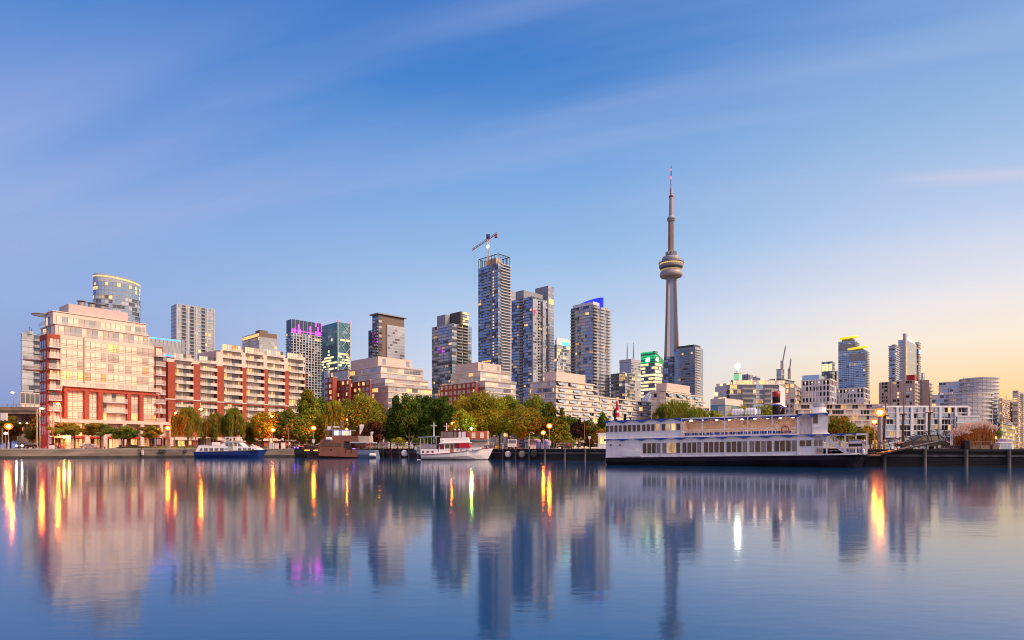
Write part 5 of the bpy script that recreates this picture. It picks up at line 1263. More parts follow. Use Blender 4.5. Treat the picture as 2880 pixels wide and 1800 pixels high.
TR = [
 ("broadleaf_tree", (210, 1176, 45, 163, 'spread'), ['amber', 'yellow', 'olive', 'mid'], "flat crowned amber tree in front of the stone podium of the brick block"),
 ("broadleaf_tree", (165, 1178, 26, 165, 'spread'), ['amber', 'olive', 'mid'], "small orange lit tree beside the twin lamp poles"),
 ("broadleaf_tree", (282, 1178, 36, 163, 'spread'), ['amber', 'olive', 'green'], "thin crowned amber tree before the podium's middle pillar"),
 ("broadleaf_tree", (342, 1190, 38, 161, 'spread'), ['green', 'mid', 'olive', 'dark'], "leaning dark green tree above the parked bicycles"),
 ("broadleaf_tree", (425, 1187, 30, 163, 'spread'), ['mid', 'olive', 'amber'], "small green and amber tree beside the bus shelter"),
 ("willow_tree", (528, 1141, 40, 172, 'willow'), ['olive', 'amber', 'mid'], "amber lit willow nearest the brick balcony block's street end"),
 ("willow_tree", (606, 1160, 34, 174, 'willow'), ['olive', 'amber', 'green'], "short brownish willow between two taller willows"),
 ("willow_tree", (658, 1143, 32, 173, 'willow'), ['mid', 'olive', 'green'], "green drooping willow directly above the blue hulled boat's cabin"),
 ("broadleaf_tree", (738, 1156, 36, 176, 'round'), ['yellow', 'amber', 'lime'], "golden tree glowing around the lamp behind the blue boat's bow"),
 ("broadleaf_tree", (700, 1184, 26, 180, 'round'), ['olive', 'green'], "small dull green tree behind the golden one"),
 ("poplar_tree", (868, 1097, 42, 185, 'poplar'), ['mid', 'lime', 'olive', 'green'], "tall pointed yellow-green tree at the end of the brick balcony block"),
 ("poplar_tree", (902, 1112, 24, 190, 'poplar'), ['mid', 'olive', 'green'], "slim green tree leaning against the tall pointed one"),
 ("broadleaf_tree", (838, 1172, 46, 178, 'round'), ['olive', 'mid', 'amber', 'green'], "low amber tree around the lamp by the yellow road sign"),
 ("willow_tree", (943, 1122, 30, 180, 'willow'), ['olive', 'lime', 'lime'], "straw coloured willow above the brown ship's wheelhouse"),
 ("broadleaf_tree", (1015, 1102, 54, 184, 'round'), ['lime', 'mid', 'yellow', 'olive'], "broad yellow-green tree behind the brown ship's flags"),
 ("broadleaf_tree", (1062, 1122, 24, 192, 'round'), ['rust', 'olive'], "narrow rusty brown tree beside a lone orange lamp"),
 ("broadleaf_tree", (1052, 1184, 30, 176, 'round'), ['purple', 'rust', 'purple'], "dark purple leaved tree at the brown ship's stern"),
 ("poplar_tree", (1118, 1112, 30, 178, 'poplar'), ['dark', 'green', 'dark'], "dark green tree nearest the purple one"),
 ("poplar_tree", (1150, 1101, 36, 176, 'round'), ['dark', 'green', 'mid'], "rounded dark green tree behind the bicycle racks"),
 ("poplar_tree", (1180, 1103, 38, 178, 'round'), ['dark', 'green', 'dark'], "broad dark green tree below the stepped glass block's corner"),
 ("poplar_tree", (1205, 1107, 24, 176, 'poplar'), ['green', 'dark'], "pointed dark green tree just before the cross shaped mast"),
 ("poplar_tree", (1230, 1110, 30, 178, 'round'), ['dark', 'green', 'mid'], "rounded dark tree between the two cross shaped masts"),
 ("poplar_tree", (1253, 1110, 20, 174, 'poplar'), ['green', 'dark', 'green'], "narrow green tree beside the trawler's canvas wheelhouse"),
 ("poplar_tree", (1278, 1118, 22, 180, 'poplar'), ['dark', 'green'], "dark tree half behind the round yellow-green one"),
 ("broadleaf_tree", (1352, 1091, 66, 168, 'round'), ['lime', 'yellow', 'mid', 'olive'], "large round yellow-green tree towering over the white trawler"),
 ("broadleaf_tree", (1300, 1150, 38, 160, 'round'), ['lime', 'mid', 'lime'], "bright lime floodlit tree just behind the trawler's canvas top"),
 ("broadleaf_tree", (1430, 1108, 44, 178, 'round'), ['mid', 'green', 'lime'], "green tree behind and between the two largest round trees"),
 ("broadleaf_tree", (1472, 1131, 60, 160, 'round'), ['olive', 'mid', 'lime', 'olive', 'amber'], "large olive and amber tree beside the two wharf lamps"),
 ("broadleaf_tree", (1502, 1114, 44, 168, 'round'), ['mid', 'green', 'olive'], "tall mid green tree behind the wharf lamps"),
 ("pine_tree", (1546, 1127, 30, 160, 'poplar'), ['green', 'olive', 'dark'], "upright green tree directly behind the brightest wharf lamp"),
 ("pine_tree", (1580, 1146, 34, 152, 'conifer'), ['green', 'mid', 'olive'], "feathery green conifer sloping down from the wharf lamp"),
 ("broadleaf_tree", (1626, 1180, 20, 158, 'round'), ['purple', 'purple', 'rust'], "dark purple tree below the terraced flats"),
 ("broadleaf_tree", (1661, 1174, 28, 160, 'round'), ['olive', 'green', 'rust'], "dull olive tree between the purple tree and ferry"),
 ("broadleaf_tree", (1700, 1154, 20, 165, 'round'), ['green', 'mid'], "small light green tree behind the ferry's white dish"),
 ("spruce_tree", (1729, 1150, 15, 158, 'conifer'), ['blue', 'dark'], "larger blue-green spruce beside the red flag on the ferry"),
 ("spruce_tree", (1758, 1163, 10, 158, 'conifer'), ['blue', 'dark'], "smaller blue-green spruce a step from the red flag"),
 ("broadleaf_tree", (1686, 1206, 16, 142, 'round'), ['amber', 'yellow', 'rust'], "little orange tree at the ferry's blunt end"),
 ("willow_tree", (1905, 1118, 68, 150, 'willow'), ['green', 'mid', 'olive'], "huge weeping willow rising over the ferry roof"),
 ("willow_tree", (1868, 1136, 34, 148, 'willow'), ['green', 'olive'], "side mound of weeping willow on the flag side of the huge one"),
 ("broadleaf_tree", (2014, 1150, 32, 155, 'round'), ['lime', 'mid', 'lime'], "low round lime tree beside the huge willow"),
 ("broadleaf_tree", (2084, 1140, 38, 158, 'round'), ['mid', 'lime', 'yellow'], "round yellow-green tree behind the white life rafts"),
 ("broadleaf_tree", (2150, 1139, 40, 160, 'round'), ['lime', 'mid', 'olive'], "round yellow-green tree behind the black and red funnel"),
 ("broadleaf_tree", (2218, 1158, 22, 165, 'round'), ['mid', 'olive'], "small green tree behind the ferry's railing board"),
 ("broadleaf_tree", (2362, 1162, 42, 130, 'round'), ['green', 'mid', 'olive', 'amber'], "green tree shading to orange beside the ferry wheelhouse"),
 ("broadleaf_tree", (2410, 1198, 30, 135, 'round'), ['amber', 'olive', 'green'], "low orange-brown tree above the ferry's stern canopy"),
 ("broadleaf_tree", (2448, 1196, 24, 150, 'round'), ['mid', 'amber', 'yellow'], "thin yellow tree behind the paired dock lamps"),
 ("broadleaf_tree", (925, 1128, 34, 200, 'round'), ['green', 'mid', 'olive'], "green tree filling the gap behind the straw coloured willow"),
 ("broadleaf_tree", (975, 1124, 40, 202, 'round'), ['mid', 'green', 'lime'], "green tree behind and between the straw willow and broad yellow-green tree"),
 ("broadleaf_tree", (1098, 1150, 30, 200, 'round'), ['dark', 'green'], "dark green tree behind the lone orange lamp"),
 ("broadleaf_tree", (1165, 1116, 44, 200, 'round'), ['dark', 'green', 'mid'], "broad dark green tree behind the row of pointed ones"),
 ("broadleaf_tree", (1240, 1122, 44, 202, 'round'), ['dark', 'green'], "broad dark green tree behind the cross shaped masts"),
 ("broadleaf_tree", (1310, 1112, 40, 200, 'round'), ['green', 'mid', 'lime'], "mid green tree on the shaded side of the largest round tree"),
 ("broadleaf_tree", (1405, 1106, 44, 198, 'round'), ['mid', 'lime', 'green'], "bright green tree showing above the two largest round trees"),
 ("broadleaf_tree", (1520, 1136, 40, 190, 'round'), ['olive', 'green', 'amber'], "olive green tree far behind the wharf lamps"),
 ("broadleaf_tree", (1600, 1170, 34, 180, 'round'), ['green', 'olive', 'dark'], "green tree behind the feathery conifer's foot"),
 ("broadleaf_tree", (800, 1150, 40, 200, 'round'), ['green', 'olive', 'amber'], "green tree behind the amber tree by the yellow road sign"),
 ("broadleaf_tree", (1960, 1146, 44, 165, 'round'), ['green', 'mid', 'olive'], "green tree filling between the huge willow and the low lime tree"),
 ("broadleaf_tree", (2784, 1190, 26, 240, 'round'), ['dark', 'green'], "dark green tree below the grey warehouse roof"),
 ("broadleaf_tree", (30, 1168, 46, 205, 'spread'), ['rust', 'amber', 'olive'], "rusty tree under the elevated road at the street end"),
 ("broadleaf_tree", (92, 1196, 26, 195, 'spread'), ['olive', 'green', 'amber'], "small olive tree below the elevated road's pier"),
 ("broadleaf_tree", (18, 1148, 40, 250, 'round'), ['rust', 'olive', 'amber'], "dark rusty tree filling the gap under the elevated road's end span"),
 ("broadleaf_tree", (66, 1152, 36, 246, 'round'), ['olive', 'rust', 'amber'], "brown olive tree behind the two yellow lamps under the elevated road"),
 ("broadleaf_tree", (108, 1158, 30, 252, 'round'), ['rust', 'olive'], "rusty tree between the elevated road and brick corner"),
]
for nm, (px, pt, hw, Y, kd), cols, lb in TR: tree(nm, px, pt, hw, Y, kd, cols, lb, G)
def bush(px, pt, hw, Y, cols, label, name="shrub"):
    T = thing(name, label, "shrub", (gx(px, Y), Y, GZ)); x = gx(px, Y); H = at(0, pt, Y).z - GZ; W = hw / F * Y
    cen = [(x + NPR.uniform(-.7, .7) * W, Y + NPR.uniform(-.5, .5) * W, GZ + H * NPR.uniform(.3, .7)) for _ in range(10)]
    V, I = crown_mesh(cen, [min(W, H) * .38] * 10, 130, .2, len(cols), 0, .8, [int(NPR.integers(0, len(cols))) for _ in cen])
    V[:, 2] = np.maximum(V[:, 2], GZ + .02)
    me = bpy.data.meshes.new("foliage"); nq = len(I); V = V - np.array([x, Y, GZ])
    me.from_pydata(V.tolist(), [], np.arange(nq * 4).reshape(-1, 4).tolist())
    for c in cols: me.materials.append(LM[c])
    me.polygons.foreach_set("material_index", I.astype(np.int32)); me.update(); link("foliage", me, T)
    b = MB()
    for i in range(3): b.tube([(x + (i - 1) * W * .3, Y, GZ - .02), cen[i]], [.06, .03], 5)
    b.build("stem", bark, T); return T
bush(1126, 1226, 26, 168, ['mid', 'lime', 'olive'], "rounded yellow-green shrub behind the racked bicycles")
bush(1180, 1228, 26, 168, ['green', 'olive', 'dark'], "dark shrub behind the trawler's stern awning")
bush(1334, 1226, 24, 150, ['green', 'dark', 'olive'], "dark shrub behind the trawler's bow")
bush(1600, 1236, 24, 140, ['mid', 'olive'], "low clipped olive shrub on the wharf")
bush(1646, 1224, 26, 146, ['rust', 'purple', 'olive'], "brown grassy shrub on the wharf near the ferry")
bush(788, 1236, 20, 178, ['rust', 'olive'], "brown shrub behind the covered dinghy")

# ------------------------------------------------------------------ lamps
def globe_lamp(px, py, Y, label, rg=.42, glow=None, sign=False, thick=.09, z0=GZ):
    c = at(px, py, Y); T = thing("street_lamp", label, "street lamp", (c.x, Y, z0), "globe street lamps along the quays")
    MB().tube([(c.x, Y, z0), (c.x, Y, z0 + .6), (c.x, Y, c.z - rg)], [thick * 1.5, thick, thick * .8], 8).build("pole", pole_m, T)
    MB().lathe([(thick * .9, c.z - rg - .12), (rg * .55, c.z - rg * .9), (rg * .5, c.z - rg * .7)], c.x, Y, 12).build("collar", pole_m, T)
    MB().ball(c, rg * .8, 12, sz=.85).build("bulb", glow or lamp_o, T, smooth=True)
    if glow is None: MB().ball(c, rg * 1.55, 16, sz=.9).build("globe", lamp_halo, T, smooth=True)  # oversized emissive shell stands in for the glow around the bulb
    if sign: MB().box(c.x - .35, Y - .14, c.z - 4.1, c.x + .35, Y - .11, c.z - 3.1).build("sign_plate", white_wall, T)
    return T
globe_lamp(24, 1199, 150, "orange globe lamp nearest the car headlights", .6)
globe_lamp(16, 1219, 172, "small red lamp behind the headlights' lamp", .5, mat("red lamp glow", (1, .1, .05), .3, var=0, emit=(1, .05, .02), es=260))
globe_lamp(472, 1204, 164, "orange globe lamp on the lawn beside the bus shelter", .5)
globe_lamp(767, 1209, 172, "orange globe lamp inside the golden tree", .5)
globe_lamp(882, 1204, 173, "orange globe lamp with a sign plate beside the yellow road sign", .5, sign=True)
globe_lamp(1545, 1198, 131, "taller orange globe lamp with a sign plate on the timber wharf", .42, sign=True)
globe_lamp(1528, 1217, 150, "shorter orange globe lamp behind the taller wharf lamp", .42)
globe_lamp(1447, 1216, 172, "tiny orange lamp under the olive and amber tree", .24)
globe_lamp(2459, 1186, 104, "smaller yellow globe lamp with a sign plate by the yellow bollards", .36, sign=True)
globe_lamp(2475, 1160, 93, "biggest brightest lamp on the thick post beside the gangway", .5, thick=.34)
globe_lamp(2799, 1231, 120, "low yellow lamp beside the orange reed bed", .26)
globe_lamp(975, 1209, 171, "orange lamp glowing behind the brown ship's upper deck", .35)
globe_lamp(1068, 1172, 192, "lone orange lamp in front of the rusty brown tree", .28)
globe_lamp(1271, 1190, 158, "tiny orange lamp among the dark trees beside the trawler's masts", .22)
globe_lamp(976, 1180, 178, "tiny orange lamp in the straw willow's crown", .2)
globe_lamp(56, 1190, 205, "yellow lamp under the elevated road, dimmer of two", .3, lamp_w)
globe_lamp(76, 1190, 200, "yellow lamp under the elevated road, brighter of two", .34, lamp_w)
c = at(1326, 1206, 154); T = thing("floodlight", "green tinted floodlight mast behind the trawler's canvas wheelhouse", "floodlight", (c.x, 154, GZ))
MB().tube([(c.x, 154, GZ), (c.x, 154, c.z - .2)], .06, 6).build("pole", pole_m, T)
MB().ball(c, .3, 10).build("lamp_head", mat("green floodlight glow", (.8, 1, .4), .3, var=0, emit=(.55, 1, .12), es=300), T)
def cobra_lamp(px, py, Y, label, ppx, z0=GZ):
    c = at(px, py, Y); xp = gx(ppx, Y); T = thing("road_lamp", label, "street lamp", (xp, Y, z0), "bracket road lamps")
    MB().tube([(xp, Y, z0), (xp, Y, c.z - .6)], [.16, .1], 8).build("pole", pole_m, T)
    MB().tube([(xp, Y, c.z - .6), (xp + (c.x - xp) * .4, Y, c.z + .1), (c.x, Y, c.z + .2)], .07, 6).build("bracket", pole_m, T)
    MB().box(c.x - .45, Y - .2, c.z + .05, c.x + .45, Y + .2, c.z + .3).build("lamp_housing", steel, T)
    MB().ball((c.x, Y, c.z), .42, 10, sz=.6).build("lens", lamp_o, T); return T
cobra_lamp(118, 1149, 166, "orange bracket lamp on a tall pole before the brick corner", 112)
cobra_lamp(164, 1136, 168, "orange bracket lamp on a brown pole before the brick balconies", 171)
cobra_lamp(496, 1162, 178, "orange bracket lamp above the lawn globe lamp", 491)
cobra_lamp(565, 1151, 190, "orange bracket lamp shining through the amber willow", 575)
cobra_lamp(763, 1171, 196, "orange bracket lamp in the crown of the golden tree", 757)
cobra_lamp(35, 1104, 222, "orange road lamp standing on the elevated road", 39, z0=at(0, zy(1, 1046), 215).z - .9)
def bare_pole(px, pt, Y, label, m=pole_m, r=.16, extra=None):
    T = thing("utility_pole", label, "pole", (gx(px, Y), Y, GZ), "bare utility poles"); x = gx(px, Y); zt = at(0, pt, Y).z
    MB().tube([(x, Y, GZ), (x, Y, zt)], [r, r * .75], 8).build("shaft", m, T)
    MB().box(x - r * 1.3, Y - r * 1.3, GZ, x + r * 1.3, Y + r * 1.3, GZ + .5).build("base", m, T); return T
bare_pole(104, 1151, 164, "thick pale pink pole nearest the car headlights", r=.2)
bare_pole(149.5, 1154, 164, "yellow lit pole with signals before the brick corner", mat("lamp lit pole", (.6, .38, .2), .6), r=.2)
bare_pole(478, 1158, 166, "pale pole rising just behind the lawn globe lamp", r=.15)
bare_pole(6, 1204, 158, "thin pole by the small orange lamp", r=.1)
bare_pole(812, 1202, 171, "thin pole with a red life ring at the quay edge", r=.07)
bare_pole(1644, 1190, 150, "slim red and white striped pole by the purple tree", mat("striped pole", (.45, .2, .16), .6), r=.07)
bare_pole(2441, 1190, 100, "thin pale pole beside the paired dock lamps", r=.06)
def traffic_light(px, py, Y, label):
    c = at(px, py, Y); T = thing("traffic_light", label, "traffic light", (c.x, Y, GZ))
    MB().tube([(c.x + .3, Y, GZ), (c.x + .3, Y, c.z + .6)], .07, 6).build("pole", pole_m, T)
    MB().box(c.x - .25, Y - .18, c.z - .5, c.x + .25, Y + .1, c.z + .5).build("signal_box", yellow_p, T)
    for i, m in enumerate((lit, lit, tail_r)): MB().ball((c.x, Y - .2, c.z + .3 - .3 * i), .1, 8).build("signal_lens", m, T)
traffic_light(65, 1206, 190, "yellow cased traffic light below the elevated road")
traffic_light(146, 1188, 165, "traffic light on the yellow lit pole")

# ------------------------------------------------------------------ boats
def hull(T, P, st, m, name="hull", sub=True, bulge=.92, zb=-.4):
    """stations (t, z_deck, half_beam, t_foot); centre line lies cb behind the plane"""
    cb = max(s_[2] for s_ in st); rings = []
    for t_, zd, hb, tf in st:
        rings.append([P.pt(t_, -cb + hb, zd), P.pt((t_ + tf) / 2, -cb + hb * bulge, zd * .45), P.pt(tf, -cb + hb * .6, zb), P.pt(tf, -cb - hb * .6, zb), P.pt((t_ + tf) / 2, -cb - hb * bulge, zd * .45), P.pt(t_, -cb - hb, zd)])
    return MB().loft(rings).build(name, m, T)
def quad_on(P, pts, o0, o1, name, m, T): return MB().ppoly(P, pts, o0, o1).build(name, m, T)
def wins(T, P, k, xs, y0, y1, m, o=.05, name="window", ref=None):
    for i, (a, c) in enumerate(xs):
        t0, t1 = P.s(zx(k, a)), P.s(zx(k, c))
        z1, z0 = P.z(zy(k, y0), t0), P.z(zy(k, y1), t0)
        mm = m[i % len(m)] if isinstance(m, list) else m
        b = MB().pbox(P, t0, t1, o - .04, o, z0, z1, 0)
        b.build(name, [mm], T)
# --- white riverboat
P = Plane(1702, 92, 114.4); k = 6
T = thing("riverboat", "big white double deck riverboat with blue scalloped trim and black hull", "boat", P.pt(0, -3, 0))
TILT = .017                                              # she floats trimmed, stern end up
before_ = set(bpy.data.objects)
fs = lambda x: P.s(zx(k, x)); fz = lambda y, x=65: P.z(zy(k, y), fs(x)) - TILT * fs(x)
zd = fz(868, 65); zm = fz(722, 65); zu = fz(566, 65); BW = 6.0
eH = fs(2318)
hull(T, P, [(0, zd, 3.0, .2), (.6, zd, 3.05, .6), (fs(1100), zd - .02, 3.05, fs(1100)), (fs(1900), zd, 3.0, fs(1900)), (fs(2150), zd + .06, 2.5, fs(2120)), (eH, zd + .16, 1.3, eH - .9)], black_hull, bulge=1.0, zb=-1.3)
MB().pbox(P, .05, fs(2290), -5.6, .03, zd, zd + .12).build("rub_rail", white_paint, T)
MB().pbox(P, .1, fs(1832), -5.9, -.02, zd + .1, zm).build("lower_cabin", white_paint, T)
MB().pbox(P, .1, fs(714), -5.9, -.02, zm + .15, zu).build("upper_cabin", white_paint, T)
MB().pbox(P, 0, fs(2290), -6.1, .2, zm, zm + .16).build("upper_deck", white_paint, T)
MB().pbox(P, -.1, fs(1960), -6.1, .2, zu, zu + .16).build("roof_deck", white_paint, T)
def scallop(x0, x1, z, n, h, name="scalloped_trim"):
    t0, t1 = fs(x0), fs(x1); pts = [(t0, z), (t1, z)]
    low = []
    for i in range(n):
        for j in range(8):
            f_ = (i + j / 8) / n; low.append((t0 + (t1 - t0) * f_, z - h + h * .82 * math.sin(math.pi * j / 8)))
    low.append((t1, z - h))
    quad_on(P, [(a, c) for a, c in pts[:1]] + [(t1, z)] + low[::-1], .2, .26, name, blue_trim, T)
scallop(60, 714, zu + .17, 4, .44)
scallop(60, 1830, zm + .18, 10, .36)
scallop(1700, 1960, zu + .17, 2, .45)
scallop(1830, 2200, zm + .18, 3, .32)
MB().pbox(P, fs(2200), fs(2296), .2, .26, zm - .08, zm + .16).build("canopy_edge", white_paint, T)
# lower windows in seven groups of four
gl_l = [boat_glass, boat_glass, boat_glass_b, boat_glass_b]
for gi, (a, c) in enumerate(((385, 542), (551, 710), (722, 890), (904, 1084), (1096, 1280), (1292, 1490), (1503, 1702))):
    w = (c - a) / 4
    for j in range(4):
        t0, t1 = fs(a + w * j + w * .06), fs(a + w * (j + 1) - w * .14)
        z0_, z1_ = fz(832, 385), fz(747, 385)
        o = MB().pbox(P, t0 - .05, t1 + .05, .0, .03, z0_ - .05, z1_ + .05).build("window", white_paint, T)
        MB().pbox(P, t0, t1, .03, .045, z0_, z1_).build("pane", [boat_glass, boat_glass_b, boat_glass, boat_glass_g][(gi * 3 + j * (gi + 1)) % 4] if (gi, j) not in ((1, 1), (1, 2)) else lit_dim, o)
    MB().pbox(P, fs(c) - .05, fs(c) + .14, .0, .09, zd + .12, zm).build("wall_batten", white_paint, T)
up = [(74, 98), (110, 136), (146, 172), (183, 208), (222, 250), (260, 289), (300, 327), (338, 366), (382, 410), (420, 448), (460, 487), (500, 530), (548, 577), (588, 618), (632, 664), (674, 705)]
for i, (a, c) in enumerate(up):
    z0_, z1_ = fz(652, 65), fz(598, 65)
    o = MB().pbox(P, fs(a) - .05, fs(c) + .05, 0, .03, z0_ - .05, z1_ + .05).build("window", white_paint, T)
    MB().pbox(P, fs(a), fs(c), .03, .045, z0_, z1_).build("pane", lit if i == 14 else (lit_dim if i in (11, 13) else [boat_glass, boat_glass_b][i % 2]), o)
# doors and lockers forward
MB().pbox(P, fs(135), fs(220), 0, .03, zd + .25, fz(757)).build("door", white_paint, T)
MB().pbox(P, fs(218), fs(372), 0, .22, zd + .12, fz(815)).build("locker", white_paint, T)
MB().pbox(P, fs(290), fs(322), 0, .15, fz(798), fz(770)).build("wall_box", white_paint, T)
for x in (116, 195): MB().pbox(P, fs(x) - .09, fs(x) + .09, 0, .16, fz(770), fz(756)).build("wall_lamp", dark_steel, T)
# open upper deck under the roof: back wall, posts, rails, clear sheets, seats
MB().pbox(P, fs(714), fs(1830), -5.7, -5.6, zm + .16, zu).build("far_wall", mat("warm deck wall", (.84, .66, .56), .7, var=.03), T)
for i in range(9):
    p = P.pt(fs(770 + i * 112), -2.9, zu - .12); MB().lathe([(.18, p[2] - .06), (.2, p[2]), (.05, p[2] + .02)], p[0], p[1], 12).build("ceiling_lamp", mat("warm deck lamp", (1, .8, .6), .4, var=0, emit=(1, .76, .60), es=20), T)
for i in range(9): MB().pbox(P, fs(760 + i * 105), fs(800 + i * 105), -5.58, -5.5, zm + 1.1, zu - .3).build("far_window", blind, T)
for x in (716, 893, 1082, 1278, 1487, 1702): MB().pbox(P, fs(x) - .07, fs(x) + .07, -.1, .06, zm + .16, zu).build("deck_post", white_paint, T)
MB().pbox(P, fs(714), fs(1702), -.06, .04, zm + 1.12, zm + 1.2).build("hand_rail", white_paint, T)
MB().pbox(P, fs(714), fs(1702), -.06, .05, zm + .16, zm + .3).build("foot_rail", white_paint, T)
b = MB()
for i in range(44): t_ = fs(720) + (fs(1700) - fs(720)) * i / 44; b.pbox(P, t_, t_ + .035, -.02, .01, zm + .3, zm + 1.12)
b.build("railing_grille", white_paint, T)
for a, c in ((722, 888), (900, 1077), (1090, 1272), (1286, 1480), (1496, 1697)):
    MB().pbox(P, fs(a), fs(c), -.03, -.015, zm + 1.24, zu - .25).build("clear_sheet", clear, T)
    quad_on(P, [(fs(a), zu), (fs(c), zu)] + [(fs(a) + (fs(c) - fs(a)) * (1 - j / 10), zu - .38 + .26 * math.sin(math.pi * j / 10)) for j in range(11)], .02, .05, "valance", blue_trim, T)
for i in range(14):
    t_ = fs(735) + i * (fs(1660) - fs(735)) / 14
    o = MB().pbox(P, t_, t_ + .85, -1.0, -.5, zm + .16, zm + .62).build("deck_bench", white_paint, T)
    MB().pbox(P, t_, t_ + .85, -.5, -.42, zm + .45, zm + .78).build("cushion", blue_trim, o)
for x in (810, 1005, 1235, 1420): MB().lathe([(.05, zm + .16), (.05, zm + .85), (.5, zm + .86), (.5, zm + .9)], *P.pt(fs(x), -2, 0)[:2], 12).build("deck_table", white_paint, T)
MB().torus(P.pt(fs(1598), .14, fz(628, 1598)), .42, .1, (P.n[0], P.n[1], 0)).build("life_ring", orange_ring, T)
# wheelhouse with balcony
MB().pbox(P, fs(1705), fs(1832), -5, -2.2, zm + .16, zu).build("wheelhouse_recess", white_paint, T)
MB().pbox(P, fs(1832), fs(1962), -5.4, -.3, zm + .16, zu + .3).build("wheelhouse", white_paint, T)
MB().pbox(P, fs(1838), fs(1876), -.3, -.25, fz(578, 1840), fz(505, 1840)).build("wheelhouse_window", boat_glass_b, T)
MB().box(*(lambda a: (a[0], a[1], fz(575, 1960)))(P.pt(fs(1962) + .0, -1.2, 0)), *(lambda a: (a[0] + .05, a[1] + .5, fz(515, 1960)))(P.pt(fs(1962), -1.8, 0))).build("wheelhouse_window", boat_glass_g, T)
for x in (1710, 1832): MB().pbox(P, fs(x) - .06, fs(x) + .06, -.1, .04, zm + .16, zu).build("deck_post", white_paint, T)
b = MB(); b.pbox(P, fs(1705), fs(1905), -.05, .02, zm + 1.1, zm + 1.17)
for i in range(16): t_ = fs(1708) + (fs(1900) - fs(1708)) * i / 16; b.pbox(P, t_, t_ + .035, -.03, .0, zm + .2, zm + 1.1)
b.build("balcony_railing_grille", white_paint, T)
# aft lower deck: cabin windows, posts, stair, rails, grill
for a, c in ((1722, 1765), (1778, 1820)):
    MB().pbox(P, fs(a), fs(c), -.01, .04, fz(772, 1722), fz(722, 1722)).build("window", boat_glass_b, T)
MB().pbox(P, fs(1832), fs(1925), -5.5, -.9, zd + .1, zm).build("aft_cabin", white_paint, T)
for a, c in ((1845, 1876), (1886, 1917)): MB().pbox(P, fs(a), fs(c), -.9, -.85, fz(770, 1845), fz(720, 1845)).build("window", boat_glass_g, T)
for x in (1834, 1952, 2108, 2292): MB().pbox(P, fs(x) - .09, fs(x) + .09, -.12, .05, zd + .1, zm).build("deck_post", white_paint, T)
for x in (2228,): MB().pbox(P, fs(x) - .09, fs(x) + .09, -4.6, -4.4, zd + .1, zm).build("deck_post", white_paint, T)
for o_, dx in ((-.4, 0), (-1.5, 0)):
    t0, t1 = fs(1890), fs(2150); z0_, z1_ = zm + .1, zd + .15
    quad_on(P, [(t0, z0_ - .3), (t0 + .4, z0_), (t1, z1_ + .05), (t1 - .35, z1_ - .05)], o_ - .06, o_, "stair_stringer", white_paint, T)
    b = MB()
    b.tube([P.pt(t0, o_, z0_ + 1.0), P.pt(t1 - .3, o_, z1_ + 1.05)], .04, 5)
    for i in range(18): f_ = i / 18; b.tube([P.pt(t0 + (t1 - .3 - t0) * f_, o_, z0_ + (z1_ - z0_) * f_), P.pt(t0 + (t1 - .3 - t0) * f_, o_, z0_ + (z1_ - z0_) * f_ + 1.0)], .022, 4)
    b.build("stair_railing_grille", white_paint, T)
b = MB()
for i in range(10):
    f_ = i / 10; t_ = fs(1890) + (fs(2150) - fs(1890)) * f_; b.pbox(P, t_, t_ + .28, -1.5, -.45, zm - (zm - zd) * f_ - .1, zm - (zm - zd) * f_ - .05)
b.build("stair_tread", white_paint, T)
b = MB(); t0, t1 = fs(2120), fs(2290)
b.pbox(P, t0, t1, -.04, .02, zd + 1.0, zd + 1.06); b.pbox(P, t0, t1, -.04, .02, zd + .2, zd + .25)
for i in range(14): t_ = t0 + (t1 - t0) * i / 14; b.pbox(P, t_, t_ + .05, -.03, .01, zd + .2, zd + 1.0)
b.build("aft_railing_grille", white_paint, T)
b = MB(); b.pbox(P, fs(1925), fs(2100), .0, .03, zd + 1.0, zd + 1.04); b.pbox(P, fs(1925), fs(2100), .0, .03, zd + .55, zd + .58); b.build("side_rail_edge", white_paint, T)
quad_on(P, [(fs(1868), fz(852, 1868)), (fs(1924), fz(852, 1868)), (fs(1924), fz(786, 1868)), (fs(1868), fz(790, 1868))], -.7, -.64, "notice_board", blind_grey, T)
rc = random.Random(2); b = MB()
for r_ in range(2):
    t_ = fs(1873)
    while t_ < fs(1919):
        w = rc.uniform(.05, .12); z_ = fz(802 + 16 * r_, 1868); b.pbox(P, t_, t_ + .03, -.63, -.61, z_ - .1, z_ + rc.uniform(.02, .14)); b.pbox(P, t_, t_ + w, -.63, -.61, z_ - .02 + rc.uniform(-.08, .1), z_ + .01 + .1 * r_ * 0); t_ += w + .05
b.build("board_lettering", dark_steel, T)
MB().pbox(P, fs(1980), fs(1995), -.8, -.5, zd + .35, zd + .6).build("red_fuel_can", red_paint, T)
for t_ in (2225, 2262): MB().tube([P.pt(fs(t_), .05, zd + .1), P.pt(fs(t_ - 25), .06, zd - .55)], .06, 5).build("anchor_arm", dark_steel, T)
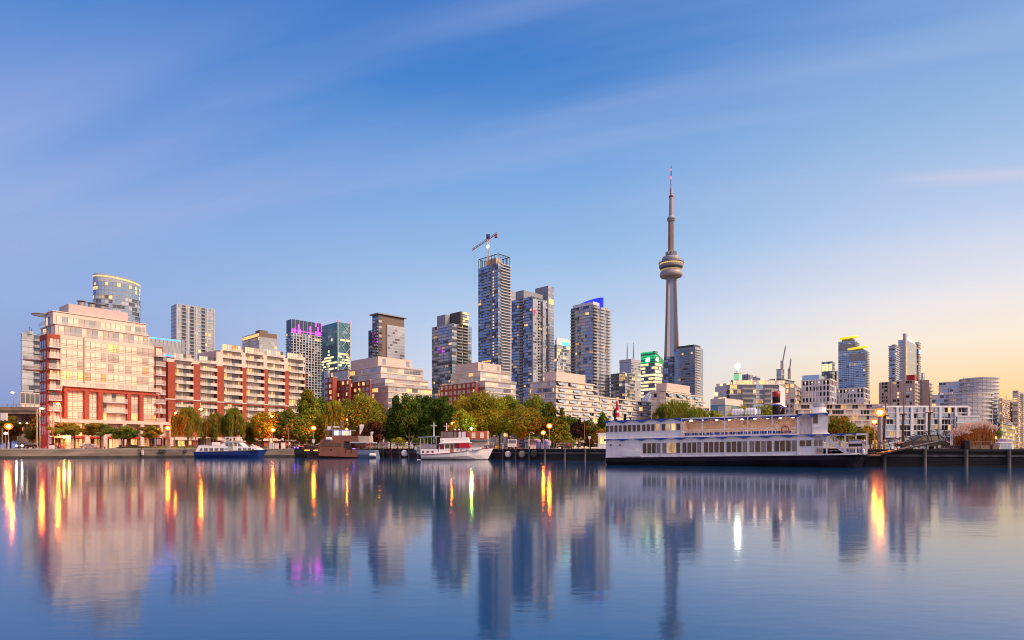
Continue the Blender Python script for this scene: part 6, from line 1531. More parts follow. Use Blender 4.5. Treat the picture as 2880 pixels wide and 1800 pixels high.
# things carried on the ferry
Tg = thing("barbecue_smoker", "large stainless barrel barbecue on the riverboat's stern rail", "barbecue", P.pt(fs(2190), -.3, zd + .12))
c = P.pt(fs(2195), -.5, zd + 1.5); t0, t1 = fs(2140), fs(2255)
MB().tube([P.pt(t0, -.45, zd + 1.55), P.pt(t1, -.45, zd + 1.55)], .42, 14).build("barrel", steel_bright, Tg)
MB().pbox(P, t0, t1, -.95, .05, zd + 1.05, zd + 1.2).build("tray", dark_steel, Tg)
for a in (t0 + .1, t1 - .1):
    for o_ in (-.85, -.05): MB().pbox(P, a - .03, a + .03, o_ - .03, o_ + .03, zd + .12, zd + 1.05).build("leg", dark_steel, Tg)
MB().ball(P.pt(fs(2272), -.4, zd + 1.7), .22, 10).build("end_drum", steel_bright, Tg)
Tg = thing("gas_bottle", "white gas bottle standing at the riverboat's stern post", "gas bottle", P.pt(fs(2262), .12, zd + .12)); p = P.pt(fs(2262), .16, 0)
MB().lathe([(.01, zd + .12), (.16, zd + .15), (.16, zd + .65), (.06, zd + .78), (.01, zd + .8)], p[0], p[1], 12).build("cylinder", white_paint, Tg)
MB().box(p[0] - .05, p[1] - .05, zd + .8, p[0] + .05, p[1] + .05, zd + .9).build("valve", steel, Tg)
zr_ = zu + .16
for lb, a, c, o_ in (("white life raft canister nearest the willow on the riverboat roof", 1136, 1238, -1.2), ("white life raft canister in the middle of three on the riverboat roof", 1250, 1352, -.9), ("white life raft canister partly hidden behind its neighbour, nearest the funnel", 1300, 1384, -2.6)):
    t0, t1 = fs(a), fs(c); r = .47; zc_ = zr_ + .62
    Tg = thing("life_raft", lb, "life raft", P.pt((t0 + t1) / 2, o_, zr_), "life raft canisters on the roof")
    MB().tube([P.pt(t0, o_, zc_), P.pt(t0 + .15, o_, zc_), P.pt(t1 - .15, o_, zc_), P.pt(t1, o_, zc_)], [r * .6, r, r, r * .6], 14).build("canister", white_paint, Tg)
    for f_ in (.25, .5, .75): 
        t_ = t0 + (t1 - t0) * f_; MB().tube([P.pt(t_ - .03, o_, zc_), P.pt(t_ + .03, o_, zc_)], r * 1.03, 14).build("strap", grey_light, Tg)
    for f_ in (.2, .8):
        t_ = t0 + (t1 - t0) * f_; MB().pbox(P, t_ - .04, t_ + .04, o_ - .4, o_ + .4, zr_, zc_ - .3).build("cradle", steel, Tg)
Pz = lambda y, x: fz(y, x)
for lb, xc, o_, yt, r in (("tall black and red ship's funnel with white and blue bands, nearer of two", 1519, -2.0, 296, .50), ("black and red ship's funnel half hidden behind the taller-looking one", 1572, -4.6, 326, .48)):
    p = P.pt(fs(xc), o_, 0); zt = Pz(yt, xc)
    Tg = thing("ship_funnel", lb, "funnel", (p[0], p[1], zr_))
    H_ = zt - zr_
    MB().lathe([(r, zr_), (r, zr_ + H_ * .46)], p[0], p[1], 22).build("lower_drum", black_hull, Tg, True)
    MB().lathe([(r + .01, zr_ + H_ * .46), (r + .01, zr_ + H_ * .50)], p[0], p[1], 22).build("white_band", white_paint, Tg, True)
    MB().lathe([(r + .01, zr_ + H_ * .42), (r + .01, zr_ + H_ * .46)], p[0], p[1], 22).build("blue_band", blue_trim, Tg, True)
    MB().lathe([(r + .01, zr_ + H_ * .50), (r + .01, zr_ + H_ * .54)], p[0], p[1], 22).build("red_band", red_paint, Tg, True)
    MB().lathe([(r, zr_ + H_ * .54), (r, zr_ + H_ * .76)], p[0], p[1], 22).build("upper_drum", black_hull, Tg, True)
    MB().lathe([(r, zr_ + H_ * .76), (r * 1.05, zt), (r * .9, zt), (r * .85, zt - .3)], p[0], p[1], 22).build("red_top", red_paint, Tg, True)
Tg = thing("roof_board", "pale boarded frame standing between the two ship funnels", "board", P.pt(fs(1575), -2.6, zr_))
A_, B_ = P.pt(fs(1543), -2.4, 0), P.pt(fs(1596), -3.6, 0)
MB().hexa([(A_[0], A_[1], zr_ + 1.6), (B_[0], B_[1], zr_ + 1.2), (B_[0], B_[1] + .1, zr_ + 1.2), (A_[0], A_[1] + .1, zr_ + 1.6), (A_[0], A_[1], zr_ + 4.2), (B_[0], B_[1], zr_ + 3.8), (B_[0], B_[1] + .1, zr_ + 3.8), (A_[0], A_[1] + .1, zr_ + 4.2)]).build("board_panel", white_wall, Tg)
for q_ in (A_, B_): MB().tube([(q_[0], q_[1] + .05, zr_), (q_[0], q_[1] + .05, zr_ + 4.0)], .06, 5).build("post", steel, Tg)
MB().tube([(A_[0], A_[1] + .4, zr_), (B_[0], B_[1] + .3, zr_ + 1.8)], .05, 5).build("stay", steel, Tg)
Tg = thing("flagpole", "limp red and white flag on a pole at the riverboat's blunt end", "flag", P.pt(fs(157), -1.2, zr_)); p = P.pt(fs(157), -1.2, 0)
MB().tube([(p[0], p[1], zr_), (p[0] - .25, p[1], zr_ + 3.1)], .035, 5).build("pole", white_paint, Tg)
b = MB(); rings = []
for i in range(9):
    z = zr_ + .6 + i * .29; w = .26 - .02 * abs(i - 2); rings.append([(p[0] - .02 * i + w * math.cos(a) * (1 + .25 * math.sin(i * 1.7 + a * 2)), p[1] + .12 * math.sin(a), z) for a in (0, 1.05, 2.1, 3.14, 4.2, 5.24)])
b.loft(rings); b.build("flag_cloth", red_cloth, Tg)
b = MB().box(p[0] - .2, p[1] - .16, zr_ + 1.2, p[0] + .16, p[1] - .13, zr_ + 1.55); b.build("white_patch", white_fab, Tg)
Tg = thing("radar_dome", "white dish with a whip aerial at the riverboat's blunt end", "aerial", P.pt(fs(98), -1.5, zr_)); p = P.pt(fs(98), -1.5, zr_ + .38)
MB().ball(p, .38, 14).build("dish_cover", white_paint, Tg, True); MB().tube([(p[0], p[1], p[2]), (p[0] + .1, p[1], p[2] + 1.9)], .025, 5).build("aerial", white_paint, Tg)
Tg = thing("roof_hatch", "white box and dish cluster on the riverboat wheelhouse roof", "roof fitting", P.pt(fs(1888), -2.5, zu + .3)); p = P.pt(fs(1888), -2.5, zu + .3)
MB().lathe([(.9, p[2] + .1), (.9, p[2] + .7), (.6, p[2] + .75), (.01, p[2] + .8)], p[0], p[1], 16).build("drum", white_paint, Tg)
MB().lathe([(.5, p[2] + .75), (.7, p[2] + 1.0), (.7, p[2] + 1.25), (.1, p[2] + 1.3)], p[0], p[1], 14).build("cap", grey_light, Tg)
MB().tube([(p[0], p[1], p[2]), (p[0], p[1], p[2] + .3)], .5, 8).build("foot", white_paint, Tg)
along = lambda v: (v[0] - P.x) * P.u[0] + (v[1] - P.y) * P.u[1]
for o in [T] + [o for o in bpy.data.objects if o not in before_]:
    if o.type == 'MESH':
        og = ORG[o.name]; a0 = along(og)
        for v in o.data.vertices: v.co.z += TILT * (along((v.co.x + og[0], v.co.y + og[1])) - a0)
for o in [T] + [o for o in bpy.data.objects if o not in before_ and o.type == 'EMPTY']:
    if o.parent is None: o.location.z += TILT * along(o.location)
# --- kiosk behind the ferry
T = thing("dock_kiosk", "small white kiosk with lit opening tucked behind the riverboat's blunt end", "kiosk", (gx(1692, 116), 123.5, GZ)); x0, x1 = gx(1682, 123), gx(1708, 123); zt = at(0, zy('f', 498), 123).z
MB().box(x0, 123, GZ, x1, 123.3, zt).box(x0, 123, zt, x1, 126, zt + .15).build("hut_wall", white_wall, T)
MB().box(x0 + .3, 122.95, GZ + 1.0, x1 - .2, 123, zt - .5).build("opening", lit, T)

# --- blue hulled tour boat
P = Plane(541, 157, 88.5); k = 'c'
T = thing("tour_boat", "white cabin tour boat with a deep blue hull moored at the concrete quay", "boat", P.pt(0, -2, 0))
fs = lambda x: P.s(zx(k, x)); fz = lambda y, x=400: P.z(zy(k, y), fs(x))
e_ = fs(1805)
hull(T, P, [(fs(175), fz(652), 2.0, fs(205)), (fs(500), fz(650), 2.2, fs(500)), (fs(1000), fz(642), 2.2, fs(1000)), (fs(1400), fz(628), 1.8, fs(1380)), (fs(1650), fz(612), 1.0, fs(1560)), (e_, fz(595), .08, fs(1655))], navy)
quad_on(P, [(fs(222), fz(648)), (fs(1660), fz(606)), (fs(1600), fz(565)), (fs(1500), fz(545)), (fs(1330), fz(540)), (fs(760), fz(520)), (fs(300), fz(505))], -3.9, -.25, "main_cabin", white_paint, T)
quad_on(P, [(fs(740), fz(530)), (fs(1335), fz(545)), (fs(1190), fz(420)), (fs(880), fz(420))], -3.4, -.5, "wheelhouse", white_paint, T)
quad_on(P, [(fs(845), fz(415)), (fs(1255), fz(415)), (fs(1255), fz(403)), (fs(845), fz(403))], -3.6, -.2, "wheelhouse_roof", white_paint, T)
quad_on(P, [(fs(865), fz(325)), (fs(1195), fz(325)), (fs(1195), fz(312)), (fs(865), fz(312))], -3.0, -.8, "flybridge_top", white_paint, T)
for x in (895, 1035, 1175):
    for o_ in (-.85, -2.9): MB().pbox(P, fs(x) - .05, fs(x) + .05, o_ - .05, o_ + .05, fz(405), fz(322)).build("flybridge_post", white_paint, T)
MB().tube([P.pt(fs(800), -.9, fz(420)), P.pt(fs(890), -.9, fz(340))], .05, 5).build("brace", white_paint, T)
MB().lathe([(.35, fz(403)), (.3, fz(372)), (.08, fz(340))], *P.pt(fs(980), -1.6, 0)[:2], 10).build("helm_cover", mat("violet cover", (.2, .14, .4), .8), T)
for a, c in ((425, 508), (548, 630), (668, 750), (790, 870)): MB().pbox(P, fs(a), fs(c), -.27, -.21, fz(630), fz(568)).build("window", boat_glass_g, T)
quad_on(P, [(fs(322), fz(632)), (fs(386), fz(632)), (fs(386), fz(565)), (fs(350), fz(565))], -.27, -.21, "window", boat_glass_g, T)
for a, c in ((1198, 1272), (1312, 1384), (1422, 1492)): MB().pbox(P, fs(a), fs(c), -.27, -.21, fz(622), fz(568)).build("window", boat_glass_g, T)
quad_on(P, [(fs(1525), fz(612)), (fs(1565), fz(612)), (fs(1545), fz(580)), (fs(1520), fz(580))], -.27, -.21, "window", boat_glass, T)
MB().pbox(P, fs(905), fs(962), -.52, -.46, fz(525), fz(445)).build("window", boat_glass_g, T)
MB().pbox(P, fs(1105), fs(1160), -.52, -.46, fz(525), fz(445)).build("window", boat_glass_g, T)
quad_on(P, [(fs(1188), fz(528)), (fs(1295), fz(528)), (fs(1190), fz(440))], -.52, -.46, "window", boat_glass_g, T)
quad_on(P, [(fs(770), fz(520)), (fs(858), fz(520)), (fs(858), fz(455))], -.52, -.46, "window", white_fab, T)
o = MB().pbox(P, fs(985), fs(1088), -.4, -.18, fz(620), fz(425)).build("door", blind_grey, T); MB().pbox(P, fs(1008), fs(1062), -.18, -.15, fz(520), fz(440)).build("door_pane", boat_glass_g, o)
quad_on(P, [(fs(895), fz(600)), (fs(968), fz(600)), (fs(968), fz(560)), (fs(895), fz(560))], -.24, -.2, "name_plate", grey_light, T)
quad_on(P, [(fs(222), fz(645)), (fs(300), fz(645)), (fs(350), fz(500)), (fs(300), fz(500))], -3.8, -3.7, "stern_glass", boat_glass_g, T)
b = MB()
for x in range(360, 760, 40): b.tube([P.pt(fs(x), -.3, fz(512)), P.pt(fs(x), -.3, fz(478))], .02, 4)
b.tube([P.pt(fs(340), -.3, fz(478)), P.pt(fs(760), -.3, fz(482))], .025, 4); b.build("roof_rail_edge", steel_bright, T)
MB().pbox(P, fs(578), fs(718), -2.2, -.8, fz(508), fz(432)).build("roof_locker", white_paint, T)
MB().tube([P.pt(fs(965), -1.5, fz(312)), P.pt(fs(940), -1.5, fz(160))], .04, 5).build("aerial", dark_steel, T)
MB().tube([P.pt(fs(1182), -1.5, fz(312)), P.pt(fs(1182), -1.5, fz(265))], .03, 5).build("aerial", white_paint, T)
MB().tube([P.pt(fs(1800), -2.1, fz(595)), P.pt(fs(1800), -2.1, fz(530))], .025, 5).build("jackstaff", white_paint, T)

# --- rust brown ship
P = Plane(848, 153, 90.5); k = 'd'
T = thing("workboat", "rust brown ship with a dark bow, grey stern and lit wheelhouse", "boat", P.pt(0, -3, 0))
fs = lambda x: P.s(zx(k, x)); fz = lambda y, x=1000: P.z(zy(k, y), fs(x))
hull(T, P, [(fs(355), fz(735), .1, fs(445)), (fs(500), fz(745), 1.6, fs(530)), (fs(800), fz(795), 2.6, fs(800)), (fs(1100), fz(880), 2.8, fs(1100)), (fs(1380), fz(930), 2.8, fs(1380)), (fs(1640), fz(930), 2.7, fs(1640))], rust_dark)
hull(T, P, [(fs(1640), fz(846), 2.72, fs(1650)), (fs(1780), fz(850), 2.7, fs(1760)), (fs(2030), fz(860), 2.5, fs(2060)), (fs(2055), fz(1000), 2.4, fs(2075))], mat("grey blue stern", (.16, .2, .32), .5, var=.1), "stern_hull")
quad_on(P, [(fs(780), fz(985)), (fs(1645), fz(1015)), (fs(1640), fz(846)), (fs(1390), fz(846)), (fs(1345), fz(660)), (fs(830), fz(610)), (fs(790), fz(735))], -5.2, .06, "deckhouse", rust, T)
quad_on(P, [(fs(1050), fz(650)), (fs(1672), fz(660)), (fs(1660), fz(535)), (fs(1050), fz(520)), (fs(940), fz(610)), (fs(870), fz(640))], -4.6, -.5, "bridge_deck", rust, T)
quad_on(P, [(fs(1672), fz(690)), (fs(1925), fz(690)), (fs(1910), fz(535)), (fs(1660), fz(530))], -4.4, -.5, "canvas_dodger", mat("beige canvas", (.45, .36, .32), .8), T)
quad_on(P, [(fs(1480), fz(695)), (fs(2010), fz(695)), (fs(2000), fz(676)), (fs(1480), fz(660))], -4.8, -.1, "aft_awning", grey_light, T)
quad_on(P, [(fs(870), fz(405)), (fs(1520), fz(408)), (fs(1520), fz(392)), (fs(1060), fz(380)), (fs(880), fz(395))], -4.2, -.6, "wheelhouse_roof", mat("blue grey roof", (.3, .3, .5), .5), T)
quad_on(P, [(fs(850), fz(610)), (fs(945), fz(610)), (fs(1045), fz(395)), (fs(1010), fz(395))], -1.0, -.5, "raked_windscreen_frame", rust, T)
for a, c, m in ((1062, 1115, g_teal), (1125, 1200, lit_y), (1212, 1290, g_grey), (1308, 1380, lit), (1400, 1480, lit)):
    MB().pbox(P, fs(a), fs(c), -.75, -.7, fz(518), fz(412)).build("wheelhouse_window", m, T)
for x in (1118, 1205, 1298, 1390, 1488): MB().pbox(P, fs(x) - .08, fs(x) + .08, -.7, -.6, fz(520), fz(405)).build("wheelhouse_post", mat("pale blue light post", (.5, .6, .9), .4, var=0, emit=(.4, .5, 1), es=.8), T)
for a, c in ((838, 905), (910, 985), (990, 1050), (1055, 1112), (1148, 1215), (1220, 1290)): MB().pbox(P, fs(a), fs(c), .06, .10, fz(770), fz(688)).build("window", boat_glass_b, T)
quad_on(P, [(fs(1350), fz(800)), (fs(1535), fz(800)), (fs(1490), fz(688)), (fs(1350), fz(688))], .07, .1, "side_opening", dark_steel, T)
quad_on(P, [(fs(1560), fz(770)), (fs(1755), fz(770)), (fs(1755), fz(700)), (fs(1540), fz(700))], -2.0, -1.9, "aft_window", boat_glass, T)
MB().pbox(P, fs(1045), fs(1080), .06, .1, fz(870), fz(832)).build("hull_port", dark_steel, T)
for x in (440, 485, 522, 675, 735): MB().pbox(P, fs(x) - .13, fs(x) + .13, -.95 if x > 600 else -1.9, .2 if x > 600 else -.8, fz(868), fz(850)).build("hull_light", mat("yellow hull light", (1, .7, .1), .4, var=0, emit=(1, .5, .03), es=3), T)
MB().tube([P.pt(fs(1085), -2, fz(380)), P.pt(fs(1085), -2, fz(200))], .035, 5).build("aerial", white_paint, T)
b = MB(); b.tube([P.pt(fs(1180), -2, fz(380)), P.pt(fs(1280), -2, fz(170))], .07, 5); b.tube([P.pt(fs(1310), -2, fz(360)), P.pt(fs(1215), -2, fz(230))], .06, 5); b.build("mast_derrick", mat("violet grey mast", (.2, .13, .2), .5), T)
MB().pbox(P, fs(1060), fs(1185), -2.4, -1.6, fz(335), fz(310)).build("radar_scanner", white_paint, T)
b = MB()
for x in (362, 420, 480, 565, 615): b.tube([P.pt(fs(x), -2.2, fz(780)), P.pt(fs(x), -2.2, fz(700))], .03, 4)
b.tube([P.pt(fs(355), -2.2, fz(740)), P.pt(fs(780), -2.2, fz(690))], .03, 4); b.build("bow_rail_edge", dark_steel, T)
quad_on(P, [(fs(620), fz(740)), (fs(770), fz(720)), (fs(790), fz(660)), (fs(700), fz(700))], -3.4, -2.2, "covered_tender", white_fab, T)
b = MB(); b.pbox(P, fs(1385), fs(1395), .05, .12, fz(925), fz(800)); b.pbox(P, fs(1525), fs(1535), .05, .12, fz(925), fz(800)); b.pbox(P, fs(1385), fs(1535), .05, .12, fz(806), fz(798)); b.build("gate_frame", dark_steel, T)
MB().pbox(P, fs(1545), fs(1605), .0, .1, fz(832), fz(815)).build("blue_deck_light", mat("violet deck light", (.3, .2, 1), .4, var=0, emit=(.2, .1, 1), es=4), T)
def raft(label, P, ta, tb, o_, zc_, r):
    Tg = thing("life_raft", label, "life raft", P.pt((ta + tb) / 2, o_, zc_ - r))
    MB().tube([P.pt(ta, o_, zc_), P.pt(ta + .15, o_, zc_), P.pt(tb - .15, o_, zc_), P.pt(tb, o_, zc_)], [r * .6, r, r, r * .6], 12).build("canister", white_paint, Tg)
    for f_ in (.35, .65): t_ = ta + (tb - ta) * f_; MB().tube([P.pt(t_ - .03, o_, zc_), P.pt(t_ + .03, o_, zc_)], r * 1.03, 12).build("strap", grey_light, Tg)
raft("white life raft canister on the rust brown ship's side deck", P, fs(940), fs(1078), .0, fz(600), .42)
raft("white life raft canister low on the rust brown ship's stern", P, fs(1938), fs(2080), .5, fz(962), .42)
for lb, x, o_, y0, y1, w in (("tall pale feather flag on the rust brown ship's upper deck", 1680, -1, 520, 285, .55), ("small pale feather flag at the rust brown ship's stern", 1930, -1, 605, 455, .35), ("pale feather flag behind the rust brown ship's windscreen", 885, -3, 540, 325, .5)):
    p0, p1 = Vector(P.pt(fs(x), o_, fz(y0))), Vector(P.pt(fs(x), o_, fz(y1)))
    Tg = thing("feather_flag", lb, "flag", p0)
    MB().tube([p0, p1, p1 + Vector((w * 1.2, 0, .15))], .035, 5).build("pole", steel, Tg)
    h_ = p1.z - p0.z; b = MB()
    rings = [[(p0.x + .05 + dx * (1 if z_ > .5 else z_ * 1.4 + .3), p0.y + dy + .06 * math.sin(z_ * 6), p0.z + h_ * z_ * .95 + .3) for dx, dy in ((0, -.02), (w * 2 * (.5 + .5 * z_), -.02), (w * 2 * (.5 + .5 * z_), .02), (0, .02))] for z_ in (0, .2, .4, .6, .8, 1)]
    b.loft(rings).build("flag_cloth", white_fab, Tg)
# low dark launch ahead of its bow
P2 = Plane(824, 160, 90); s2 = lambda x: P2.s(zx('d', x)); z2 = lambda y: P2.z(zy('d', y))
T = thing("launch", "low dark launch with small blue lights ahead of the rust brown ship's bow", "boat", P2.pt(0, -1, 0))
hull(T, P2, [(s2(190), z2(830), .3, s2(205)), (s2(260), z2(828), 1.2, s2(260)), (s2(460), z2(826), 1.3, s2(460)), (s2(520), z2(826), 1.1, s2(520))], dark_steel)
MB().pbox(P2, s2(195), s2(500), -2.4, -.2, z2(826), z2(812)).build("deck", rust_dark, T)
for x in (215, 290): MB().ball(P2.pt(s2(x), -.5, z2(798)), .14, 8).build("blue_light", mat("blue launch light", (.1, .1, 1), .4, var=0, emit=(.08, .05, 1), es=14), T); MB().tube([P2.pt(s2(x) + .1, -.6, z2(812)), P2.pt(s2(x) + .1, -.6, z2(730))], .04, 4).build("post", pole_m, T)

# --- white trawler
P = Plane(1182, 131, 92); k = 'e'
T = thing("trawler", "white motor trawler with maroon canvas wheelhouse and red covers", "boat", P.pt(0, -2.2, 0))
fs = lambda x: P.s(zx(k, x)); fz = lambda y, x=1200: P.z(zy(k, y), fs(x))
hull(T, P, [(fs(868), fz(842), 1.9, fs(880)), (fs(1100), fz(836), 2.2, fs(1100)), (fs(1450), fz(812), 2.25, fs(1450)), (fs(1800), fz(770), 1.9, fs(1790)), (fs(2100), fz(728), 1.0, fs(2040)), (fs(2325), fz(700), .08, fs(2195))], white_paint, zb=-.1)
hull(T, P, [(fs(878), .12, 1.78, fs(884)), (fs(1450), .12, 2.06, fs(1450)), (fs(1800), .12, 1.7, fs(1795)), (fs(2210), .12, .06, fs(2195))], black_hull, "boot_hull", zb=-.4)
b = MB()
L_ = [(868, 842, 1.9), (1100, 836, 2.2), (1450, 812, 2.25), (1800, 770, 1.9), (2100, 728, 1.0), (2325, 700, .1)]
for (xa, ya, ha), (xb, yb, hb) in zip(L_[:-1], L_[1:]): b.tube([P.pt(fs(xa), -2.25 + ha + .03, fz(ya)), P.pt(fs(xb), -2.25 + hb + .03, fz(yb))], .07, 5)
b.build("rub_rail", maroon, T)
quad_on(P, [(fs(870), fz(842)), (fs(1235), fz(832)), (fs(1200), fz(735)), (fs(870), fz(735))], -4.0, -.25, "aft_cabin", white_paint, T)
quad_on(P, [(fs(1225), fz(830)), (fs(1540), fz(806)), (fs(1900), fz(765)), (fs(2070), fz(735)), (fs(2060), fz(700)), (fs(1870), fz(705)), (fs(1545), fz(625)), (fs(1255), fz(625))], -3.8, -.4, "main_cabin", white_paint, T)
quad_on(P, [(fs(1245), fz(626)), (fs(1860), fz(606)), (fs(1860), fz(594)), (fs(1245), fz(612))], -4.0, -.15, "cabin_roof", white_paint, T)
quad_on(P, [(fs(1258), fz(612)), (fs(1828), fz(598)), (fs(1812), fz(498)), (fs(1258), fz(515))], -3.6, -.5, "flybridge", white_paint, T)
quad_on(P, [(fs(1262), fz(515)), (fs(1808), fz(496)), (fs(1782), fz(368)), (fs(1272), fz(382))], -3.5, -.6, "canvas_enclosure", maroon, T)
for a, c in ((1275, 1325), (1338, 1390), (1402, 1518), (1532, 1588), (1628, 1678), (1692, 1772)): quad_on(P, [(fs(a), fz(503)), (fs(c), fz(500)), (fs(c) - .02, fz(380)), (fs(a), fz(388))], -.62, -.56, "clear_window", boat_glass_g if a < 1600 else white_fab, T)
quad_on(P, [(fs(1268), fz(385)), (fs(1786), fz(370)), (fs(1780), fz(352)), (fs(1275), fz(372))], -3.5, -.5, "canvas_top", maroon, T)
for x in (1540, 1618): MB().ball(P.pt(fs(x), -2, fz(340)), .22, 10).build("radar_dome", white_paint, T, True)
MB().torus(P.pt(fs(1308), -.42, fz(568)), .25, .07, (P.n[0], P.n[1], 0), 16, 6).build("life_ring", white_fab, T)
for a, c, m in ((1256, 1340, maroon), (1362, 1450, boat_glass_b)): MB().pbox(P, fs(a), fs(c), -.42, -.36, fz(733) if m is maroon else fz(718), fz(638)).build("window", m, T)
o = MB().pbox(P, fs(1465), fs(1532), -.42, -.34, fz(808), fz(628)).build("door", wood, T); MB().pbox(P, fs(1478), fs(1520), -.34, -.32, fz(720), fz(640)).build("door_pane", boat_glass, o)
MB().pbox(P, fs(1546), fs(1640), -.42, -.34, fz(718), fz(622)).build("side_cover", maroon, T)
quad_on(P, [(fs(1640), fz(712)), (fs(1868), fz(700)), (fs(1830), fz(620)), (fs(1740), fz(602)), (fs(1635), fz(618))], -3.4, -.2, "windscreen_cover", red_cloth, T)
for x in (1606, 1682, 1797, 1915): MB().pbox(P, fs(x) - .09, fs(x) + .09, -.42, -.3, fz(760) if x < 1700 else fz(756), fz(742)).build("porthole", dark_steel, T)
for a in (905, 995, 1092): MB().pbox(P, fs(a), fs(a + 40), -.27, -.21, fz(808), fz(768)).build("aft_window", maroon, T)
quad_on(P, [(fs(828), fz(500)), (fs(1258), fz(482)), (fs(1258), fz(468)), (fs(828), fz(490))], -4, -.2, "aft_awning", grey_light, T)
for x in (868, 940, 1015, 1092, 1180):
    MB().tube([P.pt(fs(x), -.3, fz(735)), P.pt(fs(x), -.3, fz(488))], .03, 5).build("awning_post", white_paint, T)
for a, c in ((878, 935), (945, 1010), (1020, 1088), (1096, 1175)): MB().pbox(P, fs(a), fs(c), -.3, -.26, fz(730), fz(640)).build("weather_cloth", mat("violet grey cloth", (.28, .24, .32), .8), T)
b = MB(); b.tube([P.pt(fs(870), -.28, fz(636)), P.pt(fs(1250), -.28, fz(632))], .03, 5); b.build("aft_rail_edge", steel_bright, T)
for i, (x, yt, ya) in enumerate(((1110, 190, 262), (1366, 205, 268))):
    b = MB(); p0 = P.pt(fs(x), -2, fz(600)); b.tube([p0, P.pt(fs(x), -2, fz(yt))], [.14, .08], 6); b.tube([P.pt(fs(x - 66), -2, fz(ya)), P.pt(fs(x + 68), -2, fz(ya))], .06, 5); b.build("cross_mast", white_paint, T)
Tg = thing("dinghy", "grey inflatable dinghy hung at the trawler's stern", "dinghy", P.pt(fs(800), -2, fz(830)))
MB().tube([P.pt(fs(742), -1.2, fz(690)), P.pt(fs(760), -1.0, fz(745)), P.pt(fs(800), -.9, fz(800)), P.pt(fs(866), -.9, fz(828))], [.2, .38, .4, .25], 10).build("tube", grey_light, Tg)
MB().tube([P.pt(fs(742), -3.2, fz(690)), P.pt(fs(760), -3.2, fz(745)), P.pt(fs(800), -3.2, fz(800)), P.pt(fs(866), -3.2, fz(828))], [.2, .38, .4, .25], 10).build("tube", grey_light, Tg)
quad_on(P, [(fs(760), fz(720)), (fs(860), fz(800)), (fs(866), fz(700))], -3.2, -1.0, "floor_pan", grey_wall, Tg)
MB().pbox(P, fs(790), fs(866), -3.4, -.6, .02, .12).build("swim_platform", white_paint, T)

# ------------------------------------------------------------------ sailing masts and cruisers in the basin
P = Plane(2505, 128, 92); k = 'h'
T = thing("tall_ship", "three masted dark tall ship lying behind the pier", "ship", P.pt(0, 0, 0))
fs = lambda x: P.s(zx(k, x)); fz = lambda y: P.z(zy(k, y))
hull(T, P, [(fs(330), 1.9, .3, fs(360)), (fs(420), 1.7, 2.4, fs(420)), (fs(800), 1.6, 2.9, fs(800)), (fs(1120), 1.8, 2.2, fs(1110)), (fs(1240), 2.1, .2, fs(1190))], black_hull)
for xb, xt8, yt8, yj in ((356, 375, 688, 130), (656, 553, 662, 95), (1070, 808, 640, 80)):
    px_t, py_t = zx(8, xt8), zy(8, yt8)
    tt = P.s(px_t); zt = P.z(py_t, tt); p0, p1 = Vector(P.pt(fs(xb), -2.5, 1.5)), Vector(P.pt(tt, -2.5, zt)); pm = p0.lerp(p1, .62)
    o = MB().tube([p0, pm], [.30, .22], 8).build("lower_mast", mat("dark mast", (.07, .035, .03), .6), T)
    MB().tube([pm + Vector((.25, 0, -1.5)), p1], [.16, .07], 7).build("topmast", mat("brown mast", (.28, .14, .10), .6), o)
    MB().box(pm.x - .5, pm.y - .4, pm.z - .2, pm.x + .6, pm.y + .4, pm.z).build("crosstree", dark_steel, o)
    b = MB()
    for dx in (-2.6, -1.8, 1.8, 2.6): b.tube([pm, (p0.x + dx, p0.y + (2.2 if dx > 0 else -2.2), 1.8)], .02, 3)
    b.build("rigging_rope", dark_steel, o)
P = Plane(1440, 128, 90)
def sailboat(px, pt, Y, label, hm=white_paint):
    x = gx(px, Y); zt = at(0, pt, Y).z; T = thing("sailboat", label, "sailboat", (x, Y, 0), "sailing boats moored in the basin")
    Q = Plane(px - 42 * 110 / Y, Y, 90); L_ = gx(px + 42 * 110 / Y, Y) - gx(px - 42 * 110 / Y, Y)
    hull(T, Q, [(0, .95, .9, .3), (L_ * .4, .85, 1.2, L_ * .4), (L_ * .8, .95, .7, L_ * .76), (L_, 1.15, .05, L_ * .9)], hm)
    MB().pbox(Q, L_ * .3, L_ * .62, -1.7, -.6, .86, 1.3).build("coachroof", white_paint, T)
    MB().tube([(x, Y + 1.2, .8), (x, Y + 1.2, zt)], [.08, .05], 6).build("mast", white_paint, T)
    MB().tube([(x, Y + 1.2, 2.0), (x - 2.6, Y + 1.2, 2.05)], .1, 6).build("boom", white_fab, T)
    b = MB(); b.tube([(x, Y + 1.2, zt), (x + L_ * .45, Y + 1.2, 1.1)], .012, 3); b.tube([(x, Y + 1.2, zt), (x - L_ * .4, Y + 1.2, 1.0)], .012, 3); b.build("stay_rope", steel, T)
for px, pt, Y, lb in ((2525, 1172, 150, "sailboat mast just past the first dark mast of the tall ship"), (2570, 1180, 155, "short sailboat mast between the first two dark masts"),
                      (2587, 1168, 160, "tall thin mast nearest the second dark mast"), (2607, 1196, 158, "thin mast over the front of the parked dark car"),
                      (2690, 1158, 118, "stout pale mast standing clear of the tall ship's third mast"), (2684, 1160, 140, "white mast paired with the stout pale one"),
                      (2720, 1183, 150, "thin mast before the white block's glass end"), (2804, 1153, 128, "single brownish mast beside the orange reeds"),
                      (2778, 1190, 160, "thin mast in front of the warehouse"), (2828, 1185, 165, "thin mast before the dark terraced block"), (2435, 1150, 150, "thin mast above the riverboat's stern canopy")):
    sailboat(px, pt, Y, lb)
